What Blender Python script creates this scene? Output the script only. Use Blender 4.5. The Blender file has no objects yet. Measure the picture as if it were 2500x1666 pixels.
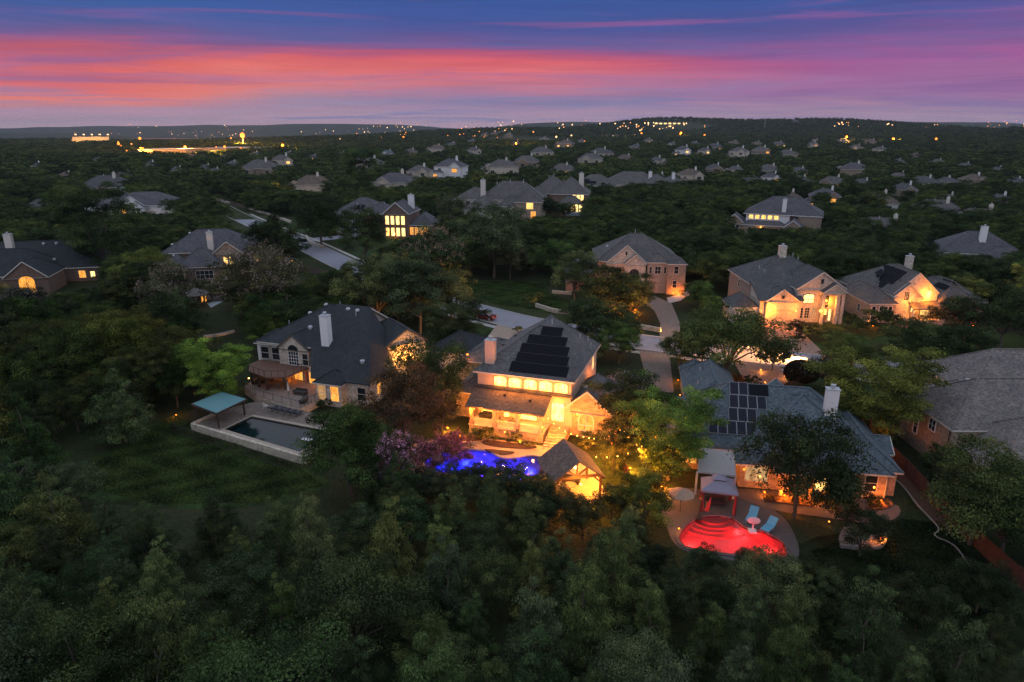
import bpy, math, random
import numpy as np
from mathutils import Vector, Matrix
R = math.radians
random.seed(7); rng = np.random.default_rng(7)
scene = bpy.context.scene
COL = scene.collection

# ------------------------------------------------------------------ camera
PITCH = math.atan((833 - 308) / 1667.0)
EYE = 38.0
cam_data = bpy.data.cameras.new('camera'); cam = bpy.data.objects.new('camera', cam_data); COL.objects.link(cam)
cam_data.lens = 24.0; cam_data.sensor_width = 36.0; cam_data.clip_start = 0.5; cam_data.clip_end = 40000
cam.location = (0, 0, EYE); cam.rotation_euler = (math.pi / 2 - PITCH, 0, 0)
scene.camera = cam

# ------------------------------------------------------------------ sky
def srgb(r, g, b):
    f = lambda c: (c / 255 / 12.92) if c / 255 <= 0.04045 else ((c / 255 + 0.055) / 1.055) ** 2.4
    return (f(r), f(g), f(b), 1.0)

world = bpy.data.worlds.new('World'); scene.world = world; world.use_nodes = True
def build_sky():
    nt = world.node_tree; nt.nodes.clear()
    N = nt.nodes.new; L = nt.links.new
    tc = N('ShaderNodeTexCoord'); sep = N('ShaderNodeSeparateXYZ'); L(tc.outputs['Generated'], sep.inputs[0])
    def math_(op, a, b=None, clamp=False):
        n = N('ShaderNodeMath'); n.operation = op; n.use_clamp = clamp
        for i, v in enumerate((a, b)):
            if v is None: continue
            if isinstance(v, (int, float)): n.inputs[i].default_value = v
            else: L(v, n.inputs[i])
        return n.outputs[0]
    def noise(sx, sz, scale, detail, off, rough=0.55, dist=0.0):
        c = N('ShaderNodeCombineXYZ')
        L(math_('MULTIPLY', sep.outputs['X'], sx), c.inputs[0]); L(math_('MULTIPLY', sep.outputs['Z'], sz), c.inputs[2])
        c.inputs[1].default_value = off
        n = N('ShaderNodeTexNoise'); n.inputs['Scale'].default_value = scale; n.inputs['Detail'].default_value = detail
        n.inputs['Roughness'].default_value = rough; n.inputs['Distortion'].default_value = dist
        L(c.outputs[0], n.inputs['Vector']); return n.outputs['Fac']
    def ramp(fac, stops, interp='LINEAR'):
        r = N('ShaderNodeValToRGB'); r.color_ramp.interpolation = interp
        el = r.color_ramp.elements
        while len(el) > 1: el.remove(el[-1])
        el[0].position = stops[0][0]; el[0].color = stops[0][1]
        for p, c in stops[1:]:
            e = el.new(p); e.color = c
        L(fac, r.inputs[0]); return r.outputs[0]
    def mix(f, a, b):
        m = N('ShaderNodeMix'); m.data_type = 'RGBA'
        if isinstance(f, (int, float)): m.inputs[0].default_value = f
        else: L(f, m.inputs[0])
        for i, v in ((6, a), (7, b)):
            if isinstance(v, tuple): m.inputs[i].default_value = v
            else: L(v, m.inputs[i])
        return m.outputs[2]
    def maprange(v, a, b, c=0.0, d=1.0):
        m = N('ShaderNodeMapRange'); m.interpolation_type = 'SMOOTHSTEP'; L(v, m.inputs[0])
        for i, q in ((1, a), (2, b), (3, c), (4, d)): m.inputs[i].default_value = q
        return m.outputs[0]
    X, Y, Z = sep.outputs
    # elevation warped by long soft streaks of cloud
    n1 = noise(1.6, 11.0, 1.0, 4.0, 3.1, 0.5, 0.3)
    n2 = noise(2.2, 34.0, 1.0, 7.0, 8.4, 0.58, 0.9)
    n3 = noise(3.6, 80.0, 1.0, 6.0, 1.7, 0.6, 0.9)
    warp = math_('ADD', math_('MULTIPLY', math_('SUBTRACT', n1, 0.5), 0.085), math_('MULTIPLY', math_('SUBTRACT', n2, 0.5), 0.042))
    tilt = math_('MULTIPLY', X, -0.008)
    zz = math_('ADD', math_('ADD', Z, warp), tilt)
    f = math_('MULTIPLY', zz, 4.0, True)            # 0..0.25 -> 0..1
    f0 = math_('MULTIPLY', Z, 4.0, True)
    base = ramp(f, [(0.0, srgb(176, 154, 174)), (0.06, srgb(150, 138, 170)), (0.11, srgb(122, 124, 166)), (0.17, srgb(176, 122, 152)),
                    (0.23, srgb(222, 112, 118)), (0.31, srgb(214, 94, 108)), (0.37, srgb(182, 84, 120)), (0.43, srgb(128, 84, 142)),
                    (0.52, srgb(80, 82, 148)), (0.60, srgb(58, 82, 152)), (0.75, srgb(62, 84, 150)), (1.0, srgb(84, 100, 156))])
    # the right of the afterglow is more magenta, the left more orange
    mag = ramp(f, [(0.0, srgb(150, 130, 166)), (0.10, srgb(138, 116, 164)), (0.20, srgb(160, 106, 158)), (0.30, srgb(160, 90, 148)),
                   (0.38, srgb(138, 82, 146)), (0.46, srgb(92, 82, 148)), (0.55, srgb(66, 80, 148)), (1.0, srgb(80, 98, 154))])
    col = mix(maprange(X, 0.02, 0.46), base, mag)
    org = ramp(f, [(0.0, srgb(190, 164, 170)), (0.08, srgb(156, 144, 168)), (0.13, srgb(196, 138, 146)), (0.19, srgb(228, 124, 114)), (0.26, srgb(222, 104, 102)),
                   (0.32, srgb(204, 92, 106)), (0.38, srgb(138, 86, 136)), (0.45, srgb(82, 90, 150)), (0.54, srgb(50, 92, 160)), (0.7, srgb(58, 90, 156)), (1.0, srgb(80, 100, 156))])
    col = mix(maprange(X, -0.02, -0.5), col, org)
    # clear dusk sky between the clouds, and a thin broken cloud sheet seen in perspective
    clear = ramp(f0, [(0.0, srgb(194, 158, 170)), (0.07, srgb(172, 142, 168)), (0.16, srgb(174, 118, 152)), (0.30, srgb(138, 98, 152)), (0.43, srgb(80, 92, 154)), (0.62, srgb(48, 86, 156)), (1.0, srgb(80, 98, 154))])
    zc = math_('ADD', Z, 0.05)
    cv = N('ShaderNodeCombineXYZ'); L(math_('MULTIPLY', math_('DIVIDE', X, zc), 0.42), cv.inputs[0]); L(math_('MULTIPLY', math_('DIVIDE', Y, zc), 1.0), cv.inputs[1]); cv.inputs[2].default_value = 4.7
    cn = N('ShaderNodeTexNoise'); cn.inputs['Scale'].default_value = 0.85; cn.inputs['Detail'].default_value = 9; cn.inputs['Roughness'].default_value = 0.60; cn.inputs['Distortion'].default_value = 0.7; L(cv.outputs[0], cn.inputs['Vector'])
    bias = ramp(f0, [(0.0, (0.42, 0.42, 0.42, 1)), (0.08, (0.52, 0.52, 0.52, 1)), (0.16, (0.68, 0.68, 0.68, 1)), (0.33, (0.66, 0.66, 0.66, 1)), (0.43, (0.57, 0.57, 0.57, 1)), (0.64, (0.53, 0.53, 0.53, 1)), (1.0, (0.2, 0.2, 0.2, 1))])
    mask = maprange(math_('ADD', cn.outputs['Fac'], math_('SUBTRACT', bias, 0.5)), 0.30, 0.76)
    col = mix(mask, clear, col)
    # violet-blue bars of cloud across the glow
    bars = math_('MULTIPLY', maprange(n2, 0.54, 0.74), maprange(Z, 0.02, 0.05))
    col = mix(math_('MULTIPLY', bars, 0.42), col, srgb(104, 88, 148))
    # thin blue-grey streaks low over the horizon and pink wisps high up
    low = math_('MULTIPLY', maprange(n3, 0.52, 0.70), maprange(Z, 0.075, 0.02))
    col = mix(math_('MULTIPLY', low, 0.75), col, srgb(112, 120, 166))
    hi = math_('MULTIPLY', maprange(n2, 0.50, 0.78), math_('MULTIPLY', maprange(Z, 0.085, 0.11), maprange(Z, 0.19, 0.15)))
    col = mix(math_('MULTIPLY', hi, 0.55), col, srgb(170, 90, 150))
    shade = maprange(n3, 0.30, 0.70, 0.93, 1.06)
    vm = N('ShaderNodeVectorMath'); vm.operation = 'SCALE'; L(col, vm.inputs[0]); L(shade, vm.inputs['Scale']); col = vm.outputs[0]
    # away from the sunset the glow fades into plain dusk blue
    dusk = ramp(math_('MULTIPLY', Z, 1.0, True), [(0.0, srgb(206, 194, 206)), (0.10, srgb(206, 204, 222)), (0.35, srgb(208, 214, 232)), (1.0, srgb(192, 204, 228))])
    col = mix(maprange(Y, 0.25, -0.35), col, dusk)
    # overhead: the even, paler dusk sky that lights the whole place
    col = mix(maprange(Z, 0.17, 0.42), col, dusk)
    sky = N('ShaderNodeTexSky'); sky.sky_type = 'NISHITA'; sky.sun_disc = False
    sky.sun_elevation = R(-1.0); sky.sun_rotation = R(-14); sky.altitude = 250
    add = N('ShaderNodeMix'); add.data_type = 'RGBA'; add.blend_type = 'ADD'; add.inputs[0].default_value = 0.008
    L(col, add.inputs[6]); L(sky.outputs[0], add.inputs[7])
    bg = N('ShaderNodeBackground'); L(add.outputs[2], bg.inputs[0]); bg.inputs[1].default_value = 1.0
    out = N('ShaderNodeOutputWorld'); L(bg.outputs[0], out.inputs[0])
build_sky()

scene.view_settings.view_transform = 'Standard'; scene.view_settings.look = 'None'
scene.view_settings.exposure = 0.0; scene.view_settings.gamma = 1.0
scene.view_settings.use_curve_mapping = False
scene.render.engine = 'CYCLES'
scene.cycles.max_bounces = 6; scene.cycles.diffuse_bounces = 2; scene.cycles.glossy_bounces = 2
scene.cycles.transmission_bounces = 3; scene.cycles.transparent_max_bounces = 8; scene.cycles.volume_bounces = 0
scene.cycles.caustics_reflective = False; scene.cycles.caustics_refractive = False
scene.cycles.sample_clamp_indirect = 8.0
scene.cycles.use_denoising = True; scene.cycles.denoising_prefilter = 'NONE'

# ------------------------------------------------------------------ photo point -> place on the ground
FP = 1667.0; CP, SP = math.cos(PITCH), math.sin(PITCH)
def G(px, py, z=0.0):
    """where the sight line through a point of the photograph meets height z"""
    u, v = (px - 1250) / FP, (833 - py) / FP
    dy, dz = CP + v * SP, -SP + v * CP
    t = (z - EYE) / dz
    return Vector((u * t, dy * t, z))
def project(p):
    zz = p[2] - EYE; d = p[1] * CP - zz * SP
    if d < 1: return None
    return (1250 + FP * p[0] / d, 833 - FP * (p[1] * SP + zz * CP) / d, FP / d)

# ------------------------------------------------------------------ lay of the land
def sstep(a, b, x):
    t = np.clip((x - a) / (b - a), 0, 1); return t * t * (3 - 2 * t)
BUMPS = [(-3400, 7200, 2600, 1300, 82), (-1250, 6600, 1000, 1000, 58), (-2300, 7600, 900, 900, 8), (-3300, 4600, 900, 500, 34),
         (330, 5200, 620, 700, 46), (560, 2850, 330, 360, 46), (1080, 2500, 520, 430, 50), (1750, 5400, 1300, 900, 50), (3300, 5600, 1500, 900, 56),
         (1500, 1500, 560, 430, 38), (-120, 2300, 500, 500, 22), (-500, 4300, 400, 300, 14), (-2050, 3100, 500, 250, 8), (2450, 2500, 700, 500, 34)]
def terr(x, y):
    x = np.asarray(x, float); y = np.asarray(y, float)
    d = y
    far = sstep(245, 900, d)
    z = far * (3.0 * np.sin(x / 140 + 1.0) * np.cos(y / 170 - 0.4) + 2.0 * np.sin((x + y) / 90))
    left = sstep(-150, -900, x - 0.05 * y)
    z = z - 40 * sstep(1400, 3300, y) * left
    for cx, cy, rx, ry, h in BUMPS:
        q = ((x - cx) / rx) ** 2 + ((y - cy) / ry) ** 2
        z = z + h * np.exp(-q) * sstep(350, 1000, d)
    z = z + far * sstep(2500, 6000, d) * 5.0 * np.sin(x / 260 + 0.3 * np.sin(y / 300)) * np.cos(x / 610)
    return z
_YS = 60 * (7000 / 60) ** np.linspace(0, 1, 900)
def GT(px, py, up=0.0):
    """first point of the land (plus up) on the sight line; a skyline point falls back to 2.8 km"""
    u, v = (px - 1250) / FP, (833 - py) / FP
    dy, dz = CP + v * SP, -SP + v * CP
    X = _YS * u / dy; Zr = EYE + _YS * dz / dy; T = terr(X, _YS)
    hit = np.nonzero(Zr <= T + up)[0]
    i = int(hit[0]) if len(hit) else int(np.argmin(np.abs(_YS - 2800)))
    return Vector((float(X[i]), float(_YS[i]), float(T[i])))

# ------------------------------------------------------------------ materials
MATS = {}
def new_mat(name):
    m = bpy.data.materials.new(name); m.use_nodes = True
    nt = m.node_tree; b = nt.nodes['Principled BSDF']
    return m, nt, b
def _noise(nt, coord, scale, detail=4, rough=0.6):
    n = nt.nodes.new('ShaderNodeTexNoise'); n.inputs['Scale'].default_value = scale
    n.inputs['Detail'].default_value = detail; n.inputs['Roughness'].default_value = rough
    nt.links.new(coord, n.inputs['Vector']); return n.outputs['Fac']
def _ramp(nt, fac, stops):
    r = nt.nodes.new('ShaderNodeValToRGB'); el = r.color_ramp.elements
    el[0].position, el[0].color = stops[0]; el[1].position, el[1].color = stops[-1]
    for p, c in stops[1:-1]:
        e = el.new(p); e.color = c
    nt.links.new(fac, r.inputs[0]); return r.outputs[0]
def _mul(nt, a, b, f=1.0):
    m = nt.nodes.new('ShaderNodeMix'); m.data_type = 'RGBA'; m.blend_type = 'MULTIPLY'; m.inputs[0].default_value = f
    nt.links.new(a, m.inputs[6]); nt.links.new(b, m.inputs[7]); return m.outputs[2]
def _mixc(nt, f, a, b):
    m = nt.nodes.new('ShaderNodeMix'); m.data_type = 'RGBA'
    if isinstance(f, float): m.inputs[0].default_value = f
    else: nt.links.new(f, m.inputs[0])
    for i, v in ((6, a), (7, b)):
        if isinstance(v, tuple): m.inputs[i].default_value = v
        else: nt.links.new(v, m.inputs[i])
    return m.outputs[2]
def _bump(nt, b, h, strength, dist=0.05):
    n = nt.nodes.new('ShaderNodeBump'); n.inputs['Strength'].default_value = strength; n.inputs['Distance'].default_value = dist
    nt.links.new(h, n.inputs['Height']); nt.links.new(n.outputs[0], b.inputs['Normal'])
def _pos(nt): return nt.nodes.new('ShaderNodeNewGeometry').outputs['Position']
def _uv(nt): return nt.nodes.new('ShaderNodeUVMap').outputs['UV']
def c4(c, k=1.0): return (c[0] * k, c[1] * k, c[2] * k, 1.0)

def m_plain(key, col, rough=0.8, var=0.18, scale=3.0, metallic=0.0):
    if key in MATS: return MATS[key]
    m, nt, b = new_mat(key)
    f = _noise(nt, _pos(nt), scale, 5)
    nt.links.new(_ramp(nt, f, [(0.25, c4(col, 1 - var)), (0.75, c4(col, 1 + var))]), b.inputs['Base Color'])
    b.inputs['Roughness'].default_value = rough; b.inputs['Metallic'].default_value = metallic
    MATS[key] = m; return m
def m_roof(key, col):
    if key in MATS: return MATS[key]
    m, nt, b = new_mat(key); p = _pos(nt)
    br = nt.nodes.new('ShaderNodeTexBrick'); br.inputs['Scale'].default_value = 1.0
    br.inputs['Brick Width'].default_value = 0.34; br.inputs['Row Height'].default_value = 0.16; br.inputs['Mortar Size'].default_value = 0.012
    br.inputs['Color1'].default_value = c4(col, 0.72); br.inputs['Color2'].default_value = c4(col, 1.32); br.inputs['Mortar'].default_value = c4(col, 0.5)
    nt.links.new(_uv(nt), br.inputs['Vector'])
    big = _ramp(nt, _noise(nt, p, 0.45, 5, 0.65), [(0.3, (0.74, 0.75, 0.78, 1)), (0.7, (1.24, 1.20, 1.15, 1))])
    mid = _ramp(nt, _noise(nt, p, 3.2, 4, 0.75), [(0.32, (0.70, 0.70, 0.70, 1)), (0.68, (1.32, 1.30, 1.28, 1))])
    big = _mul(nt, big, mid)
    fine = _ramp(nt, _noise(nt, p, 16.0, 3, 0.8), [(0.3, (0.6, 0.6, 0.6, 1)), (0.7, (1.4, 1.4, 1.4, 1))])
    nt.links.new(_mul(nt, _mul(nt, br.outputs[0], big), fine), b.inputs['Base Color'])
    b.inputs['Roughness'].default_value = 0.9
    _bump(nt, b, br.outputs['Fac'], 0.35, 0.02)
    MATS[key] = m; return m
def m_block(key, c1, c2, mort, w, h, ms=0.02, rough=0.9):
    if key in MATS: return MATS[key]
    m, nt, b = new_mat(key); p = _pos(nt)
    br = nt.nodes.new('ShaderNodeTexBrick'); br.inputs['Scale'].default_value = 1.0
    br.inputs['Brick Width'].default_value = w; br.inputs['Row Height'].default_value = h; br.inputs['Mortar Size'].default_value = ms
    br.inputs['Color1'].default_value = c1; br.inputs['Color2'].default_value = c2; br.inputs['Mortar'].default_value = mort
    br.inputs['Bias'].default_value = -0.25; br.offset_frequency = 2
    nt.links.new(_uv(nt), br.inputs['Vector'])
    pat = _ramp(nt, _noise(nt, p, 2.2, 4), [(0.35, (0.72, 0.7, 0.68, 1)), (0.65, (1.12, 1.1, 1.08, 1))])
    sp = _ramp(nt, _noise(nt, p, 9.0, 3), [(0.36, (0.72, 0.68, 0.64, 1)), (0.55, (1.05, 1.05, 1.05, 1))])
    nt.links.new(_mul(nt, _mul(nt, br.outputs[0], pat), sp), b.inputs['Base Color']); b.inputs['Roughness'].default_value = rough
    _bump(nt, b, br.outputs['Fac'], 0.5, 0.02)
    MATS[key] = m; return m
def m_emit(key, col, s):
    if key in MATS: return MATS[key]
    m, nt, b = new_mat(key)
    b.inputs['Base Color'].default_value = c4(col, 0.6); b.inputs['Emission Color'].default_value = c4(col); b.inputs['Emission Strength'].default_value = s
    MATS[key] = m; return m
def m_litglass(key, col, s):
    """a lit room behind a pane: furniture, curtains and lamps break the glow up"""
    if key in MATS: return MATS[key]
    m, nt, b = new_mat(key); p = _pos(nt)
    mp = nt.nodes.new('ShaderNodeMapping'); mp.inputs['Scale'].default_value = (1.6, 1.6, .7); nt.links.new(p, mp.inputs['Vector'])
    f = _noise(nt, mp.outputs[0], 1.7, 4, 0.65)
    nt.links.new(_ramp(nt, f, [(0.3, c4((col[0], col[1] * 0.75, col[2] * 0.5), 0.45)), (0.5, c4(col, 0.9)), (0.7, c4((col[0], col[1] * 1.1, col[2] * 1.3), 1.25))]), b.inputs['Emission Color'])
    b.inputs['Base Color'].default_value = (0.03, 0.03, 0.03, 1); b.inputs['Roughness'].default_value = 0.08
    b.inputs['Emission Strength'].default_value = s
    MATS[key] = m; return m
def m_water(key, tint, wave=0.05):
    m, nt, b = new_mat(key); nt.nodes.remove(b)
    out = nt.nodes['Material Output']
    tr = nt.nodes.new('ShaderNodeBsdfTransparent'); tr.inputs[0].default_value = tint
    gl = nt.nodes.new('ShaderNodeBsdfGlossy'); gl.inputs['Roughness'].default_value = 0.03
    fr = nt.nodes.new('ShaderNodeFresnel'); fr.inputs['IOR'].default_value = 1.33
    bp = nt.nodes.new('ShaderNodeBump'); bp.inputs['Strength'].default_value = wave; bp.inputs['Distance'].default_value = 0.1
    nt.links.new(_noise(nt, _pos(nt), 1.6, 3), bp.inputs['Height'])
    nt.links.new(bp.outputs[0], gl.inputs['Normal']); nt.links.new(bp.outputs[0], fr.inputs['Normal'])
    mx = nt.nodes.new('ShaderNodeMixShader'); nt.links.new(fr.outputs[0], mx.inputs[0]); nt.links.new(tr.outputs[0], mx.inputs[1]); nt.links.new(gl.outputs[0], mx.inputs[2])
    nt.links.new(mx.outputs[0], out.inputs[0]); return m
def m_ground():
    m, nt, b = new_mat('ground_soil'); p = _pos(nt)
    a = _ramp(nt, _noise(nt, p, 0.05, 6), [(0.3, (0.022, 0.030, 0.014, 1)), (0.5, (0.030, 0.042, 0.018, 1)), (0.7, (0.05, 0.046, 0.026, 1))])
    f = _ramp(nt, _noise(nt, p, 2.5, 5, 0.7), [(0.3, (0.5, 0.5, 0.5, 1)), (0.7, (1.5, 1.5, 1.5, 1))])
    g = _ramp(nt, _noise(nt, p, 0.012, 8, 0.75), [(0.35, (0.55, 0.55, 0.55, 1)), (0.65, (1.5, 1.5, 1.4, 1))])
    nt.links.new(_mul(nt, _mul(nt, a, f), g), b.inputs['Base Color']); b.inputs['Roughness'].default_value = 1.0
    b.inputs['Specular IOR Level'].default_value = 0.1
    return m
def m_grass(key, c1, c2):
    if key in MATS: return MATS[key]
    m, nt, b = new_mat(key); p = _pos(nt)
    a = _ramp(nt, _noise(nt, p, 0.35, 5), [(0.3, c4(c1)), (0.7, c4(c2))])
    f = _ramp(nt, _noise(nt, p, 4.0, 5, 0.8), [(0.3, (0.32, 0.38, 0.32, 1)), (0.7, (1.7, 1.7, 1.5, 1))])
    pt = _ramp(nt, _noise(nt, p, 0.16, 6, 0.65), [(0.40, (0.55, 0.46, 0.50, 1)), (0.58, (1.1, 1.1, 1.1, 1))])
    nt.links.new(_mul(nt, _mul(nt, a, f), pt), b.inputs['Base Color']); b.inputs['Roughness'].default_value = 1.0
    b.inputs['Specular IOR Level'].default_value = 0.1
    _bump(nt, b, _noise(nt, p, 14, 3), 0.6, 0.08)
    MATS[key] = m; return m
def m_leaf(key, warm=0.0):
    if key in MATS: return MATS[key]
    m, nt, b = new_mat(key)
    oi = nt.nodes.new('ShaderNodeObjectInfo'); at = nt.nodes.new('ShaderNodeAttribute'); at.attribute_name = 'leaf_tone'
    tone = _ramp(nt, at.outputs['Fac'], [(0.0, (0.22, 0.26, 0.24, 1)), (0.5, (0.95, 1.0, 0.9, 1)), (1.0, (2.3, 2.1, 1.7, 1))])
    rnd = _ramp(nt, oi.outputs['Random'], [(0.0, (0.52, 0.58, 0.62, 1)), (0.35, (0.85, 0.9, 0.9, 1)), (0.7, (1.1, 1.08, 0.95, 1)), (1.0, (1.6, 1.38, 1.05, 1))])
    col = _mul(nt, _mul(nt, oi.outputs['Color'], tone), rnd)
    nt.links.new(col, b.inputs['Base Color']); b.inputs['Roughness'].default_value = 0.7
    b.inputs['Specular IOR Level'].default_value = 0.06
    tl = nt.nodes.new('ShaderNodeBsdfTranslucent'); nt.links.new(col, tl.inputs[0])
    mx = nt.nodes.new('ShaderNodeMixShader'); mx.inputs[0].default_value = 0.25
    nt.links.new(b.outputs[0], mx.inputs[1]); nt.links.new(tl.outputs[0], mx.inputs[2])
    nt.links.new(mx.outputs[0], nt.nodes['Material Output'].inputs[0])
    MATS[key] = m; return m

M_LEAF = m_leaf('leaves')
M_BARK = m_plain('bark', (0.09, 0.075, 0.06), 0.95, 0.4, 6)
M_TRIM = m_plain('cream_trim', (0.62, 0.58, 0.52), 0.6, 0.05)
M_WHITE = m_plain('white_siding', (0.74, 0.73, 0.74), 0.6, 0.05)
M_DARKTRIM = m_plain('dark_trim', (0.10, 0.085, 0.07), 0.6, 0.1)
M_BRONZE = m_plain('bronze_metal', (0.05, 0.04, 0.035), 0.5, 0.1)
M_GREY = m_plain('grey_metal', (0.42, 0.44, 0.46), 0.45, 0.08)
M_GLASS = None
def dark_glass():
    global M_GLASS
    if M_GLASS: return M_GLASS
    m, nt, b = new_mat('dark_glass'); b.inputs['Base Color'].default_value = (0.02, 0.024, 0.03, 1)
    b.inputs['Roughness'].default_value = 0.04; b.inputs['Specular IOR Level'].default_value = 0.8
    M_GLASS = m; return m
M_CONC = m_plain('concrete', (0.36, 0.35, 0.34), 0.9, 0.16, 0.9)
M_WALK = m_plain('sidewalk_concrete', (0.42, 0.40, 0.37), 0.9, 0.14, 1.3)
M_CURB = m_plain('curb_concrete', (0.40, 0.39, 0.37), 0.9, 0.15, 2)
M_LIME = m_block('limestone', (0.72, 0.66, 0.55, 1), (0.50, 0.42, 0.31, 1), (0.58, 0.53, 0.44, 1), 0.75, 0.26, 0.02)
M_LIMEB = m_block('pale_limestone', (0.68, 0.63, 0.55, 1), (0.50, 0.44, 0.35, 1), (0.58, 0.53, 0.46, 1), 0.6, 0.24, 0.02)
M_BRICKT = m_block('tan_brick', (0.36, 0.27, 0.20, 1), (0.24, 0.17, 0.13, 1), (0.40, 0.36, 0.31, 1), 0.26, 0.09, 0.012)
M_BRICKR = m_block('red_brown_brick', (0.20, 0.12, 0.09, 1), (0.13, 0.08, 0.06, 1), (0.26, 0.22, 0.19, 1), 0.26, 0.09, 0.012)
M_BRICKW = m_block('cream_brick', (0.60, 0.53, 0.46, 1), (0.50, 0.43, 0.36, 1), (0.62, 0.57, 0.5, 1), 0.26, 0.09, 0.012)
M_BRICKP = m_block('pink_brick', (0.46, 0.34, 0.27, 1), (0.36, 0.26, 0.20, 1), (0.5, 0.44, 0.38, 1), 0.26, 0.09, 0.012)
M_LIMELIT = m_block('lamplit_limestone', (0.54, 0.42, 0.29, 1), (0.34, 0.24, 0.15, 1), (0.44, 0.34, 0.23, 1), 0.6, 0.24, 0.02)  # limestone darkened and turned orange, lamplight put into the stone colour
ROOF = {'black': m_roof('black_shingles', (0.023, 0.029, 0.036)), 'char': m_roof('charcoal_shingles', (0.075, 0.078, 0.082)),
        'blue': m_roof('blue_grey_shingles', (0.090, 0.122, 0.145)), 'grey': m_roof('grey_shingles', (0.170, 0.156, 0.146)),
        'brown': m_roof('brown_shingles', (0.115, 0.092, 0.075)), 'taupe': m_roof('taupe_shingles', (0.10, 0.096, 0.095)),
        'lead': m_roof('lead_grey_shingles', (0.105, 0.108, 0.112)), 'slate': m_roof('slate_shingles', (0.085, 0.085, 0.098))}

# ------------------------------------------------------------------ mesh builder
class MB:
    def __init__(s): s.v = []; s.f = []; s.uv = []
    def poly(s, pts):
        pts = [Vector(p) for p in pts]
        n = Vector((0, 0, 0))
        for i in range(len(pts)): n += pts[i].cross(pts[(i + 1) % len(pts)])
        if n.length < 1e-9: return s
        n.normalize(); i0 = len(s.v); s.v += [tuple(p) for p in pts]; s.f.append(tuple(range(i0, i0 + len(pts))))
        if abs(n.z) > 0.98: U, V = Vector((1, 0, 0)), Vector((0, 1, 0))
        else:
            U = Vector((-n.y, n.x, 0)).normalized(); V = n.cross(U)
        s.uv += [(p.dot(U), p.dot(V)) for p in pts]
        return s
    def box(s, x0, x1, y0, y1, z0, z1):
        if x0 > x1: x0, x1 = x1, x0
        if y0 > y1: y0, y1 = y1, y0
        s.poly([(x0, y0, z0), (x1, y0, z0), (x1, y0, z1), (x0, y0, z1)]); s.poly([(x1, y1, z0), (x0, y1, z0), (x0, y1, z1), (x1, y1, z1)])
        s.poly([(x0, y1, z0), (x0, y0, z0), (x0, y0, z1), (x0, y1, z1)]); s.poly([(x1, y0, z0), (x1, y1, z0), (x1, y1, z1), (x1, y0, z1)])
        s.poly([(x0, y0, z1), (x1, y0, z1), (x1, y1, z1), (x0, y1, z1)]); s.poly([(x0, y1, z0), (x1, y1, z0), (x1, y0, z0), (x0, y0, z0)])
        return s
    def prism(s, poly, z0, z1, top=True, bottom=True, sides=True):
        a = sum(poly[i][0] * poly[(i + 1) % len(poly)][1] - poly[(i + 1) % len(poly)][0] * poly[i][1] for i in range(len(poly)))
        if a < 0: poly = poly[::-1]
        n = len(poly)
        if sides:
            for i in range(n):
                a, b = poly[i], poly[(i + 1) % n]
                s.poly([(a[0], a[1], z0), (b[0], b[1], z0), (b[0], b[1], z1), (a[0], a[1], z1)])
        if top: s.poly([(p[0], p[1], z1) for p in poly])
        if bottom: s.poly([(p[0], p[1], z0) for p in poly[::-1]])
        return s
    def tube(s, p0, p1, r0, r1=None, n=6, cap=True):
        r1 = r0 if r1 is None else r1
        p0, p1 = Vector(p0), Vector(p1); d = (p1 - p0).normalized()
        a = d.orthogonal().normalized(); b = d.cross(a)
        ring = lambda c, r: [c + (a * math.cos(2 * math.pi * i / n) + b * math.sin(2 * math.pi * i / n)) * r for i in range(n)]
        A, B = ring(p0, r0), ring(p1, r1)
        for i in range(n): s.poly([A[i], A[(i + 1) % n], B[(i + 1) % n], B[i]])
        if cap: s.poly(B); s.poly(A[::-1])
        return s
    def bar(s, p0, p1, w, h):
        """a square beam from p0 to p1"""
        p0, p1 = Vector(p0), Vector(p1); d = (p1 - p0).normalized()
        a = d.cross(Vector((0, 0, 1)))
        if a.length < 1e-4: a = Vector((1, 0, 0))
        a.normalize(); b = a.cross(d).normalized()
        c = lambda p, i, j: p + a * (w / 2 * i) + b * (h / 2 * j)
        A = [c(p0, -1, -1), c(p0, 1, -1), c(p0, 1, 1), c(p0, -1, 1)]; B = [c(p1, -1, -1), c(p1, 1, -1), c(p1, 1, 1), c(p1, -1, 1)]
        for i in range(4): s.poly([A[i], A[(i + 1) % 4], B[(i + 1) % 4], B[i]])
        s.poly(B); s.poly(A[::-1]); return s
    def lathe(s, c, prof, n=10):
        for k in range(len(prof) - 1):
            (r0, z0), (r1, z1) = prof[k], prof[k + 1]
            for i in range(n):
                a, b = 2 * math.pi * i / n, 2 * math.pi * (i + 1) / n
                P = lambda r, t, z: (c[0] + r * math.cos(t), c[1] + r * math.sin(t), c[2] + z)
                q = [P(r0, a, z0), P(r0, b, z0), P(r1, b, z1), P(r1, a, z1)]
                if r0 < 1e-6: q = [q[0], q[2], q[3]]
                elif r1 < 1e-6: q = q[:3]
                s.poly(q)
        return s
    def mesh(s, name, mat):
        me = bpy.data.meshes.new(name); me.from_pydata(s.v, [], s.f)
        if s.uv:
            uv = me.uv_layers.new(name='UVMap'); uv.data.foreach_set('uv', np.array(s.uv, dtype=np.float32).ravel())
        if mat: me.materials.append(mat)
        me.update(); return me
    def build(s, name, mat, parent=None):
        return link(name, s.mesh(name, mat), parent)
def link(name, data, parent=None):
    o = bpy.data.objects.new(name, data); COL.objects.link(o)
    if parent is not None: o.parent = parent
    return o
def tag(o, label=None, cat=None, group=None, kind=None):
    if label: o['label'] = label
    if cat: o['category'] = cat
    if group: o['group'] = group
    if kind: o['kind'] = kind
    return o
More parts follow.
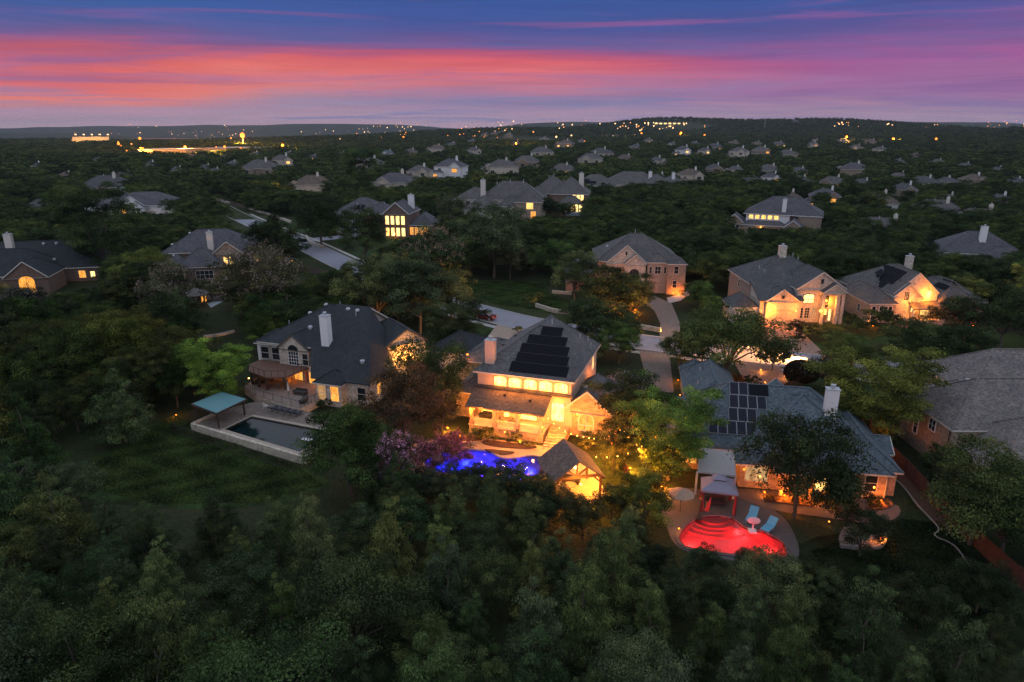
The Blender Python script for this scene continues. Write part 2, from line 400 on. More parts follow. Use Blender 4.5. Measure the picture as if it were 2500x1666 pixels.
def thing(name, label, cat, loc=(0, 0, 0), ang=0.0, group=None):
    o = bpy.data.objects.new(name, None); COL.objects.link(o); o.empty_display_size = 0.5
    o.location = loc; o.rotation_euler = (0, 0, R(ang)); return tag(o, label, cat, group)
def struct(name, mb, mat, label=None):
    o = mb.build(name, mat); o['kind'] = 'structure'
    if label: o['label'] = label
    return o
def copy_tree(o, parent=None):
    c = o.copy(); COL.objects.link(c)
    if parent is not None: c.parent = parent
    for ch in list(o.children): copy_tree(ch, c)
    return c
LAMP_GAIN = 2.4
def lamp_light(loc, power, col, radius=0.12, parent=None, kind='POINT', aim=None, spot=1.2):
    d = bpy.data.lights.new('lamp_glow', kind); d.energy = power * LAMP_GAIN; d.color = col; d.shadow_soft_size = radius
    if kind == 'SPOT': d.spot_size = spot; d.spot_blend = 0.6
    o = bpy.data.objects.new('lamp_glow', d); COL.objects.link(o); o.location = loc
    if aim is not None:
        o.rotation_euler = (Vector(aim) - Vector(loc)).to_track_quat('-Z', 'Y').to_euler()
    if parent is not None: o.parent = parent
    return o
WARM = (1.0, 0.27, 0.022); GOLD = (1.0, 0.37, 0.055); AMBER = (1.0, 0.22, 0.012)
# ------------------------------------------------------------------ ground, roads, lawns
def blob(pts, n=6):
    P = [Vector(p) for p in pts]; out = []
    for i in range(len(P)):
        p0, p1, p2, p3 = (P[(i + k - 1) % len(P)] for k in range(4))
        for k in range(n):
            t = k / n; q = 0.5 * ((2 * p1) + (p2 - p0) * t + (2 * p0 - 5 * p1 + 4 * p2 - p3) * t * t + (3 * p1 - p0 - 3 * p2 + p3) * t ** 3)
            out.append((q.x, q.y))
    return out
def grow(P, d):
    c = [Vector((p[0], p[1], 0)) for p in P]; n = len(c); out = []
    a = sum(c[i].x * c[(i + 1) % n].y - c[(i + 1) % n].x * c[i].y for i in range(n)); sg = 1 if a > 0 else -1
    for i in range(n):
        t = (c[(i + 1) % n] - c[i - 1]).normalized(); q = c[i] + Vector((t.y, -t.x, 0)) * d * sg; out.append((q.x, q.y))
    return out
ZR = 0.06
pb = blob([(-10.4, 73.6), (-8.6, 75.5), (-6.0, 76.1), (-3.2, 75.6), (-1.4, 73.9), (.2, 73.7), (2.4, 74.5), (4.3, 73.0), (4.1, 70.2), (1.5, 68.6), (-2.5, 68.4), (-6.5, 69.6), (-9.6, 71.0)])
pr = blob([(16.2, 57.4), (17.6, 59.6), (19.4, 61.0), (21.0, 61.2), (22.4, 60.6), (23.2, 59.0), (24.8, 58.2), (25.9, 56.4), (25.3, 54.2), (23.2, 53.4), (20.8, 54.4), (18.4, 55.0), (16.5, 55.8)])
def build_ground():
    """one sheet to the horizon; the two glowing pools are sunk through it"""
    import bmesh
    bm = bmesh.new(); ed = []
    for P in ([(-420, -60), (420, -60), (420, 240), (-420, 240)], grow(pb, .25), grow(pr, .25)):
        vs = [bm.verts.new((p[0], p[1], 0)) for p in P]
        ed += [bm.edges.new((vs[i], vs[(i + 1) % len(vs)])) for i in range(len(vs))]
    bmesh.ops.triangle_fill(bm, use_beauty=True, edges=ed)
    for f in bm.faces:
        if f.normal.z < 0: f.normal_flip()
    ys = 240 * (12500 / 240) ** np.linspace(0, 1, 120); us = np.linspace(-1.45, 1.45, 190); rows = []
    for y in ys:
        x = us * max(y, 290); z = terr(x, np.full_like(x, y)); rows.append([bm.verts.new((a, y, c)) for a, c in zip(x, z)])
    for j in range(len(ys) - 1):
        for i in range(len(us) - 1):
            f = bm.faces.new((rows[j][i], rows[j][i + 1], rows[j + 1][i + 1], rows[j + 1][i])); f.smooth = True
    me = bpy.data.meshes.new('ground'); bm.to_mesh(me); bm.free(); me.materials.append(m_ground())
    o = link('ground', me); o['kind'] = 'structure'; return o
build_ground()

def smooth_line(pts, n=8):
    P = [Vector((p[0], p[1], 0)) for p in pts]; out = []
    for i in range(len(P) - 1):
        p0 = P[max(i - 1, 0)]; p1 = P[i]; p2 = P[i + 1]; p3 = P[min(i + 2, len(P) - 1)]
        for k in range(n):
            t = k / n
            out.append(0.5 * ((2 * p1) + (p2 - p0) * t + (2 * p0 - 5 * p1 + 4 * p2 - p3) * t * t + (3 * p1 - p0 - 3 * p2 + p3) * t ** 3))
    out.append(P[-1]); return out
def offset_line(L, d):
    out = []
    for i, p in enumerate(L):
        t = (L[min(i + 1, len(L) - 1)] - L[max(i - 1, 0)]); t.normalize()
        out.append(p + Vector((-t.y, t.x, 0)) * d)
    return out
def strip(mb, A, B, z, top=True, h=None):
    for i in range(len(A) - 1):
        mb.poly([(A[i].x, A[i].y, z), (A[i + 1].x, A[i + 1].y, z), (B[i + 1].x, B[i + 1].y, z), (B[i].x, B[i].y, z)][::-1])
        if h:
            for Q in (A, B):
                mb.poly([(Q[i].x, Q[i].y, z - h), (Q[i + 1].x, Q[i + 1].y, z - h), (Q[i + 1].x, Q[i + 1].y, z), (Q[i].x, Q[i].y, z)])
STREET = smooth_line([(-175, 395), (-150, 352), (-122, 306), (-97, 268), (-72, 232), (-48, 194), (-26, 162), (-4, 138.5), (11, 127), (27, 118.5), (42, 112.5), (53, 107.5), (66, 103.5), (82, 102.5), (105, 104), (140, 108)], 6)
def road(name, line, w, curb=True):
    mb = MB(); strip(mb, offset_line(line, w / 2), offset_line(line, -w / 2), 0.03); struct(name, mb, M_ROAD)
    if curb:
        for s in (1, -1):
            mb = MB(); strip(mb, offset_line(line, s * (w / 2 + 0.28)), offset_line(line, s * w / 2), 0.14, h=0.16); struct('curb', mb, M_CURB)
M_ROAD = m_plain('road_concrete', (0.25, 0.26, 0.30), 0.85, 0.10, 0.6)
road('road', STREET, 8.6)
mb = MB(); strip(mb, offset_line(STREET, -5.4)[36:], offset_line(STREET, -6.8)[36:], 0.05); struct('pavement', mb, M_WALK)
mb = MB(); strip(mb, offset_line(STREET, 5.6)[:40], offset_line(STREET, 6.8)[:40], 0.05); struct('pavement', mb, M_WALK)
ROADS = [(STREET, 6.5)]
SIDE = smooth_line([(-74, 236), (-60, 246), (-40, 262), (-22, 285), (-8, 320)], 6); road('road', SIDE, 7.5, False); ROADS.append((SIDE, 5))

def sheet(name, pts, z, mat, smooth=0, th=None):
    P = [(p[0], p[1]) for p in pts]
    if smooth:
        n = len(P); out = []
        for i in range(n):
            p0, p1, p2, p3 = (Vector(P[(i + k - 1) % n]) for k in range(4))
            for k in range(smooth):
                t = k / smooth
                q = 0.5 * ((2 * p1) + (p2 - p0) * t + (2 * p0 - 5 * p1 + 4 * p2 - p3) * t * t + (3 * p1 - p0 - 3 * p2 + p3) * t ** 3)
                out.append((q.x, q.y))
        P = out
    mb = MB(); mb.prism(P, z - (th or 0.02), z, bottom=False); return struct(name, mb, mat), P
def PX(lst, z=0): return [tuple(G(x, y, z))[:2] for x, y in lst]
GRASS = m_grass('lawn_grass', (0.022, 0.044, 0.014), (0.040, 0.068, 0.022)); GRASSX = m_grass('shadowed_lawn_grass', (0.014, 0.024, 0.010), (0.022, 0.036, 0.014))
GRASSD = m_grass('dark_lawn_grass', (0.022, 0.045, 0.016), (0.036, 0.066, 0.022))
CLEAR = []            # polygons kept free of scattered trees
def lawn(pts, mat=GRASS, z=0.012, name='lawn', clear=True):
    o, P = sheet(name, pts, z, mat, 4)
    if clear: CLEAR.append(P)
lawn(PX([(150, 1190), (300, 1075), (430, 1010), (500, 1050), (740, 1142), (800, 1190), (640, 1235), (380, 1240)]))
lawn([(-14, 172), (9, 171), (9, 160), (17, 142), (5, 141), (-4, 148), (-10, 155)], GRASS)
lawn([(-13, 126), (-6, 129), (-2, 127), (-6, 112), (-11, 100), (-16, 112)], GRASS, 0.016)
lawn([(53, 129), (68, 130), (70, 114), (66, 109), (54, 113)], GRASS, 0.016)
lawn([(70, 130), (95, 128), (92, 113), (74, 110)], GRASS, 0.02)
lawn([(38, 136), (46, 132), (45, 122), (38, 124), (35, 130)], GRASSD, 0.02)
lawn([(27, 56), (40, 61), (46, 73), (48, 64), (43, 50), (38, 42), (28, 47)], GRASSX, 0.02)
lawn([(-120, 300), (-88, 300), (-72, 262), (-84, 256), (-105, 280)], GRASS, 0.02)
lawn([(-62, 240), (-46, 250), (-30, 205), (-46, 205)], GRASSD, 0.02)
lawn([(7, 60), (16, 60), (15, 76), (9, 73)], GRASS, 0.02)
lawn([(42, 104), (58, 99), (62, 90), (50, 84), (44, 92)], GRASSD, 0.02)
M_PAVER = m_block('red_pavers', (0.40, 0.22, 0.15, 1), (0.30, 0.17, 0.12, 1), (0.34, 0.24, 0.18, 1), 0.4, 0.2, 0.02)
M_COBBLE = m_block('grey_brown_pavers', (0.24, 0.20, 0.17, 1), (0.18, 0.15, 0.13, 1), (0.22, 0.19, 0.17, 1), 0.4, 0.2, 0.02)
def drive(name, pts, mat, z=0.06): 
    o, P = sheet(name, pts, z, mat, 0); CLEAR.append(P)
drive('driveway', [(50.6, 132.4), (56.6, 132.6), (54.5, 111.8), (44.8, 116.2)], M_PAVER)
drive('driveway', PX([(1572, 712), (1592, 720), (1640, 742), (1660, 790), (1660, 838), (1610, 832), (1612, 790), (1598, 760), (1578, 742)]), M_COBBLE)
drive('driveway', [(-9, 101), (-2.5, 101), (3.2, 127.6), (-3.0, 131.4)], m_plain('tan_driveway', (0.36, 0.28, 0.22), 0.9, 0.15, 1))
drive('driveway', [(34, 84), (39.5, 84), (44.5, 107), (37.5, 109)], M_PAVER)
drive('driveway', [(20.6, 95), (24.2, 95), (27.6, 113.8), (22.6, 116)], M_COBBLE)
drive('driveway', [(-110, 175), (-96, 185), (-78, 236), (-84, 242)], M_CONC)
drive('footpath', PX([(2190, 762), (2222, 762), (2228, 792), (2292, 845), (2272, 852), (2205, 800)]), M_PAVER)
drive('footpath', PX([(1628, 728), (1672, 716), (1690, 700), (1698, 712), (1660, 735), (1632, 742)]), M_WALK)

# ------------------------------------------------------------------ houses
class House:
    def __init__(s, name, label, loc, ang, wall, roof, trim=M_TRIM, group=None, cat='house'):
        s.root = thing(name, label, cat, (loc[0], loc[1], loc[2] if len(loc) > 2 else 0), ang, group)
        s.wm, s.rm, s.tm = wall, roof, trim; s.B = []
    def w(s, x, y, z=0): 
        a = s.root.rotation_euler.z; l = s.root.location
        return Vector((l.x + x * math.cos(a) - y * math.sin(a), l.y + x * math.sin(a) + y * math.cos(a), l.z + z))
    def block(s, x0, x1, y0, y1, ze, pitch=0.7, axis=None, ends='hh', over=0.45, z0=0, wall=None, roof=None, walls=True, fascia=None):
        W, D = x1 - x0 + 2 * over, y1 - y0 + 2 * over
        if axis is None: axis = 'x' if W >= D else 'y'
        X0, X1, Y0, Y1 = x0 - over, x1 + over, y0 - over, y1 + over
        T = (lambda a, b, z: (a, b, z)) if axis == 'x' else (lambda a, b, z: (b, a, z))
        A0, A1, C0, C1 = (X0, X1, Y0, Y1) if axis == 'x' else (Y0, Y1, X0, X1)
        half = (C1 - C0) / 2; mid = (C0 + C1) / 2
        ra = A0 + (half if ends[0] == 'h' else 0); rb = A1 - (half if ends[1] == 'h' else 0)
        if ra > rb: ra = rb = (ra + rb) / 2
        zr = ze + pitch * half
        if ra == rb and ends == 'hh': zr = ze + pitch * min(half, (A1 - A0) / 2)
        s.B.append((A0, A1, C0, C1, ze, zr, ra, rb, axis))
        if walls:
            mb = MB(); mb.box(x0, x1, y0, y1, z0, ze - 0.01)
            for e, av in ((ends[0], x0 if axis == 'x' else y0), (ends[1], x1 if axis == 'x' else y1)):
                if e == 'g':
                    q0, q1 = (y0, y1) if axis == 'x' else (x0, x1); k = pitch * over - 0.03
                    mb.poly([T(av, q0, ze - 0.01), T(av, q1, ze - 0.01), T(av, q1, ze + k), T(av, mid, zr - 0.04), T(av, q0, ze + k)])
            mb.build('wall', wall or s.wm, s.root)
        mb = MB()
        E = [T(A0, C0, ze), T(A1, C0, ze), T(A1, C1, ze), T(A0, C1, ze)]; Ra, Rb = T(ra, mid, zr), T(rb, mid, zr)
        fl = (lambda q: q) if axis == 'x' else (lambda q: q[::-1])
        mb.poly(fl([E[0], E[1], Rb, Ra] if ra != rb else [E[0], E[1], Rb])); mb.poly(fl([E[2], E[3], Ra, Rb] if ra != rb else [E[2], E[3], Ra]))
        if ends[0] == 'h': mb.poly(fl([E[3], E[0], Ra]))
        if ends[1] == 'h': mb.poly(fl([E[1], E[2], Rb]))
        caps = [(Ra, Rb)] if ra != rb else []
        if ends[0] == 'h': caps += [(E[0], Ra), (E[3], Ra)]
        if ends[1] == 'h': caps += [(E[1], Rb), (E[2], Rb)]
        for a, b in caps: mb.bar(Vector(a) + Vector((0, 0, 0.02)), Vector(b) + Vector((0, 0, 0.02)), 0.24, 0.07)
        mb.build('roof', roof or s.rm, s.root)
        # fascia ring, soffit and gable rakes
        mb = MB(); h = 0.2
        for i in range(4):
            e = ends[0] if i == 3 else ends[1] if i == 1 else 'h'
            if e == 'h':
                a, b = E[i], E[(i + 1) % 4]
                mb.poly([(a[0], a[1], ze - h), (b[0], b[1], ze - h), (b[0], b[1], ze), (a[0], a[1], ze)])
        mb.poly([(p[0], p[1], ze - h) for p in E][::-1])
        for e, av, r, sg in ((ends[0], A0, Ra, -1), (ends[1], A1, Rb, 1)):
            if e == 'g':
                for c in (C0, C1):
                    a, b = Vector(T(av, c, ze)), Vector(r); off = Vector(T(0.03 * sg, 0, -h / 2 + 0.02))
                    mb.bar(a + off, b + off, 0.08, h)
        mb.build('fascia', fascia or s.tm, s.root)
        return s
    def z(s, x, y):
        best = -1
        for A0, A1, C0, C1, ze, zr, ra, rb, axis in s.B:
            a, c = (x, y) if axis == 'x' else (y, x)
            if not (A0 <= a <= A1 and C0 <= c <= C1): continue
            half = (C1 - C0) / 2; k = (zr - ze) / half; mid = (C0 + C1) / 2
            h = zr - k * abs(c - mid)
            if a < ra: h = min(h, ze + (zr - ze) * (a - A0) / max(ra - A0, 1e-3))
            if a > rb: h = min(h, ze + (zr - ze) * (A1 - a) / max(A1 - rb, 1e-3))
            best = max(best, h)
        return best
    def frame(s, side, a, plane, z0):
        if side == 'f': return lambda u, n, z: (a + u, plane - n, z0 + z)
        if side == 'b': return lambda u, n, z: (a - u, plane + n, z0 + z)
        if side == 'l': return lambda u, n, z: (plane - n, a - u, z0 + z)
        return lambda u, n, z: (plane + n, a + u, z0 + z)
    def window(s, side, a, plane, z0, w, h, lit=None, grid=(1, 2), arch=0.0, fm=None, name='window', t=0.09):
        T = s.frame(side, a, plane, z0)
        def bx(mb, u0, u1, n0, n1, q0, q1):
            P = [T(u0, n0, q0), T(u1, n1, q1)]
            mb.box(P[0][0], P[1][0], P[0][1], P[1][1], q0 + z0, q1 + z0)
        out = [(-w / 2, 0), (w / 2, 0), (w / 2, h)]
        if arch: out += [(w / 2 * math.cos(t_), h + arch * math.sin(t_)) for t_ in np.linspace(0, math.pi, 9)[1:-1]]
        out += [(-w / 2, h)]
        mb = MB()
        n = len(out)
        cx, cz = 0, h / 2
        for i in range(n):
            (u0, q0), (u1, q1) = out[i], out[(i + 1) % n]
            L = math.hypot(u1 - u0, q1 - q0); nu, nq = (q1 - q0) / L, -(u1 - u0) / L
            o0, o1 = (u0 + nu * t, q0 + nq * t), (u1 + nu * t, q1 + nq * t)
            mb.poly([T(u0, .10, q0), T(u1, .10, q1), T(o1[0], .10, o1[1]), T(o0[0], .10, o0[1])][::-1])
            mb.poly([T(o0[0], 0, o0[1]), T(o1[0], 0, o1[1]), T(o1[0], .10, o1[1]), T(o0[0], .10, o0[1])])
            mb.poly([T(u0, .10, q0), T(u1, .10, q1), T(u1, .0, q1), T(u0, .0, q0)])
        f = mb.build(name, fm or s.tm, s.root)
        mb = MB(); mb.poly([T(u, .035, q) for u, q in out])
        mb.build('pane', lit or dark_glass(), f)
        if grid != (1, 1):
            mb = MB(); b = 0.022 if w < 1.3 else 0.03
            for i in range(1, grid[0]): bx(mb, -w / 2 + w * i / grid[0] - b, -w / 2 + w * i / grid[0] + b, .04, .08, 0, h + arch * 0.8)
            for j in range(1, grid[1]): bx(mb, -w / 2, w / 2, .042, .078, h * j / grid[1] - b, h * j / grid[1] + b)
            mb.build('muntin', fm or s.tm, f)
        return f
    def door(s, side, a, plane, z0, w, h, mat, lit=None, garage=False):
        T = s.frame(side, a, plane, z0); mb = MB()
        p, q = T(-w / 2, 0, 0), T(w / 2, .06, h); mb.box(p[0], q[0], p[1], q[1], z0, z0 + h)
        d = mb.build('garage_door' if garage else 'door', mat, s.root)
        rows = 4 if garage else 2
        for j in range(rows):
            for i in range(4 if garage else 1):
                n = 4 if garage else 1; mb = MB(); cw = w / n
                p, q = T(-w / 2 + cw * i + .1, .05, 0), T(-w / 2 + cw * (i + 1) - .1, .085, 0)
                mb.box(p[0], q[0], p[1], q[1], z0 + h * j / rows + .08, z0 + h * (j + 1) / rows - .08)
                mb.build('panel', lit if (lit and j == rows - 1) else mat, d)
        return d
    def chimney(s, x, y, w, d, z1, mat, cap=M_GREY, z0=None):
        zb = (s.z(x, y) if z0 is None else z0) - 1.2
        mb = MB(); mb.box(x - w / 2, x + w / 2, y - d / 2, y + d / 2, zb, z1)
        c = mb.build('chimney', mat, s.root)
        mb = MB(); mb.box(x - w / 2 - .07, x + w / 2 + .07, y - d / 2 - .07, y + d / 2 + .07, z1 + .003, z1 + .1)
        mb.lathe((x, y, z1 + .1), [(.2, 0), (.2, .3), (.3, .32), (.3, .46), (0, .5)], 8)
        mb.build('chimney_cap', cap, c); return c
    def vent(s, x, y, r=0.3):
        z = s.z(x, y); mb = MB(); mb.lathe((x, y, z - .1), [(r * .7, 0), (r * .7, .25), (r, .27), (r * .96, .42), (r * .7, .56), (0, .64)], 10)
        mb.build('roof_vent', M_GREY, s.root)
    def pipe(s, x, y, h=0.6, r=0.06):
        z = s.z(x, y); mb = MB(); mb.tube((x, y, z - .1), (x, y, z + h), r, r, 7); mb.build('vent_pipe', M_GREY, s.root)
    def plane_at(s, x, y, e=0.15):
        z = s.z(x, y); gx = (s.z(x + e, y) - s.z(x - e, y)) / (2 * e); gy = (s.z(x, y + e) - s.z(x, y - e)) / (2 * e)
        return z, gx, gy
    def solar(s, x, y, w, h, mat_cells, frame, lift=0.07, grad=None, zc=None):
        """a panel whose centre is over (x, y), long side h measured up the slope"""
        z, gx, gy = s.plane_at(x, y)
        if grad: gx, gy = grad
        if zc is not None: z = zc
        n = Vector((-gx, -gy, 1)).normalized(); up = Vector((gx, gy, gx * gx + gy * gy))
        up = up.normalized() if up.length > 1e-4 else Vector((0, 1, 0)); side = up.cross(n).normalized()
        c = Vector((x, y, z)) + n * lift
        def slab(mb, a, b, t0, t1):
            q = [c + side * (sx * a) + up * (sy * b) for sx, sy in ((-1, -1), (1, -1), (1, 1), (-1, 1))]
            lo = [p + n * t0 for p in q]; hi = [p + n * t1 for p in q]
            mb.poly(hi); mb.poly(lo[::-1])
            for i in range(4): mb.poly([lo[i], lo[(i + 1) % 4], hi[(i + 1) % 4], hi[i]])
        mb = MB(); slab(mb, w / 2, h / 2, 0, .04); f = mb.build('solar_panel', frame, s.root)
        mb = MB(); slab(mb, w / 2 - .035, h / 2 - .035, .035, .047); mb.build('cells', mat_cells, f)
        return f
    def lamp(s, x, y, z, power, col=WARM, r=0.16, glow=20, off=(0, -0.35, 0)):
        mb = MB(); mb.lathe((x, y, z), [(0, -r), (r * .8, -r * .6), (r, 0), (r * .8, r * .6), (0, r)], 8)
        l = mb.build('wall_lamp', m_emit('lamp_%.1f_%.2f' % (min(glow, 7), col[1]), (col[0], col[1] * 1.3, col[2] * 2.2), min(glow, 7)), s.root)
        if power: lamp_light((x + off[0], y + off[1], z + off[2]), power, col, r, s.root)
        return l
    def rect(s, x0, x1, y0, y1, m=1.0):
        CLEAR.append([tuple(s.w(x, y))[:2] for x, y in ((x0 - m, y0 - m), (x1 + m, y0 - m), (x1 + m, y1 + m), (x0 - m, y1 + m))])

def cells_mat():
    m, nt, b = new_mat('solar_cells'); br = nt.nodes.new('ShaderNodeTexBrick'); br.offset = 0
    br.inputs['Scale'].default_value = 1; br.inputs['Brick Width'].default_value = .165; br.inputs['Row Height'].default_value = .165; br.inputs['Mortar Size'].default_value = .008
    br.inputs['Color1'].default_value = (.006, .008, .018, 1); br.inputs['Color2'].default_value = (.009, .011, .022, 1); br.inputs['Mortar'].default_value = (.06, .065, .08, 1)
    nt.links.new(_uv(nt), br.inputs['Vector']); nt.links.new(br.outputs[0], b.inputs['Base Color']); b.inputs['Roughness'].default_value = .45; b.inputs['Specular IOR Level'].default_value = .12
    return m
M_CELLS = cells_mat(); M_MAT = m_plain('black_rubber_mat', (.008, .009, .013), .7, .25, 8); M_MAT.node_tree.nodes['Principled BSDF'].inputs['Specular IOR Level'].default_value = .08; M_MATEDGE = m_plain('mat_header', (.03, .03, .036), .8, .1)
LITY = m_litglass('lit_yellow', (1.0, .56, .15), 1.9); LITO = m_litglass('lit_orange', (1.0, .40, .06), 1.3)
LITW = m_litglass('lit_white', (1.0, .52, .10), 5.0); LITD = m_litglass('lit_dim', (1.0, .55, .22), .55); LITC = m_litglass('lit_cream', (1.0, .66, .22), 2.4)

# ---- the house ablaze with light in the middle
def house_centre():
    h = House('house', 'brightly lit stone house with a row of arched upper windows and black roof mats', (3.6, 78.1), -18.4, M_LIMELIT, ROOF['lead'])
    peach = m_plain('lamplit_peach_stucco', (.60, .44, .34), .85, .06)  # peach saturated further to hold the orange lamp glow on the wall
    mb = MB(); mb.box(-9.6, 3.0, 3.2, 18.9, 0, 7.5); mb.build('wall', peach, h.root)
    # main roof
    E1, E2, E3, E4 = (-10.1, 2.7, 7.5), (3.5, 2.7, 7.5), (3.5, 19.4, 7.5), (-10.1, 19.4, 7.5)
    R1, R2, R3 = (-3.3, 10.0, 12.3), (-.35, 10.0, 12.3), (-2.4, 13.0, 13.0)
    mb = MB()
    for q in ([E1, E2, R2, R1], [E2, E3, R3, R2], [E4, E1, R1, R3], [E3, E4, R3], [R1, R2, R3]): mb.poly(q)
    for a, b in ((E1, R1), (E2, R2), (E3, R3), (R1, R3), (R2, R3), (R1, R2)): mb.bar(Vector(a) + Vector((0, 0, .02)), Vector(b) + Vector((0, 0, .02)), .24, .07)
    mb.build('roof', ROOF['lead'], h.root)
    mb = MB()
    for a, b in ((E1, E2), (E2, E3), (E3, E4), (E4, E1)): mb.poly([(a[0], a[1], 7.28), (b[0], b[1], 7.28), b, a])
    mb.poly([(p[0], p[1], 7.28) for p in (E4, E3, E2, E1)]); mb.build('fascia', M_TRIM, h.root)
    k = (12.3 - 7.5) / 7.3
    rz = lambda x, y: 7.5 + k * (y - 2.7)
    # left wings
    h.block(-18.2, -9.0, 17.6, 26.8, 3.4, .52, 'x', 'hh', wall=M_LIMELIT)
    h.block(-13.4, -9.4, 4.6, 19, 3.7, .62, 'y', 'hh', wall=M_LIMELIT)
    # gabled wing on the right
    h.block(2.1, 8.1, 3.4, 13, 3.5, .86, 'y', 'gh', over=.3, wall=M_LIMELIT)
    h.block(5.5, 10.5, 7, 17, 3.5, .7, 'y', 'hh', wall=M_LIMELIT)
    # skirt roof strip under the upper windows, porch
    mb = MB(); A = [(-9.95, -.55, 3.95), (.55, -.55, 3.95), (.55, 3.25, 5.35), (-9.95, 3.25, 5.35)]
    mb.poly(A); mb.poly([(x, y, z - .22) for x, y, z in A][::-1])
    for i in range(4):
        a, b = A[i], A[(i + 1) % 4]; mb.poly([(a[0], a[1], a[2] - .22), (b[0], b[1], b[2] - .22), b, a])
    mb.build('porch_roof', ROOF['brown'], h.root)
    for x, y in ((-5.4, 2.0), (-1.9, 1.6)):
        z = 3.95 + (y + .55) * .368
        mb = MB(); mb.box(x - .16, x + .16, y - .16, y + .16, z - .1, z + .28); mb.build('roof_vent', M_BRONZE, h.root)
    mb = MB(); mb.box(-10.1, 3.3, 2.75, 3.19, 5.3, 5.62); mb.build('band_roof', ROOF['char'], h.root)
    mb = MB(); mb.box(-9.6, .25, -.1, 3.19, 0, 1.2); mb.build('porch_base', M_LIMELIT, h.root)
    mb = MB(); mb.box(-9.7, .35, -.2, 3.18, 1.203, 1.26); mb.build('porch_floor', m_plain('porch_stone', (.55, .47, .36), .7, .1), h.root)
    posts = [0.0, -3.08, -6.16, -9.3]
    pst = m_plain('porch_post_stone', (.42, .26, .18), .85, .15, 5)
    for x in posts:
        mb = MB(); mb.box(x - .2, x + .2, -.08, .32, 1.262, 3.72); mb.box(x - .27, x + .27, -.15, .39, 1.264, 1.75); mb.build('post', pst, h.root)
    for i in range(3):
        x0, x1 = posts[i + 1] + .2, posts[i] - .2; n = 12; mb = MB()
        for kx in range(n):
            a, b = x0 + (x1 - x0) * kx / n, x0 + (x1 - x0) * (kx + 1) / n
            ar = lambda x: 3.28 + .34 * math.sqrt(max(0, 1 - ((x - (x0 + x1) / 2) / ((x1 - x0) / 2)) ** 2))
            for y in (-.02, .26): mb.poly([(a, y, ar(a)), (b, y, ar(b)), (b, y, 3.73), (a, y, 3.73)])
            mb.poly([(a, -.02, ar(a)), (b, -.02, ar(b)), (b, .26, ar(b)), (a, .26, ar(a))])
        mb.build('arch_beam', m_plain('arch_trim', (.66, .52, .36), .7, .05), h.root)
        mb = MB(); mb.box(x0, x1, .06, .13, 2.12, 2.2); mb.box(x0, x1, .06, .13, 1.36, 1.41)
        for q in np.arange(x0 + .1, x1, .14): mb.box(q - .016, q + .016, .08, .11, 1.41, 2.12)
        mb.build('railing', m_plain('white_rail', (.7, .62, .5), .6, .05), h.root)
    # back wall of the porch with glazing
    for x, w in ((-8.0, 1.7), (-5.3, 1.2), (-2.6, 2.2)):
        h.window('f', x, 3.19, 1.5, w, 2.2, LITW, (2, 2), fm=M_WHITE)
    mb = MB(); mb.box(-5.0, -3.6, 2.5, 3.18, 1.262, 3.9); mb.build('fireplace', M_LIME, h.root)
    # five arched upper windows
    for i in range(5): h.window('f', -6.45 + i * 2.0 * 1.02, 3.19, 5.78, 1.62, 1.02, LITW, (1, 1), arch=.22, fm=peach, t=.07)
    h.window('f', 1.35, 3.19, 1.9, 1.5, 2.3, LITW, (2, 3), fm=M_WHITE)
    h.window('f', 5.0, 3.39, .9, 1.9, 1.5, LITO, (2, 2), arch=.8, fm=M_WHITE)
    h.window('f', 2.75, 3.39, 1.0, .55, 2.0, LITY, (1, 2), fm=M_WHITE)
    h.window('r', 16.2, 3.0, 4.7, 1.0, 1.9, LITY, (1, 2), fm=M_WHITE)
    h.chimney(-8.2, 4.4, 1.25, 1.0, 11.4, m_plain('lamplit_peach_chimney', (.60, .42, .34), .85, .06), z0=rz(0, 4.4))  # glow on the chimney is put into its peach colour
    # black solar pool-heating mats in five courses up the rear slope
    g = k / 1.0
    rows = [(-5.3, 2.35), (-4.9, 2.05), (-4.75, 1.75), (-4.2, 1.15), (-2.7, .2)]
    y = 3.25
    for (xa, xb) in rows:
        yc = y + .62
        for q in range(4):
            xm = xa + (xb - xa) * (q + .5) / 4
            h.solar(xm, yc, (xb - xa) / 4 - .01, 1.60, M_MAT, M_MAT, grad=(0, k), zc=rz(0, yc), lift=.05)
        mb = MB(); mb.bar((xa, y + 1.27, rz(0, y + 1.27) + .1), (xb, y + 1.27, rz(0, y + 1.27) + .1), .07, .07); mb.build('header_pipe', M_MATEDGE, h.root)
        y += 1.33
    for x, yy, hh in ((-1.6, 10.6, 1.3), (1.4, 14.5, .9), (2.2, 16.3, .9), (2.9, 15.0, 1.2)):
        mb = MB(); zz = 12.2 if x < 0 else 7.5 + (3.5 - x) * 1.0
        mb.tube((x, yy, zz - .6), (x, yy, zz + hh * .8), .06, .06, 7); mb.build('vent_pipe', M_GREY, h.root)
    h.B.append((2.6, 19.4, -10.1, 3.5, 7.5, 12.3, 10, 12, 'y'))
    for x, yy in ((-9.0, 12.0), (-8.2, 15.0), (-13.0, 22), (-15.6, 23)): 
        zq = h.z(x, yy); mb = MB(); mb.box(x - .2, x + .2, yy - .2, yy + .2, zq - .05, zq + .22); mb.build('roof_vent', M_BRONZE, h.root)
    mb = MB(); mb.lathe((4.6, 4.6, 6.25), [(.0, .0), (.38, .12), (.42, .22)], 12); mb.tube((4.6, 4.8, 5.9), (4.6, 4.65, 6.3), .05, .05); mb.build('satellite_dish', M_GREY, h.root)
    # steps up to the terrace
    for i in range(9):
        mb = MB(); mb.box(.62, 3.0, -1.7 + i * .46, 3.18, i * .14 + .004 * i, (i + 1) * .14 + .004 * i); mb.build('step', M_LIMELIT, h.root)
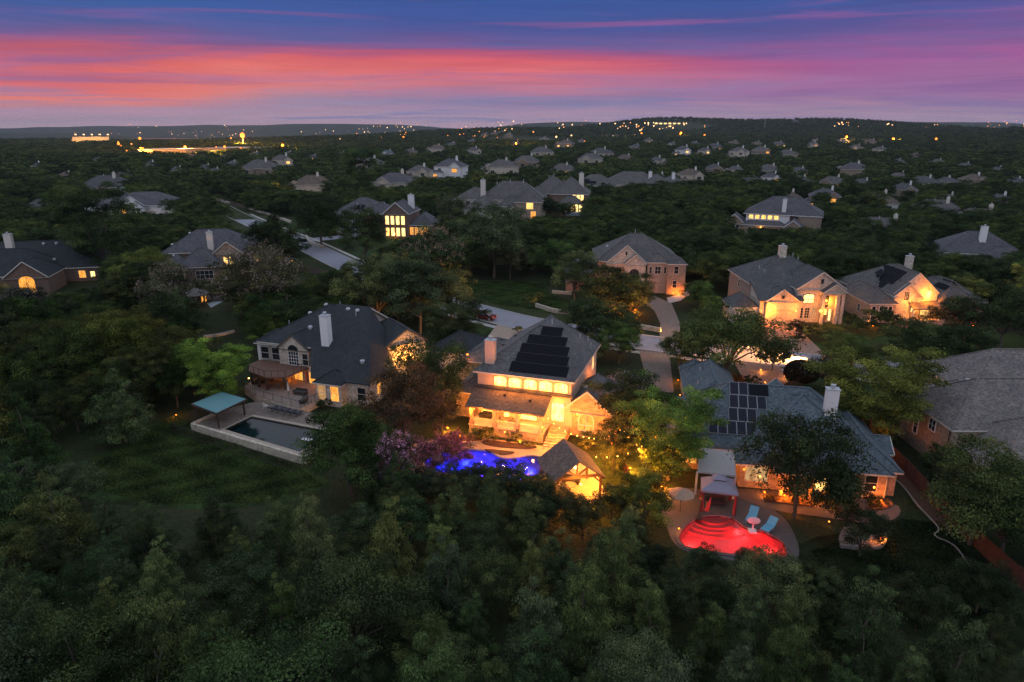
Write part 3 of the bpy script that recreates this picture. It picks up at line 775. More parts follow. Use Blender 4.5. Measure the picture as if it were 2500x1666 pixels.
    # porch lamps
    for x in (-8.0, -4.6, -1.4):
        l = h.lamp(x, 1.4, 3.55, 80, GOLD, .16, 30, (0, 0, -.2))
    for x in (-7.6, -4.6, -1.5): h.lamp(x, -.62, 3.5, 250, WARM, .07, 20, (0, -.5, -.2))  # eave lamps added to throw orange light over the patio
    h.lamp(1.35, 2.9, 4.4, 70, WARM, .14, 30, (0, -.6, 0)); h.lamp(3.9, 3.1, 3.1, 50, WARM, .12, 30, (0, -.7, 0))
    h.lamp(-9.2, .5, 3.2, 200, WARM, .14, 30, (-.5, -.8, 0)); h.lamp(3.3, 14.0, 3.4, 200, AMBER, .12, 20, (1.2, 0, 0))
    h.lamp(.3, -.35, 2.3, 100, WARM, .1, 30, (.4, -.9, -.2)); h.lamp(-4.6, -.45, 1.0, 40, WARM, .08, 10, (0, -1.6, .3))
    # added lights without fixtures, imitating window spill over the porch roof
    for i in range(5): lamp_light((-6.45 + i * 2.04, 2.3, 6.3), 120, WARM, .3, h.root)
    h.rect(-19, 11, -2, 27, .6); return h
HB = house_centre()

# ---- the black-roofed house with the balcony
def house_black():
    h = House('house', 'two-storey stone house with black roof, white chimney and balcony above a rectangular pool', (-16, 86), -18.4, M_LIME, ROOF['black'])
    # main mass: long ridge, the slope facing the pool runs down to one storey
    h.block(-26.2, -11.6, 6.6, 22.0, 6.4, .56, 'x', 'hg', wall=M_LIMEB)
    mb = MB()
    # shed slope in one plane
    pl = lambda y: 3.75 + (y - 1.2) * .565
    Q = [(x, y, pl(y)) for x, y in ((-17.0, 6.3), (-13.9, 1.2), (-4.4, 1.2), (-11.2, 14.3), (-17.0, 14.3))]
    mb.poly(Q); mb.poly([(x, y, z - .18) for x, y, z in Q][::-1])
    for i in range(len(Q)):
        a, b = Q[i], Q[(i + 1) % len(Q)]; mb.poly([(a[0], a[1], a[2] - .18), (b[0], b[1], b[2] - .18), b, a])
    mb.poly([(-4.4, 1.2, 3.75), (-4.4, 8.4, 3.75), (-11.2, 14.3, pl(14.3))]); mb.poly([(-4.4, 8.4, 3.75), (-9.0, 15.5, 6.5), (-11.2, 14.3, pl(14.3))])
    mb.bar((-4.4, 1.2, 3.78), (-11.2, 14.3, pl(14.3) + .03), .24, .07)
    mb.build('roof', ROOF['black'], h.root)
    mb = MB(); mb.box(-13.5, -4.9, 1.7, 7.0, 0, 3.7); mb.box(-16.8, -4.9, 5.0, 7.0, 0, 3.7); mb.build('wall', M_LIME, h.root)
    # bay with three windows
    h.block(-12.6, -8.6, .5, 4.0, 3.45, .75, 'y', 'hh', over=.35, wall=M_LIMEB)
    # gabled dormer block over the balcony
    h.block(-22.6, -17.3, 6.0, 14, 5.9, .80, 'y', 'gh', over=.25, z0=0, wall=M_LIMEB, fascia=M_DARKTRIM)
    h.block(-27.0, -22.4, 6.6, 11.0, 6.1, .7, 'y', 'hh', over=.35, wall=M_WHITE)
    # right wing at an angle, its gable wall floodlit
    w2 = House('gabled_wing', None, (0, 0), 0, M_LIME, ROOF['black'], M_DARKTRIM)
    del w2.root['category']; w2.root.parent = h.root; w2.root.location = (-9.2, 7.4, 0); w2.root.rotation_euler.z = R(49.2)
    w2.block(4.2, 10.4, 0, 10, 6.4, .66, 'y', 'gh', over=.3, wall=M_LIME)
    w2.block(-1.0, 5.2, .25, 9, 5.6, .42, 'y', 'hh', over=.35, wall=M_LIMEB)
    w2.window('f', 3.6, .25, 3.7, 1.0, 1.8, None, (1, 2))
    w2.lamp(6.6, -.5, 4.1, 620, GOLD, .42, 70, (0, -.5, .3))
    w2.window('f', 8.8, 0, 1.0, 1.0, 1.8, None, (1, 2))
    h.block(-3.2, 4.0, 18.5, 27.0, 3.6, .6, 'x', 'hh', wall=M_LIMEB)
    h.lamp(4.3, 16.0, 4.4, 40, AMBER, .16, 30)
    # openings
    h.window('f', -20.0, 6.0, 3.35, 1.7, 2.05, None, (4, 4), fm=M_WHITE); h.window('f', -20.0, 6.0, 5.55, 1.9, .05, None, (1, 1), arch=.95, fm=M_LIMEB, t=.14)
    h.window('f', -17.95, 6.0, 3.5, .95, 1.8, None, (1, 2), fm=M_TRIM)
    h.window('f', -25.6, 6.6, 3.6, 1.4, 1.9, None, (1, 2), fm=M_TRIM); h.window('f', -23.6, 6.6, 3.6, 1.4, 1.9, None, (1, 2), fm=M_TRIM)
    h.window('f', -11.7, .5, .9, 1.3, 2.2, LITD, (1, 2)); h.window('f', -9.6, .5, .9, 1.3, 2.2, LITO, (1, 2))
    h.window('f', -6.0, 1.7, 1.0, 1.3, 1.9, None, (1, 2)); h.window('r', 4.5, -4.9, 1.2, 1.0, 1.6, LITO, (1, 2))
    h.window('f', -25.0, 6.6, .8, 1.2, 1.9, LITO, (2, 2)); h.window('f', -22.0, 6.0, .8, 1.3, 2.0, LITY, (2, 2)); h.window('f', -19.4, 6.0, .5, 1.4, 2.3, LITO, (2, 2))
    h.window('f', -16.0, 5.0, .5, 1.6, 2.4, LITO, (1, 1)); h.door('f', -17.6, 5.99, .3, 1.0, 2.2, m_plain('red_door', (.35, .10, .05), .5, .1))
    h.chimney(-14.6, 7.0, 1.25, 1.15, 11.3, M_WHITE, z0=6.5)
    for x, y in ((-21.5, 13.2), (-19.6, 15.0), (-14.6, 13.4), (-12.9, 13.3), (-19.0, 9.4)): h.vent(x, y, .36)
    mb = MB(); mb.lathe((-7.2, 4.4, pl(4.4) - .05), [(.25, 0), (.25, .25), (.36, .27), (.33, .5), (0, .62)], 10); mb.build('roof_vent', M_GREY, h.root)
    for x, y in ((-17, 15), (-12.6, 12.3), (-24, 11)): h.pipe(x, y, .8)
    # balcony deck, railing, posts and the terrace below
    dk = m_plain('redwood_decking', (.15, .075, .05), .8, .2, 3)
    D = [(-24.9, 1.6), (-21.0, .2), (-18.2, 1.2), (-17.3, 5.98), (-22.65, 5.98), (-22.65, 6.58), (-26.6, 6.58), (-26.9, 4.3)]
    mb = MB(); mb.prism(D, 3.05, 3.28); mb.build('balcony_deck', dk, h.root)
    mb = MB()
    for i in (0, 1, 2):
        a, b = D[i], D[i + 1]; mb.bar((a[0], a[1], 4.25), (b[0], b[1], 4.25), .06, .06)
        for t in (0, .34, .67, 1): x, y = a[0] + (b[0] - a[0]) * t, a[1] + (b[1] - a[1]) * t; mb.bar((x, y, 3.29), (x, y, 4.25), .05, .05)
    a, b = D[7], D[0]; mb.bar((a[0], a[1], 4.25), (b[0], b[1], 4.25), .06, .06)
    mb.build('railing', M_BRONZE, h.root)
    for p in ((-24.6, 1.8), (-22.9, 1.1), (-21.0, .5), (-18.5, 1.4), (-26.3, 4.6)):
        mb = MB(); mb.box(p[0] - .13, p[0] + .13, p[1] - .13, p[1] + .13, .3, 3.04); mb.build('post', M_BRONZE, h.root)
    T = [(-26, 4.2), (-25.2, .6), (-21.4, -1.7), (-12.4, -3.7), (-11.9, -.2), (-12.6, 1.6), (-13.6, 5.0), (-22.6, 5.96), (-26, 6.5)]
    mb = MB(); mb.prism(T, -.5, 1.1); mb.build('terrace_wall', M_LIME, h.root)
    mb = MB(); mb.prism([(x * .995 - .1, y) for x, y in T], 1.103, 1.16, bottom=False); mb.build('terrace_floor', m_plain('terrace_stone', (.22, .17, .14), .85, .2, 2), h.root)
    for side in range(1, 4):
        a, b = T[side], T[side + 1]; mb = MB(); mb.bar((a[0], a[1], 2.1), (b[0], b[1], 2.1), .05, .05)
        for t in np.linspace(0, 1, 6): x, y = a[0] + (b[0] - a[0]) * t, a[1] + (b[1] - a[1]) * t; mb.bar((x, y, 1.1), (x, y, 2.1), .045, .045)
        mb.build('railing', M_BRONZE, h.root)
    h.lamp(-20.2, 5.6, 2.7, 45, AMBER, .1, 14, (0, -.3, 0)); h.lamp(-15.0, 4.6, 2.8, 30, AMBER, .1, 14, (0, -.3, 0)); h.lamp(-26.4, 3.2, 1.4, 12, GOLD, .12, 14)
    h.rect(-27, 6, -4, 26, .6); return h
HA = house_black()

# ---- house with the blue-grey roof and the red pool
def house_blue():
    h = House('house', 'single-storey house with blue-grey roof, framed solar panels and white chimney beside the red pool', (25, 72), -10, M_BRICKP, ROOF['blue'])
    h.block(-6.3, 15.9, -1.5, 11.4, 3.0, .80, 'x', 'hh')
    h.block(.8, 15.9, -4.8, 11.2, 3.0, .67, 'x', 'hh')
    h.block(4.6, 11.4, -6.2, 4.5, 3.0, .95, 'y', 'hh', walls=False)
    h.block(-3.7, 2.8, 8.5, 23.0, 3.3, .85, 'y', 'hh'); h.block(-3.7, -.4, 21.0, 25.0, 3.3, .9, 'y', 'hh')
    h.block(4.6, 10.4, 7.0, 13.2, 3.2, .95, 'y', 'hg')
    h.block(13.2, 17.4, .2, 3.6, 3.1, .6, 'x', 'hg'); h.block(12.0, 17.0, -4.0, 9.0, 3.0, .75, 'y', 'hh')
    h.chimney(10.9, 1.2, 1.3, .95, 9.9, M_WHITE)
    # framed panels, bottom row of five, then three, four, two; a black pool-heating mat top right
    sl = .80
    rows = [(1.05, [-2.65, -1.6, -.55, .5, 1.55]), (2.43, [-.35, .7, 1.75]), (3.81, [-.20, .85, 1.9, 2.95])]
    fr = m_plain('panel_frame', (.34, .35, .37), .4, .05)
    k = .80
    # slope of the left hip-ended block; the main slope for the rest
    for yc, xs in rows:
        for x in xs: h.solar(x + .9, yc - .85, 1.02, 1.72, M_CELLS, fr, grad=(0, .80), zc=max(h.z(x + .9, yc - .85), 3 + .80 * (yc - .85 + 1.95)) + .03)
    for x in (-.1, .95): h.solar(x + .9, 4.35, 1.02, 1.72, M_CELLS, fr, grad=(0, .80), zc=3 + .80 * 6.3 + .03)
    for x in (2.1, 3.2): h.solar(x + .95, 4.3, 1.08, 1.5, M_MAT, M_MAT, grad=(0, .80), zc=3 + .80 * 6.25 + .03)
    for x, y in ((-2.4, 14), (-1.8, 18), (6.2, 10.0)): h.pipe(x, y, .5)
    h.window('f', 2.6, -4.8, .9, 2.3, 1.7, LITD, (2, 1)); h.window('f', 9.0, -4.8, .4, 1.6, 2.3, LITY, (1, 1)); h.door('f', 11.0, -4.8, .05, 1.0, 2.2, m_plain('brown_door', (.16, .09, .05), .5, .1), LITO)
    h.window('f', 14.2, -4.8, .8, 1.3, 1.9, None, (1, 2)); h.window('l', 12.0, -6.3, .8, 1.4, 1.6, None, (1, 2)); h.window('f', -4.2, -1.5, .8, 1.4, 1.8, LITO, (1, 2))
    for x in (5.0, 8.0, 11.4): 
        mb = MB(); mb.box(x - .15, x + .15, -6.4, -6.1, .0, 2.98); mb.build('post', M_BRICKP, h.root)
    mb = MB(); mb.tube((13.6, -5.0, 0), (13.6, -5.0, 2.8), .05); mb.tube((15.7, -5.0, 0), (15.7, -5.0, 2.8), .05); mb.build('downpipe', M_TRIM, h.root)
    h.lamp(1.2, -5.1, 2.3, 6, AMBER, .08, 12); h.lamp(10.0, -5.2, 2.4, 14, AMBER, .1, 14); h.lamp(-4.4, 16, 2.2, 60, AMBER, .1, 14, (-.5, 0, 0))
    h.lamp(3.4, 20.4, 2.2, 150, AMBER, .1, 14, (.9, 0, 0)); h.lamp(3.4, 12.6, 2.0, 70, AMBER, .1, 14, (.6, .6, 0)); h.lamp(17.6, 6.0, 2.0, 90, AMBER, .1, 14, (.9, 0, 0))
    # flat pale patio cover
    mb = MB(); A = [h.root.matrix_basis.inverted() @ G(*p) for p in ((1706, 1093, 3.15), (1793, 1103, 3.15), (1797, 1162, 2.9), (1703, 1151, 2.9))]
    mb.poly(A[::-1]); mb.poly([p - Vector((0, 0, .2)) for p in A])
    for i in range(4): a, b = A[i], A[(i + 1) % 4]; mb.poly([a - Vector((0, 0, .2)), b - Vector((0, 0, .2)), b, a])
    mb.build('patio_cover', m_plain('pale_roof_panel', (.40, .37, .36), .7, .05), h.root)
    for p in (A[2], A[3]):
        mb = MB(); mb.box(p.x - .1, p.x + .1, p.y + .1, p.y + .3, 0, 2.72); mb.build('post', M_TRIM, h.root)
    h.rect(-7, 17, -7.5, 25, .6); return h
HC = house_blue()

def house_right():
    h = House('house', 'grey-roofed tan brick house cut off by the right edge, one white cross-barred window', (49.6, 70.2), -1, M_BRICKT, ROOF['grey'])
    h.block(0, 19, 0, 10.5, 5.5, .76, 'x', 'hh', over=.3)
    h.block(1.2, 19, -7.0, 4.0, 3.2, .78, 'x', 'hh', over=.35); h.block(7.0, 19, -11, 4, 3.4, .85, 'y', 'hh', over=.35)
    h.block(9, 26, 11.5, 23, 5.2, .68, 'x', 'hh'); h.block(4.5, 12, 9, 17, 3.6, .7, 'y', 'hh')
    h.window('l', 3.7, 0, 3.7, 1.2, 1.35, None, (2, 2), fm=M_WHITE); h.window('l', 6.8, 0, 1.9, .8, 1.9, None, (1, 2), fm=M_WHITE)
    mb = MB(); mb.tube((-.12, .3, 0), (-.12, .3, 5.3), .06); mb.build('downpipe', M_BRONZE, h.root)
    for x, y, r in ((5.2, 6.8, .36), (9.0, 6.6, .36), (12.2, 6.6, .36), (12.6, .4, .36)): h.vent(x, y, r)
    for x, y in ((10.5, 1.5), (7.0, -1.0), (12, 5.8)): h.pipe(x, y, .5)
    h.rect(-1, 24, -9, 23, .5); return h
HD = house_right()

def house_cream():
    h = House('house', 'two-storey cream brick house with glowing garage lantern and tall columned entry', (0, 0), 0, M_BRICKW, ROOF['char'])
    h.block(49.6, 67.0, 139.0, 153.0, 6.9, .60, 'x', 'hh', wall=M_BRICKT)
    h.block(57.2, 66.6, 133.4, 146.0, 6.9, .70, 'y', 'gh', over=.3)
    # slope running down over the garage
    mb = MB(); k = (10.9 - 4.9) / (146 - 132); Q = [(x, y, 4.9 + k * (y - 132)) for x, y in ((49.2, 132), (58.2, 132), (58.2, 145), (54.6, 145), (49.2, 138.6))]
    mb.poly(Q); mb.poly([(x, y, z - .2) for x, y, z in Q][::-1])
    for i in range(5): a, b = Q[i], Q[(i + 1) % 5]; mb.poly([(a[0], a[1], a[2] - .2), (b[0], b[1], b[2] - .2), b, a])
    mb.build('roof', ROOF['char'], h.root)
    mb = MB(); mb.box(49.7, 58, 132.6, 139.2, 0, 4.85); mb.poly([(49.75, 132.6, 4.8), (49.75, 139, 4.8), (49.75, 139, 7.6), (49.75, 132.6, 5.0)]); mb.build('wall', M_BRICKW, h.root)
    h.block(50.7, 56.9, 131.8, 138, 4.8, .72, 'y', 'gh', over=.25)
    h.block(44.6, 49.7, 133.2, 140.0, 3.2, .75, 'y', 'hh', over=.3, wall=M_WHITE)
    h.block(61.9, 66.2, 131.9, 136, 6.5, .72, 'y', 'gh', over=.25, walls=False)
    mb = MB(); mb.poly([(61.9, 131.95, 6.5), (66.2, 131.95, 6.5), (66.2, 131.95, 6.6), (64.05, 131.95, 8.2), (61.9, 131.95, 6.6)]); mb.box(61.9, 66.2, 131.96, 132.3, 5.9, 6.5); mb.build('wall', M_BRICKW, h.root)
    for x in (62.1, 65.9, 64.9):
        mb = MB(); mb.box(x - .3, x + .3, 131.95, 132.55, 0, 5.9); mb.box(x - .38, x + .38, 131.87, 132.63, 2.4, 2.65); mb.build('column', M_BRICKW, h.root)
    h.door('f', 53.8, 131.79, 0, 4.3, 2.4, m_plain('tan_garage_door', (.50, .40, .32), .6, .05), garage=True)
    mb = MB()
    for i in range(12):
        a, b = math.pi * i / 12, math.pi * (i + 1) / 12; P = lambda t, r, s: (53.8 - r * math.cos(t), 131.7, 2.35 + s * math.sin(t))
        mb.poly([P(a, 2.3, .45), P(b, 2.3, .45), P(b, 2.6, .75), P(a, 2.6, .75)])
    mb.build('brick_arch', M_BRICKP, h.root)
    h.window('f', 59.6, 133.4, 4.1, 2.1, 1.4, LITC, (2, 2), arch=.35, fm=m_plain('olive_trim', (.25, .2, .12), .6, .1))
    for x in (58.3, 59.6, 60.9): h.window('f', x, 133.4, .9, .9, 2.1, None if x < 60 else LITD, (2, 4))
    h.window('f', 62.9, 133.38, 3.1, 1.6, 2.1, None, (2, 3), arch=.6); h.window('f', 65.4, 133.38, 3.2, .8, 2.2, None, (1, 3))
    h.door('f', 62.9, 133.37, .3, 1.4, 2.5, m_plain('oak_door', (.35, .2, .08), .5, .1), LITW); h.window('f', 64.2, 133.38, .4, .5, 2.3, LITC, (1, 3)); h.window('f', 65.5, 133.38, .4, .6, 2.3, LITC, (1, 3))
    h.window('f', 61.9, 133.4, 8.0, .55, .9, None, (1, 1), fm=M_BRICKP); h.window('f', 53.8, 131.79, 5.3, .55, .6, None, (1, 1), fm=M_BRICKP); h.window('l', 146, 49.6, 4.6, .9, 1.5, None, (1, 2))
    h.chimney(58.2, 146.0, 1.4, 1.3, 13.4, M_LIMEB); 
    for x, y in ((60.8, 146.5), (62.0, 146.5), (52.5, 143), (53, 141)): h.pipe(x, y, .9, .08)
    h.lamp(51.2, 131.3, 3.0, 560, WARM, .30, 45, (0, -.7, 0)); h.lamp(61.4, 131.4, 2.9, 220, WARM, .26, 45, (0, -.7, 0)); h.lamp(63.6, 132.8, 4.9, 200, WARM, .16, 30, (0, -.3, -.6)); h.lamp(56.5, 131.2, 2.9, 420, WARM, .12, 30, (0, -1.6, .4))
    h.lamp(69.0, 140, 5.4, 60, GOLD, .34, 20, (0, -.4, 0))
    h.rect(44, 68, 131, 154, .8); return h
HE = house_cream()

def house_gold():
    h = House('house', 'house with a tall floodlit golden gable, brick steps and dark roof panels', (0, 0), 0, M_BRICKT, ROOF['taupe'])
    gold = M_LIMEB
    h.block(74.6, 91.0, 139.0, 153.0, 4.6, .66, 'x', 'hh')
    h.block(77.3, 86.0, 134.4, 147.0, 5.8, .92, 'y', 'gh', over=.2, wall=gold)
    h.block(76.9, 82.2, 133.4, 143.0, 5.4, .92, 'y', 'gh', over=.2, wall=gold)
    h.block(71.9, 77.2, 133.0, 146.0, 4.0, .85, 'y', 'hh', over=.3, wall=M_BRICKP)
    h.block(86.0, 93.6, 132.5, 147.0, 4.0, .85, 'y', 'hh', over=.35)
    h.block(88.0, 97.0, 136, 150.0, 3.6, .7, 'y', 'hh')
    mb = MB(); Q = [(79.8, 131.2, 3.3), (85.8, 131.2, 3.3), (85.8, 134.35, 4.3), (79.8, 133.35, 4.3)]
    mb.poly(Q); mb.poly([(x, y, z - .18) for x, y, z in Q][::-1])
    for i in range(4): a, b = Q[i], Q[(i + 1) % 4]; mb.poly([(a[0], a[1], a[2] - .18), (b[0], b[1], b[2] - .18), b, a])
    mb.build('porch_roof', ROOF['brown'], h.root)
    for x in (80.0, 85.6):
        mb = MB(); mb.box(x - .22, x + .22, 131.3, 131.75, 0, 3.1); mb.build('column', M_LIMEB, h.root)
    mb = MB(); mb.box(78.2, 86, 131.0, 134.3, -.2, .95); mb.build('porch_base', M_BRICKP, h.root)
    for i in range(10):
        mb = MB(); mb.box(76.6, 79.4, 131.2 - .42 * i, 131.2 - .42 * (i + 1) + .41, -.2, .93 - .095 * i); mb.build('step', M_PAVER, h.root)
    h.window('f', 79.2, 133.4, 4.6, .95, 1.7, None, (3, 4), fm=M_TRIM); h.window('f', 84.2, 134.4, 4.8, .8, 1.4, LITC, (1, 2), fm=M_TRIM)
    for x in (72.8, 74.3, 75.2, 76.1): h.window('f', x, 133.0, .5, .75, 2.9, None, (1, 3), fm=M_WHITE)
    h.window('l', 137, 71.9, 1.4, 1.0, 1.5, None, (2, 2)); h.window('l', 148, 74.6, 1.2, 1.0, 1.6, None, (2, 2))
    h.door('f', 81.0, 133.35, 1.0, 1.2, 2.2, m_plain('oak_door', (.35, .2, .08), .5, .1), LITC); h.window('f', 83.9, 134.36, 1.2, 1.7, 1.8, LITY, (1, 1), fm=M_DARKTRIM)
    h.chimney(86.6, 147.2, 1.3, 1.1, 11.0, M_LIMEB)
    for r in range(5):
        for q in range(2): h.solar(79.3 + q * 1.5 - r * .42, 145.0 - 1.25 * r * 1.05, 1.4, 1.5, M_MAT, M_MAT)
    for r in range(3):
        for q in range(4): h.solar(78.7 + r * .95, 138.4 + q * 1.6, 1.55, 1.2, M_MAT, M_MAT, lift=.09)
    for r in range(3):
        for q in range(2): h.solar(88.6 + q * 1.5, 136.3 + r * 1.3, 1.3, 1.3, M_MAT, M_MAT)
    h.lamp(83.3, 133.9, 4.95, 520, WARM, .2, 40, (.3, -.9, .4)); h.lamp(80.2, 131.9, 2.7, 200, GOLD, .3, 45, (.1, -.5, 0)); h.lamp(83.8, 132.6, 2.9, 120, WARM, .12, 30, (0, 0, -.3)); h.lamp(79.6, 132.4, 4.5, 320, WARM, .06, 20, (0, -.8, 0))
    h.lamp(71.6, 132.0, .6, 60, WARM, .06, 20, (-.3, -.8, 0))
    h.rect(71, 97, 130, 154, .8); return h
HF = house_gold()

def house_whitegable():
    h = House('house', 'tan brick house with pale stone gable and arched window behind uplit trees', (0, 0), -3, M_BRICKT, ROOF['taupe'])
    o = (10, 161)
    h.root.location = (10, 161, 0)
    h.block(10.5, 30.0, .5, 17.0, 7.4, .62, 'x', 'hh'); h.block(12.5, 21.6, -1.2, 9, 7.3, .86, 'y', 'gh', over=.3, wall=M_LIMEB)
    h.block(16.6, 21.4, -2.0, 4, 7.1, .86, 'y', 'gh', over=.25, wall=M_LIMEB)
    h.block(3.0, 13.0, -.2, 11, 4.6, .7, 'x', 'hh'); h.block(22.0, 27.0, -1.0, 4, 7.4, .7, 'x', 'hh', over=.3, wall=M_BRICKP); h.block(26.6, 30.8, -2.2, 5, 7.3, .62, 'y', 'hh', over=.3)
    h.window('f', 18.9, -2.0, 2.2, 2.1, 2.8, None, (3, 4), arch=.9, fm=M_DARKTRIM); h.window('f', 14.4, -1.2, 3.2, 1.3, 2.3, None, (2, 3), arch=.5, fm=M_DARKTRIM)
    h.window('f', 24.5, -1.0, 4.7, 1.3, 1.7, None, (2, 2)); h.window('f', 22.8, -1.0, 4.8, .55, 1.5, None, (1, 2)); h.window('f', 26.2, -1.0, 4.8, .5, 1.5, None, (1, 2))
    h.window('f', 28.6, -2.2, 5.0, .95, 1.7, None, (1, 2)); h.window('f', 28.4, -2.2, 1.6, .95, 1.7, None, (1, 2)); h.window('f', 16.9, -1.2, 9.1, .35, .8, None, (1, 1), fm=M_BRICKP)
    h.lamp(30.0, -2.5, .6, 160, AMBER, .08, 20, (-.3, -.7, 0)); h.lamp(28.2, -2.6, .5, 110, AMBER, .08, 20, (0, -.7, 0))
    for x, y in ((8, 4.0), (4.6, 3), (20, 8.9)): h.pipe(x, y, .9, .09)
    h.vent(13.2, 8.0, .35)
    h.rect(2, 31, -3, 17, .8); return h
HG = house_whitegable()

def house_lit():
    h = House('house', 'brick house with two storeys of tall bright windows under a front gable', (-42, 243), -8, M_BRICKR, ROOF['slate'], M_WHITE)
    h.block(-22, -6, 6, 20, 7.0, .58, 'x', 'hh', wall=M_WHITE, over=.5); h.block(-12, -2, 4.5, 16, 7.0, .6, 'x', 'hh')
    h.block(-3.0, 5.0, 0, 14, 7.6, .82, 'y', 'gh', over=.35); h.block(4.6, 12.4, 1.5, 13, 4.0, .8, 'y', 'hh', over=.3)
    for i in range(4):
        h.window('f', -2.0 + i * 1.75, 0, 4.2, 1.15, 2.7, LITC, (1, 1), fm=M_BRICKR); h.window('f', -2.0 + i * 1.75, 0, .6, 1.15, 2.6, LITC if i else LITY, (1, 1), fm=M_BRICKR)
    for i in range(4): h.window('f', 5.6 + i * 1.6, 1.5, .9, 1.2, 2.4, LITO, (2, 1))
    h.window('f', -7.4, 4.5, 4.4, 1.4, 1.6, None, (2, 1)); h.chimney(3.6, 9, 1.8, 1.5, 12.6, M_WHITE)
    h.root.scale = (1.1, 1.1, 1.12)
    h.lamp(.3, -.6, 1.3, 120, GOLD, .3, 30); h.lamp(-9.5, 4.0, 1.8, 30, AMBER, .2, 20)
    h.solar(-14.5, 8.2, 1.2, 2.4, M_MAT, M_MAT); h.solar(-12.9, 8.2, 1.2, 2.4, M_MAT, M_MAT)
    for x, y in ((-15, 9), (-6, 10)): h.pipe(x, y, .8, .09)
    h.rect(-23, 13, -1, 20, .6); return h
house_lit()

def house_pair():
    h = House('house', 'rambling grey-roofed house with tall pale chimney, left of the brick bow-front house', (-6, 287), -6, M_TRIM, ROOF['taupe'], M_TRIM)
    h.block(-18, -4, 12, 26, 6.5, .55, 'x', 'hh', wall=M_WHITE); h.block(-8, 16, 8, 24, 6.8, .72, 'x', 'hh'); h.block(-13, 2, -2, 12, 4.0, .6, 'x', 'hh')
    h.block(6, 15.5, 2, 16, 6.6, .8, 'y', 'hh', wall=M_BRICKT); h.block(0, 8, 3, 16, 5.0, .9, 'y', 'hh')
    h.chimney(-6.5, 9, 1.7, 1.5, 13.6, M_TRIM); h.window('f', 11.5, 2, 4.2, 2.4, 2.3, LITY, (2, 1)); h.window('f', 12.8, 2, .8, 1.8, 2.6, LITO, (2, 1)); h.window('f', 3.0, 3, 2.6, 1.0, 1.0, LITY, (1, 1))
    h.window('f', -15.5, 12, 4.2, 1.6, 1.6, None, (2, 1)); h.window('f', -12.8, 12, 4.2, 1.6, 1.6, None, (2, 1)); h.window('f', -7, 12, 4.2, 1.6, 1.4, None, (2, 1))
    for x in (-2, 3, 8): h.pipe(x, 15.2, 1.2, .12)
    h.root.scale = (1.15, 1.15, 1.18)
    h.rect(-19, 17, -3, 26, .6)
    h = House('house', 'dark brick house with bow windows lit yellow on two floors', (22, 312), -9, M_BRICKR, ROOF['taupe'], M_TRIM)
    h.block(-12, 3, 4, 20, 7.2, .8, 'x', 'hh'); h.block(-4, 10, 2, 18, 7.2, .8, 'x', 'hh'); h.block(-14, -6, 2, 12, 7.0, .6, 'y', 'hh', wall=M_BRICKT); h.block(-1, 8.5, -1.5, 6, 4.0, .7, 'x', 'hh')
    mb = MB(); mb.box(2, 10.2, -4.5, -1.6, -1, 1.2); mb.build('deck', m_plain('blue_deck', (.45, .52, .6), .7, .1), h.root)
    for x in (4.9, 6.4, 7.9): h.window('f', x, 2, 4.8, 1.1, 2.2, LITC, (2, 1)); h.window('f', x - .3, -1.5, 1.2, 1.1, 2.6, LITC, (2, 1))
    for x in (-.2, 2.2): h.window('f', x, -1.5, 1.2, 1.7, 2.3, LITY, (1, 1))
    h.window('f', -10, 2, 2.0, 2.6, 1.6, LITD, (2, 2), arch=1.0); h.chimney(7.0, 10, 1.8, 1.6, 14.4, M_TRIM)
    for x in (-6, -4, 0): h.pipe(x, 12, 1.2, .12)
    h.root.scale = (1.18, 1.18, 1.2)
    h.rect(-15, 11, -5, 20, .6)
    h = House('house', 'long low house with a black roof mat and columned back porch', (58, 402), -7, M_LIMEB, ROOF['taupe'], M_TRIM)
    h.block(-22, 2, 2, 20, 5.0, .62, 'x', 'hh'); h.block(-6, 30, 8, 32, 5.2, .55, 'x', 'hh'); h.block(16, 36, 6, 26, 5.0, .6, 'x', 'hh'); h.block(28, 44, 14, 34, 5, .6, 'x', 'hh')
    h.solar(-16, 5.0, 5.0, 4.6, M_MAT, M_MAT); h.solar(-11.5, 4.2, 4.0, 2.6, M_MAT, M_MAT); h.chimney(22, 14, 2, 1.8, 12.4, M_WHITE); h.chimney(36, 20, 1.8, 1.8, 11.6, M_WHITE)
    for x in (6, 11, 16): h.window('f', x, 8, .8, 3.0, 3.2, None, (2, 1))
    h.rect(-23, 45, 1, 34, .6)
house_pair()

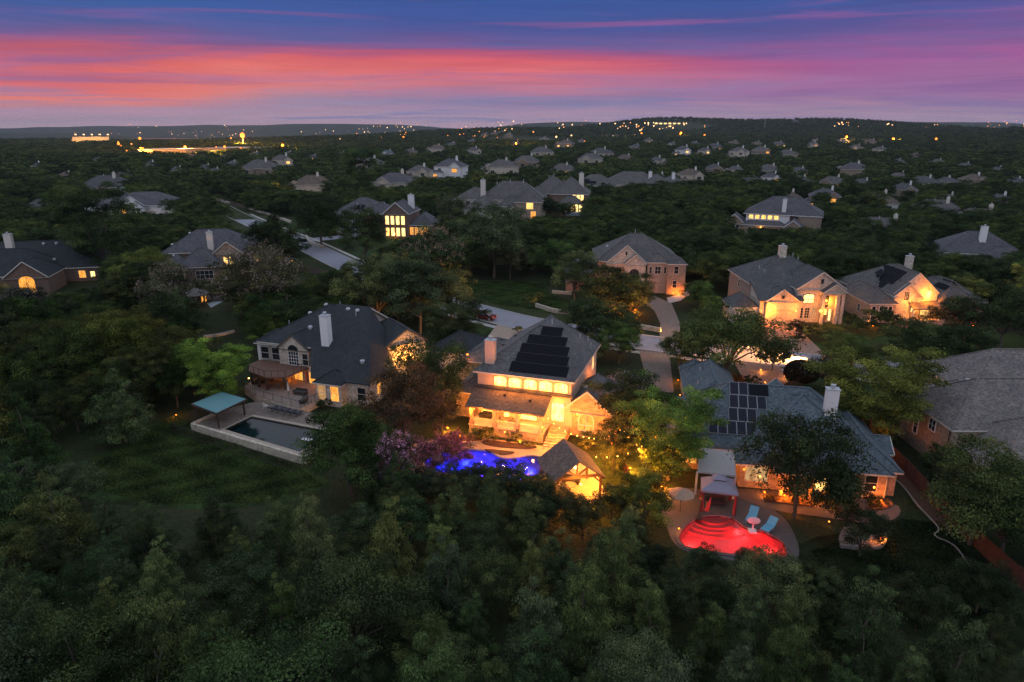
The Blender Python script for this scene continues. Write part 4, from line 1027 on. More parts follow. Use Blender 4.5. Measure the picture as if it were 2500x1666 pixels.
def house_left():
    h = House('house', 'dark-roofed brick house with one bright window behind the pale flowering trees', (-76, 172), 12, M_BRICKR, ROOF['slate'], M_TRIM)
    h.block(-13.5, 9, 6, 21, 6.6, .62, 'x', 'hh'); h.block(-9.0, 2, 0, 9, 3.8, .85, 'x', 'hh', over=.35); h.block(-13, -6.5, 1.5, 10, 3.6, .8, 'y', 'hh', over=.3)
    h.block(-.8, 6.4, 3.6, 14, 6.4, .8, 'y', 'gh', over=.3, wall=M_BRICKT); h.block(5, 13, 6.5, 18, 6.4, .7, 'y', 'hh')
    h.chimney(-1.6, 6.6, 1.4, 1.2, 11.6, M_TRIM); h.window('f', -8.0, 0, 1.0, 1.5, 1.9, LITC, (2, 2)); 
    h.window('f', -3.6, 0, .8, 2.0, 2.0, None, (2, 2)); h.window('f', -1.5, 0, .8, 2.0, 2.0, None, (2, 2))
    h.window('f', 2.2, 3.6, 3.2, .9, 2.3, LITY, (1, 2)); h.window('f', 3.6, 3.6, 3.2, .9, 2.3, LITC, (2, 3)); h.window('f', .4, 3.6, 3.6, 1.0, 1.8, None, (1, 2)); h.window('f', 9.6, 6.5, 3.6, 1.8, 1.8, LITD, (2, 2))
    for x, y in ((-8, 14), (-4.5, 14.5), (-10.5, 5), (-11.5, 9)): h.vent(x, y, .4)
    h.rect(-14, 14, -1, 21, .6)
    h = House('house', 'dark-roofed house at the left edge with a big arched amber window', (-121, 157), 14, M_BRICKR, ROOF['black'], M_TRIM)
    h.block(-16, 18, 12, 30, 3.6, .62, 'x', 'hh'); h.block(-12, 10, 4, 18, 3.6, .75, 'x', 'hh'); h.block(2.6, 11.4, -2, 9, 4.2, .8, 'y', 'gh', over=.4)
    h.window('f', 7.0, -2, .6, 3.3, 2.6, LITO, (2, 2), arch=1.3, fm=M_BRONZE); h.window('f', 14.2, 12, .9, 1.5, 1.8, LITO, (1, 1)); h.window('f', 16.6, 12, .9, 1.0, 1.5, LITC, (1, 1))
    h.chimney(-1, 13, 1.6, 1.4, 12.4, M_TRIM)
    for x in (4, 7, 10, 13, 15): h.vent(x, 19.6, .42)
    h.vent(8, 13.4, .4); h.rect(-17, 19, -3, 30, .6)
    h = House('house', 'dark-roofed house with a white double gable and orange window', (-172, 306), 6, M_WHITE, ROOF['slate'], M_WHITE)
    h.block(-20, 20, 4, 24, 4.0, .5, 'x', 'hh'); h.block(-2, 9, 0, 12, 4.2, .75, 'y', 'gh', over=.4); h.block(2.4, 9, -1.5, 8, 3.6, .75, 'y', 'gh', over=.4)
    h.window('f', .2, 0, 1.0, 2.0, 2.0, LITO, (2, 1)); h.window('f', 4.7, -1.5, .8, 1.4, 2.2, None, (1, 2)); h.window('f', 6.7, -1.5, .8, 1.4, 2.2, None, (1, 2))
    h.chimney(-6, 16, 1.8, 1.4, 10.8, M_WHITE); h.rect(-21, 21, -3, 24, .6)
house_left()

def house_clerestory():
    h = House('house', 'grey-roofed house with a white upper wall and five square amber windows', (96, 247), -24, M_BRICKT, ROOF['slate'], M_WHITE)
    h.block(-12.6, 14, 6, 24, 7.0, .62, 'x', 'hh', walls=False); mb = MB(); mb.box(-12, 3.2, 6.3, 20, 0, 7.0); mb.build('wall', M_WHITE, h.root); mb = MB(); mb.box(3.2, 13.6, 8, 23.6, 0, 7); mb.build('wall', M_BRICKT, h.root)
    for i in range(5): h.window('f', -10.2 + i * 2.2, 6.3, 5.1, 1.5, 1.4, LITY, (1, 1), fm=M_WHITE)
    h.block(-13, 2, 3.2, 7.5, 3.2, .55, 'x', 'hh'); h.block(2.0, 8.0, -3, 18, 3.6, .75, 'y', 'gh', over=.4); h.block(-19.5, -12.4, 4, 15, 3.4, .85, 'y', 'gh', over=.35)
    h.block(6, 14, 6, 20, 6.9, .5, 'y', 'hh')
    for x in (-17.5, -16, -14.5): h.window('f', x, 4, .6, 1.1, 2.2, None, (1, 2))
    h.window('f', -10, 3.2, .5, 1.2, 1.9, None, (1, 2)); h.chimney(.9, 7.6, 1.4, 1.4, 12.4, M_WHITE); h.lamp(-6.2, 2.8, 2.4, 50, GOLD, .3, 30); h.lamp(-20.4, 1.5, 2.4, 70, GOLD, .35, 30)
    h.lamp(1.0, -1, 2.4, 20, GOLD, .2, 30); h.rect(-20, 15, -4, 24, .6)
    h = House('house', 'grey hip-roofed house with a plain white chimney near the right edge', (128, 186), -20, M_WHITE, ROOF['slate'], M_WHITE)
    h.block(-9, 12, 2, 18, 4.2, .62, 'x', 'hh'); h.block(0, 13, -1, 8, 3.4, .6, 'x', 'hh'); h.chimney(2.0, 6.6, 1.6, 1.4, 11.2, M_WHITE); h.window('f', 3, -1, 1, 1.6, 1.6, None, (2, 1)); h.pipe(-2, 8.5, .7); h.rect(-10, 14, -2, 19, .6)
house_clerestory()
# ------------------------------------------------------------------ pools and yards
def ring(mb, A, B, z0, z1):
    n = len(A)
    a = sum(A[i][0] * A[(i + 1) % n][1] - A[(i + 1) % n][0] * A[i][1] for i in range(n))
    for i in range(n):
        j = (i + 1) % n
        q = [(A[i][0], A[i][1], z1), (A[j][0], A[j][1], z1), (B[j][0], B[j][1], z1), (B[i][0], B[i][1], z1)]
        mb.poly(q if a < 0 else q[::-1])
        for Q in (A, B): mb.poly([(Q[i][0], Q[i][1], z0), (Q[j][0], Q[j][1], z0), (Q[j][0], Q[j][1], z1), (Q[i][0], Q[i][1], z1)])
def deck_with_hole(name, outer, hole, z, mat):
    """a paved deck with the pool cut out of it"""
    import bmesh
    bm = bmesh.new(); ed = []
    for P in (outer, hole):
        vs = [bm.verts.new((p[0], p[1], z)) for p in P]
        ed += [bm.edges.new((vs[i], vs[(i + 1) % len(vs)])) for i in range(len(vs))]
    bmesh.ops.triangle_fill(bm, use_beauty=True, edges=ed)
    for f in bm.faces:
        if f.normal.z < 0: f.normal_flip()
    uv = bm.loops.layers.uv.new('UVMap')
    for f in bm.faces:
        for l in f.loops: l[uv].uv = (l.vert.co.x, l.vert.co.y)
    me = bpy.data.meshes.new(name); bm.to_mesh(me); bm.free(); me.materials.append(mat)
    o = link(name, me); o['kind'] = 'structure'; return o
def pool(label, P, z, depth, coping, plaster, watermat, step_dir=None, cw=.4):
    t = thing('swimming_pool', label, 'pool', (0, 0, 0))
    mb = MB(); ring(mb, grow(P, cw), P, z - .3, z + .08); mb.build('coping', coping, t)
    mb = MB(); mb.prism(P, z - depth, z + .03, top=False, bottom=False); mb.poly([(p[0], p[1], z - depth) for p in P]); mb.build('basin', plaster, t)
    mb = MB(); mb.poly([(p[0], p[1], z - .10) for p in P] if sum(P[i][0] * P[(i + 1) % len(P)][1] - P[(i + 1) % len(P)][0] * P[i][1] for i in range(len(P))) > 0 else [(p[0], p[1], z - .10) for p in P[::-1]])
    mb.build('water', watermat, t)
    return t
M_DECK = m_plain('pool_deck_concrete', (.40, .36, .32), .85, .12, 1.2)
M_DECKT = m_plain('lamplit_tan_deck', (.46, .32, .20), .85, .12, 1.2)  # tan pushed towards orange, lamplight painted into the deck
M_MULCH = m_plain('mulch', (.07, .035, .02), .95, .35, 5)
M_PLASTER = m_plain('pool_plaster', (.70, .72, .74), .8, .06, 2)
# blue pool behind the lit house
Pw = m_water('blue_pool_water', (.34, .36, 1.0, 1), .08)  # lamp blue also put into the water tint
tb = pool('free-form pool glowing blue and violet behind the lit stone house', pb, ZR, 1.0, M_DECKT, M_PLASTER, Pw)
ob = [(-14.0, 74.6), (-12.5, 77.5), (-9, 79.3), (-7.2, 80.6), (3.2, 77.2), (7.0, 76.0), (9.5, 71.0), (10.2, 65.5), (8.0, 63.2), (4.2, 64.2), (2.6, 67.2), (-3, 67.6), (-7, 68.8), (-10.2, 70.4), (-12.0, 72.4)]
deck_with_hole('pool_deck', ob, grow(pb, .2), ZR, M_DECKT)
mb = MB(); mb.prism(ob, -.2, ZR - .002, top=False, bottom=False); struct('deck_edge_wall', mb, M_LIMEB)
BLUE = (.02, .03, 1.0); VIO = (.22, .03, 1.0)
def pool_lamp(t, x, y, z, power, col, r=.16):
    mb = MB(); mb.lathe((x, y, z), [(0, -r * .5), (r, 0), (0, r * .5)], 8); mb.build('pool_lamp', m_emit('pool_glow_%.2f_%.2f' % (col[0], col[1]), col, 6), t)
    cx, cy = (-2.5, 72.2) if y > 65 else (21.0, 57.4)
    lamp_light((x, y, z + .30), power * .8, col, .12, t, 'SPOT', (x + (cx - x) * .5, y + (cy - y) * .5, z - 1.1), 2.75)
for x, y, c, w in ((-8.8, 72.8, BLUE, 420), (-6.0, 74.6, BLUE, 420), (-3.0, 71.8, VIO, 420), (-.6, 71.2, BLUE, 480), (2.6, 72.0, BLUE, 500), (1.0, 70.0, VIO, 300), (-5.6, 71.0, BLUE, 340)): pool_lamp(tb, x, y, ZR - .75, w, c)
CLEAR.append(ob)
# raised planting bed rim by the blue pool
o, P = sheet('planting_bed', [(-3.2, 78.6), (.2, 77.8), (3.0, 76.9), (2.2, 76.2), (-1.4, 76.6), (-3.6, 77.6)], ZR + .05, M_MULCH, 4, .12)
o, P = sheet('planting_bed', [(-9.6, 79.6), (-7.2, 80.5), (-4.0, 79.5), (-4.4, 78.5), (-7.6, 78.7)], ZR + .05, M_MULCH, 4, .12)
o, P = sheet('planting_bed', [(-3.4, 75.9), (-1.6, 75.7), (.3, 75.2), (-.8, 74.6), (-2.2, 74.9)], ZR + .14, M_MULCH, 4, .2)

# red pool behind the blue-roofed house
Pw2 = m_water('red_pool_water', (1.0, .36, .34, 1), .10)  # tint carries the red of the pool lamps as well
tr = pool('kidney-shaped pool glowing red with curved steps', pr, ZR, 1.0, m_plain('dark_coping', (.10, .08, .08), .8, .2), M_PLASTER, Pw2)
orr = [(15.4, 58.8), (16.5, 66.5), (24.4, 65.2), (27.2, 62.0), (27.6, 58.6), (26.6, 54.4), (24.2, 52.7), (20.6, 53.5), (17.6, 54.4), (15.7, 55.8)]
deck_with_hole('pool_deck', blob(orr, 4), grow(pr, .2), ZR, m_plain('slate_pool_deck', (.09, .086, .084), .85, .14, 2))
mb = MB(); mb.prism(blob(orr, 4), -.2, ZR - .002, top=False, bottom=False); struct('deck_edge_wall', mb, M_COBBLE)
for i in range(4):
    c = Vector((20.6, 61.3)); r0 = 1.3 + i * .55
    q = [(c.x + math.cos(a) * r0 * 1.25, c.y + math.sin(a) * r0) for a in np.linspace(math.pi * 1.04, math.pi * 1.96, 14)]
    mb = MB(); mb.prism(q, ZR - .98, ZR - .22 - i * .17); mb.build('step', M_PLASTER, tr)
RED = (1.0, .022, .022)
for x, y, w in ((16.9, 57.0, 300), (25.2, 56.2, 300), (24.0, 54.2, 200), (22.8, 59.2, 160), (18.6, 55.5, 200)): pool_lamp(tr, x, y, ZR - .6, w, RED)
CLEAR.append(orr)

# rectangular dark pool of the black-roofed house
def L2W(x, y):
    p = HA.w(x, y) * .983; return (p.x, p.y)
pA = [L2W(*p) for p in ((-19.4, -10.7), (-18.7, -6.1), (-5.6, -6.9), (-6.0, -13.2))]
dark = m_plain('dark_plaster', (.02, .05, .055), .8, .2)
ta = pool('rectangular dark pool reflecting the dusk beside the stone wall', pA, .65, .6, m_plain('stone_coping', (.36, .30, .24), .85, .2, 3), dark, m_water('dark_pool_water', (.4, .6, .62, 1), .012), cw=.55)
oA = [L2W(*p) for p in ((-24.2, -10.9), (-23.6, -4.6), (-21.5, -1.0), (-11, -2.4), (-3.2, -4.0), (-4.6, -14.2))]
deck_with_hole('pool_deck', oA, grow(pA, .3), .65, m_block('terrace_flagstone', (.24, .20, .17, 1), (.15, .125, .11, 1), (.13, .11, .10, 1), .9, .6, .03))
w = thing('retaining_wall', 'long cream stone wall along the lawn side of the dark pool', 'wall')
pts = [L2W(-24.3, -11.0), L2W(-4.5, -14.5), L2W(-4.2, -12.4)]
def stone_courses(t, pts, base, courses, hgt, length, depth, mat, seed=1, cap=True):
    rs = random.Random(seed)
    shared = []
    for v in range(4):
        mb = MB(); j = lambda: rs.uniform(-.02, .02)
        mb.box(-.5 + .01, .5 - .01, -depth / 2 + j(), depth / 2 + j(), .01, 1 - .01); shared.append(mb.mesh('stone', mat))
    for s in range(len(pts) - 1):
        a, b = Vector((*pts[s], 0)), Vector((*pts[s + 1], 0)); d = b - a; L = d.length; ang = math.atan2(d.y, d.x)
        for c in range(courses):
            x = -rs.random() * length * .6
            while x < L:
                l = length * rs.uniform(.7, 1.4); x0, x1 = max(x, 0), min(x + l, L)
                if x1 - x0 > .15:
                    o = link('stone', shared[rs.randrange(4)], t); m = a + d.normalized() * ((x0 + x1) / 2)
                    o.location = (m.x + rs.uniform(-.015, .015), m.y + rs.uniform(-.03, .03), base + c * hgt); o.rotation_euler.z = ang; o.scale = (x1 - x0, 1, hgt)
                x += l
M_STONEV = m_plain('wall_stone', (.50, .44, .35), .9, .35, 1.6)
stone_courses(w, pts, -.1, 4, .27, .9, .42, M_STONEV)
stone_courses(w, [L2W(-24.3, -11.0), L2W(-23.7, -4.7)], -.1, 4, .27, .9, .42, M_STONEV, 2)
CLEAR.append([L2W(-25, -12), L2W(-24, -2), L2W(-3, -4), L2W(-3.6, -15.5)])
t = thing('diving_board', 'white diving board at the end of the dark pool', 'diving board', (*L2W(-5.5, -10.6), .65), -18.4)
mb = MB(); mb.box(-1.9, .7, -.25, .25, .42, .48); mb.build('board', M_WHITE, t)
mb = MB(); mb.box(.3, .7, -.2, .2, .05, .41); mb.box(-.5, -.3, -.2, .2, .05, .41); mb.build('stand', M_GREY, t)
# teal-roofed open shelter
t = thing('pool_shelter', 'open shelter with a flat teal metal roof at the pool corner', 'shelter')
A = [G(*p) for p in ((467, 987, 2.9), (540, 957, 2.9), (602, 975, 2.9), (528, 1010, 2.9))]
for p in A: p.z = 2.9
mb = MB(); mb.poly(A[::-1]); mb.poly([p - Vector((0, 0, .06)) for p in A])
teal = m_plain('teal_metal', (.16, .34, .36), .4, .05, 1.0)
c = sum(A, Vector()) / 4
mb = MB(); q = [c + (p - c) * .985 + Vector((0, 0, .04)) for p in A]; mb.poly(q[::-1])
for k in range(1, 16):
    a = q[0].lerp(q[3], k / 16); b = q[1].lerp(q[2], k / 16); mb.bar(a + Vector((0, 0, .02)), b + Vector((0, 0, .02)), .05, .05)
mb.build('roof', teal, t)
mb = MB()
for i in range(4): mb.bar(A[i] - Vector((0, 0, .08)), A[(i + 1) % 4] - Vector((0, 0, .08)), .16, .24)
mb.build('frame', M_BRONZE, t)
for i in range(4):
    p = c + (A[i] - c) * .86; mb = MB(); mb.box(p.x - .1, p.x + .1, p.y - .1, p.y + .1, 0, 2.7); mb.build('post', M_BRONZE, t)
CLEAR.append([(p.x, p.y) for p in A])

def chair(label, loc, ang, mat, group=None):
    t = thing('chair', label, 'chair', loc, ang, group)
    mb = MB(); mb.box(-.25, .25, -.25, .25, .42, .48); mb.build('seat', mat, t)
    mb = MB(); mb.bar((-.24, .24, .45), (-.24, .32, .95), .05, .05); mb.bar((.24, .24, .45), (.24, .32, .95), .05, .05); mb.box(-.24, .24, .26, .31, .6, .93); mb.build('backrest', mat, t)
    for x in (-.22, .22):
        for y in (-.22, .22): mb = MB(); mb.box(x - .025, x + .025, y - .025, y + .025, 0, .42); mb.build('leg', mat, t)
    return t
def table(label, loc, r, mat):
    t = thing('patio_table', label, 'table', loc)
    mb = MB(); mb.lathe((0, 0, .70), [(0, 0), (r, 0), (r, .05), (0, .05)], 16); mb.build('tabletop', mat, t)
    mb = MB(); mb.tube((0, 0, 0), (0, 0, .7), .06); mb.build('pedestal', M_BRONZE, t); return t
tt = HA.w(-20.4, 2.2, 1.16); table('round dining table on the terrace under the balcony', tt, .8, m_plain('table_wood', (.22, .13, .08), .5, .1))
for i in range(5):
    a = i * 72; p = tt + Vector((math.cos(R(a)) * 1.15, math.sin(R(a)) * 1.15, 0))
    chair(['dark chair on the right of the terrace dining table', 'dark chair behind the terrace dining table, nearer the house wall', 'dark chair at the far left of the terrace dining table', 'dark chair at the near left of the terrace dining table', 'dark chair in front of the terrace dining table'][i], p, a - 90, M_BRONZE, 'chairs round the terrace table')
def sofa(label, loc, ang, mat, l=1.9, cat='sofa'):
    t = thing('outdoor_sofa', label, cat, loc, ang)
    mb = MB(); mb.box(-l / 2, l / 2, -.4, .4, .1, .4); mb.build('base', mat, t)
    mb = MB(); mb.box(-l / 2 + .1, l / 2 - .1, -.38, .25, .4, .52); mb.build('cushion', m_plain('dark_cushion', (.05, .045, .04), .9, .2), t)
    mb = MB(); mb.box(-l / 2, l / 2, .26, .42, .4, .85); mb.build('backrest', mat, t)
    for s in (-1, 1): mb = MB(); mb.box(s * l / 2 - .1, s * l / 2 + .1, -.4, .26, .402, .62); mb.build('armrest', mat, t)
    return t
sofa('dark wicker sofa on the terrace beside the stone wall', HA.w(-15.4, .6, 1.16), -18, M_BRONZE); sofa('dark wicker loveseat at the right end of the terrace', HA.w(-13.2, -1.8, 1.16), -95, M_BRONZE, 1.4)
t = thing('patio_umbrella', 'folded cream umbrella standing on the terrace', 'umbrella', HA.w(-16.2, -1.0, 1.16))
mb = MB(); mb.tube((0, 0, 0), (0, 0, 2.5), .03); mb.build('pole', M_BRONZE, t); mb = MB(); mb.lathe((0, 0, 1.0), [(.12, 0), (.2, .15), (.12, .8), (.03, 1.5)], 8); mb.build('canopy', M_TRIM, t)
def lounger(label, loc, ang, mat, group=None):
    t = thing('sun_lounger', label, 'sun lounger', loc, ang, group)
    mb = MB(); mb.box(-.34, .34, -.95, .25, .30, .38); mb.build('seat', mat, t)
    mb = MB(); a = Vector((0, .22, .34)); b = Vector((0, .9, .84)); mb.bar(a, b, .68, .08); mb.build('backrest', mat, t)
    for x in (-.28, .28):
        for y in (-.85, .2): mb = MB(); mb.box(x - .03, x + .03, y - .03, y + .03, 0, .3); mb.build('leg', M_GREY, t)
    return t
dk = m_plain('dark_sling', (.03, .035, .05), .8, .2)
for i in range(5): lounger('%s dark lounger from the left above the dark pool' % ['first', 'second', 'third', 'fourth', 'last'][i], HA.w(-16.2 + i * 1.05, -4.6 - i * .12, .66), -18.4 + 180, dk, 'dark loungers by the rectangular pool')
chair('pale chair alone beside the dark loungers', HA.w(-17.6, -4.4, .66), 150, M_TRIM)
BLUEC = m_plain('blue_mesh', (.14, .42, .58), .7, .08)
lounger('blue lounger nearer the gazebo by the red pool', (*G(1836, 1262, ZR + .3)[:2], ZR), -32, BLUEC); lounger('blue lounger right of the basketball hoop by the red pool', (*G(1878, 1287, ZR + .3)[:2], ZR), -45, BLUEC)
for o in list(bpy.data.objects):
    if o.name.startswith('sun_lounger') and 'blue lounger' in o.get('label', ''): o.scale = (1.25, 1.15, 1.15)
# poolside basketball hoop
p = G(1838, 1292, ZR + .4); t = thing('basketball_hoop', 'poolside basketball hoop with a rounded white backboard', 'basketball hoop', (p.x, p.y, ZR), -10)
mb = MB(); mb.box(-.35, .35, -.25, .45, 0, .22); mb.build('base', M_WHITE, t); mb = MB(); mb.tube((0, .15, .2), (0, .05, 1.1), .08); mb.build('pole', M_WHITE, t)
mb = MB(); P = [(.62 * math.cos(a), 1.35 + .38 * math.sin(a)) for a in np.linspace(0, 2 * math.pi, 17)[:-1]]
mb.poly([(x, -.04, z) for x, z in P]); mb.poly([(x, .02, z) for x, z in P[::-1]])
for i in range(16): a, b = P[i], P[(i + 1) % 16]; mb.poly([(a[0], -.04, a[1]), (b[0], -.04, b[1]), (b[0], .02, b[1]), (a[0], .02, a[1])])
mb.build('backboard', M_WHITE, t)
mb = MB()
for i in range(12):
    a, b = 2 * math.pi * i / 12, 2 * math.pi * (i + 1) / 12; mb.tube((.22 * math.cos(a), -.3 + .22 * math.sin(a), 1.2), (.22 * math.cos(b), -.3 + .22 * math.sin(b), 1.2), .015, .015, 5, False)
mb.build('rim', m_plain('red_rim', (.5, .05, .03), .5, .1), t)
# grey fabric gazebo with red curtains
p = [G(x, y, z) for x, y, z in ((1712, 1158, 2.9), (1793, 1163, 2.9), (1804, 1208, 2.6), (1712, 1197, 2.6))]
c = sum(p, Vector()) / 4; t = thing('canopy_gazebo', 'grey fabric gazebo with red curtains behind the red pool', 'gazebo')
gf = m_plain('grey_fabric', (.26, .25, .32), .8, .05); q = [Vector((v.x, v.y, ZR + 2.5)) for v in p]; c0 = sum(q, Vector()) / 4
up = [c0 + (v - c0) * .32 + Vector((0, 0, .75)) for v in q]; up2 = [c0 + (v - c0) * .40 + Vector((0, 0, .9)) for v in q]; ap = c0 + Vector((0, 0, 1.3))
mb = MB()
for i in range(4): mb.poly([q[i], q[(i + 1) % 4], up[(i + 1) % 4], up[i]][::-1]); mb.poly([q[i], q[(i + 1) % 4], q[(i + 1) % 4] - Vector((0, 0, .18)), q[i] - Vector((0, 0, .18))])
mb.build('canopy', gf, t); mb = MB()
for i in range(4): mb.poly([up2[i], up2[(i + 1) % 4], ap][::-1])
mb.build('vent_canopy', gf, t)
redc = m_plain('red_curtain', (.28, .03, .03), .9, .2, 6)
for v in q:
    b = c0 + (v - c0) * .93; mb = MB(); mb.box(b.x - .06, b.x + .06, b.y - .06, b.y + .06, ZR, ZR + 2.45); mb.build('post', M_BRONZE, t)
    mb = MB(); b = c0 + (v - c0) * .88
    for k in range(5): a = k * 1.257; mb.tube((b.x + .11 * math.cos(a), b.y + .11 * math.sin(a), ZR + .05), (b.x + .08 * math.cos(a), b.y + .08 * math.sin(a), ZR + 2.4), .07, .05, 6)
    mb.build('curtain', redc, t)
sofa('dark sofa under the grey gazebo', (c0.x, c0.y + .5, ZR), -10, M_BRONZE)
# folded red cantilever umbrella and tan market umbrella
p = G(1706, 1265, ZR); t = thing('cantilever_umbrella', 'folded red cantilever umbrella at the edge of the red pool', 'umbrella', (p.x, p.y, ZR))
mb = MB(); mb.lathe((0, 0, 0), [(0, 0), (.45, 0), (.45, .12), (0, .14)], 12); mb.build('base', M_BRONZE, t)
mb = MB()
arc = [(0, 0, .1), (0, .02, 1.2), (.15, .1, 1.9), (.5, .2, 2.35), (.95, .3, 2.45)]
for a, b in zip(arc, arc[1:]): mb.tube(a, b, .04)
mb.build('arm', M_BRONZE, t)
mb = MB(); mb.lathe((0, 0, 0), [(.05, 0), (.24, .2), (.16, 1.0), (.04, 1.7)], 8); o = mb.build('canopy', m_plain('red_canvas', (.50, .05, .05), .9, .15, 6), t); o.location = (.75, .15, .65); o.rotation_euler = (0, .22, 0)
p = G(1664, 1205, 2.2); t = thing('market_umbrella', 'open tan umbrella left of the grey gazebo', 'umbrella', (p.x, p.y, 0))
mb = MB(); mb.tube((0, 0, 0), (0, 0, 2.6), .03); mb.build('pole', M_BRONZE, t)
mb = MB(); n = 8
for i in range(n): a, b = 2 * math.pi * i / n, 2 * math.pi * (i + 1) / n; mb.poly([(1.4 * math.cos(a), 1.4 * math.sin(a), 2.15), (1.4 * math.cos(b), 1.4 * math.sin(b), 2.15), (0, 0, 2.75)])
mb.build('canopy', m_plain('tan_canvas', (.38, .26, .18), .9, .1), t)
v = HB.w(-4.7, 1.5, 1.265); table('round table on the lit porch', v, .6, m_plain('table_wood', (.22, .13, .08), .5, .1))
chair('wooden chair left of the lit porch table', v + Vector((-.95, 0, 0)), 70, m_plain('table_wood', (.22, .13, .08), .5, .1)); chair('wooden chair right of the lit porch table', v + Vector((.95, -.3, 0)), -110, m_plain('table_wood', (.22, .13, .08), .5, .1)); sofa('dark sofa at the left end of the lit porch', HB.w(-8.2, 2.3, 1.265), -18, M_BRONZE, 1.6)
# lit timber pavilion
t = thing('timber_pavilion', 'glowing timber pavilion with an open truss gable by the blue pool', 'pavilion', (0, 0, 0))
Rb, Rf = G(1377, 1073, 5.0), G(1414, 1126, 5.0); d = (Rf - Rb); d.z = 0; dn = d.normalized(); sd = Vector((-dn.y, dn.x, 0))
Rf = Rb + dn * 5.2; half = 3.0; zE = 2.75
if sd.x < 0: sd = -sd
def PV(along, side, z): return Rb + dn * along + sd * side + Vector((0, 0, z - Rb.z))
mb = MB()
for s in (-1, 1):
    q = [PV(-.3, 0, 5.0), PV(5.4, 0, 5.0), PV(5.4, s * half, zE), PV(-.3, s * half, zE)]; n_ = Vector((0, 0, .14))
    mb.poly(q if s < 0 else q[::-1]); mb.poly([v - n_ for v in q])
    for i in range(4): mb.poly([q[i], q[(i + 1) % 4], q[(i + 1) % 4] - n_, q[i] - n_])
mb.build('roof', ROOF['brown'], t)
tim = m_plain('dark_timber', (.10, .055, .03), .7, .2, 4)
for al in (.4, 4.7):
    for s in (-1, 1):
        mb = MB(); a = PV(al, s * (half - .35), ZR); mb.bar(a, a + Vector((0, 0, zE + .1 - ZR)), .26, .26); mb.build('post', tim, t)
        mb = MB(); mb.bar(PV(al, s * (half - .35), 1.95), PV(al, s * (half - 1.2), 2.8), .16, .16); mb.build('brace', tim, t)
    mb = MB(); mb.bar(PV(al, -half + .2, 2.82), PV(al, half - .2, 2.82), .22, .26); mb.build('tie_beam', tim, t)
    for s in (-1, 1): mb = MB(); mb.bar(PV(al, 0, 2.95), PV(al, s * 1.3, 3.95), .16, .18); mb.build('strut', tim, t)
    mb = MB(); mb.bar(PV(al, 0, 2.95), PV(al, 0, 4.75), .2, .2); mb.build('king_post', tim, t)
for s in (-1, 1): mb = MB(); mb.bar(PV(-.2, s * (half - .35), 2.7), PV(5.2, s * (half - .35), 2.7), .18, .2); mb.build('plate', tim, t)
for al, sd_, pw in ((1.2, 0, 300), (3.6, .2, 380)):
    v = PV(al, sd_, 3.5); mb = MB(); mb.lathe(tuple(v), [(0, -.28), (.3, -.05), (.22, .2), (0, .25)], 10); mb.build('hanging_lamp', m_emit('pavilion_glow', (1.0, .62, .25), 8), t); lamp_light(tuple(v - Vector((0, 0, .45))), pw, GOLD, .2, t)
v = PV(5.5, .2, 2.4); mb = MB(); mb.lathe(tuple(v), [(0, -.12), (.13, 0), (0, .12)], 8); mb.build('hanging_lamp', m_emit('pavilion_glow', (1.0, .62, .25), 8), t); lamp_light(tuple(v + dn * .5), 420, WARM, .12, t)
v = PV(2.4, half + .2, 2.2); mb = MB(); mb.lathe(tuple(v), [(0, -.12), (.13, 0), (0, .12)], 8); mb.build('hanging_lamp', m_emit('pavilion_glow', (1.0, .62, .25), 8), t); lamp_light(tuple(v + sd * .5), 520, WARM, .12, t)
CLEAR.append([tuple(PV(a, s, 0))[:2] for a, s in ((-.5, -half), (-.5, half), (5.6, half), (5.6, -half))])
v = PV(2.6, 0, ZR); table('round table under the glowing timber pavilion', v, .7, m_plain('table_wood', (.22, .13, .08), .5, .1)); sofa('dark sofa under the glowing timber pavilion', PV(1.0, .6, ZR), -20, M_BRONZE)
# string lights from the house to the trees
def string_lights(label, pts, n, sag):
    t = thing('string_lights', label, 'string lights'); mb = MB(); prev = None
    k = 0
    for (a, b) in zip(pts, pts[1:]):
        a, b = Vector(a), Vector(b)
        for i in range(n + 1):
            u = i / n; q = a.lerp(b, u) - Vector((0, 0, sag * 4 * u * (1 - u)))
            if prev is not None and (q - prev).length > .01: mb.tube(prev, q, .012, .012, 4, False)
            if i % 2 == 1:
                r = .075; m2 = MB(); m2.lathe((q.x, q.y, q.z - .12), [(0, -r), (r * .8, -r * .5), (r, 0), (r * .5, r), (0, r * 1.2)], 7); m2.build('bulb', m_emit('bulb_glow', (1, .46, .12), 7), t)
                k += 1
                if k % 3 == 0: lamp_light((q.x, q.y, q.z - .3), 480, WARM, .1, t)
            prev = q
    mb.build('cable', M_BRONZE, t)
LAMP_GAIN = 2.4
string_lights('warm bulbs strung from the stone house past the timber pavilion', [HB.w(.4, .6, 3.6), HB.w(6.5, -3.2, 3.3), (13.0, 73.6, 4.2)], 14, .7)
string_lights('warm bulbs hanging between the trees right of the timber pavilion', [(13.0, 73.6, 4.2), (14.8, 69.5, 3.8), (8.6, 67.2, 3.8)], 10, .6)

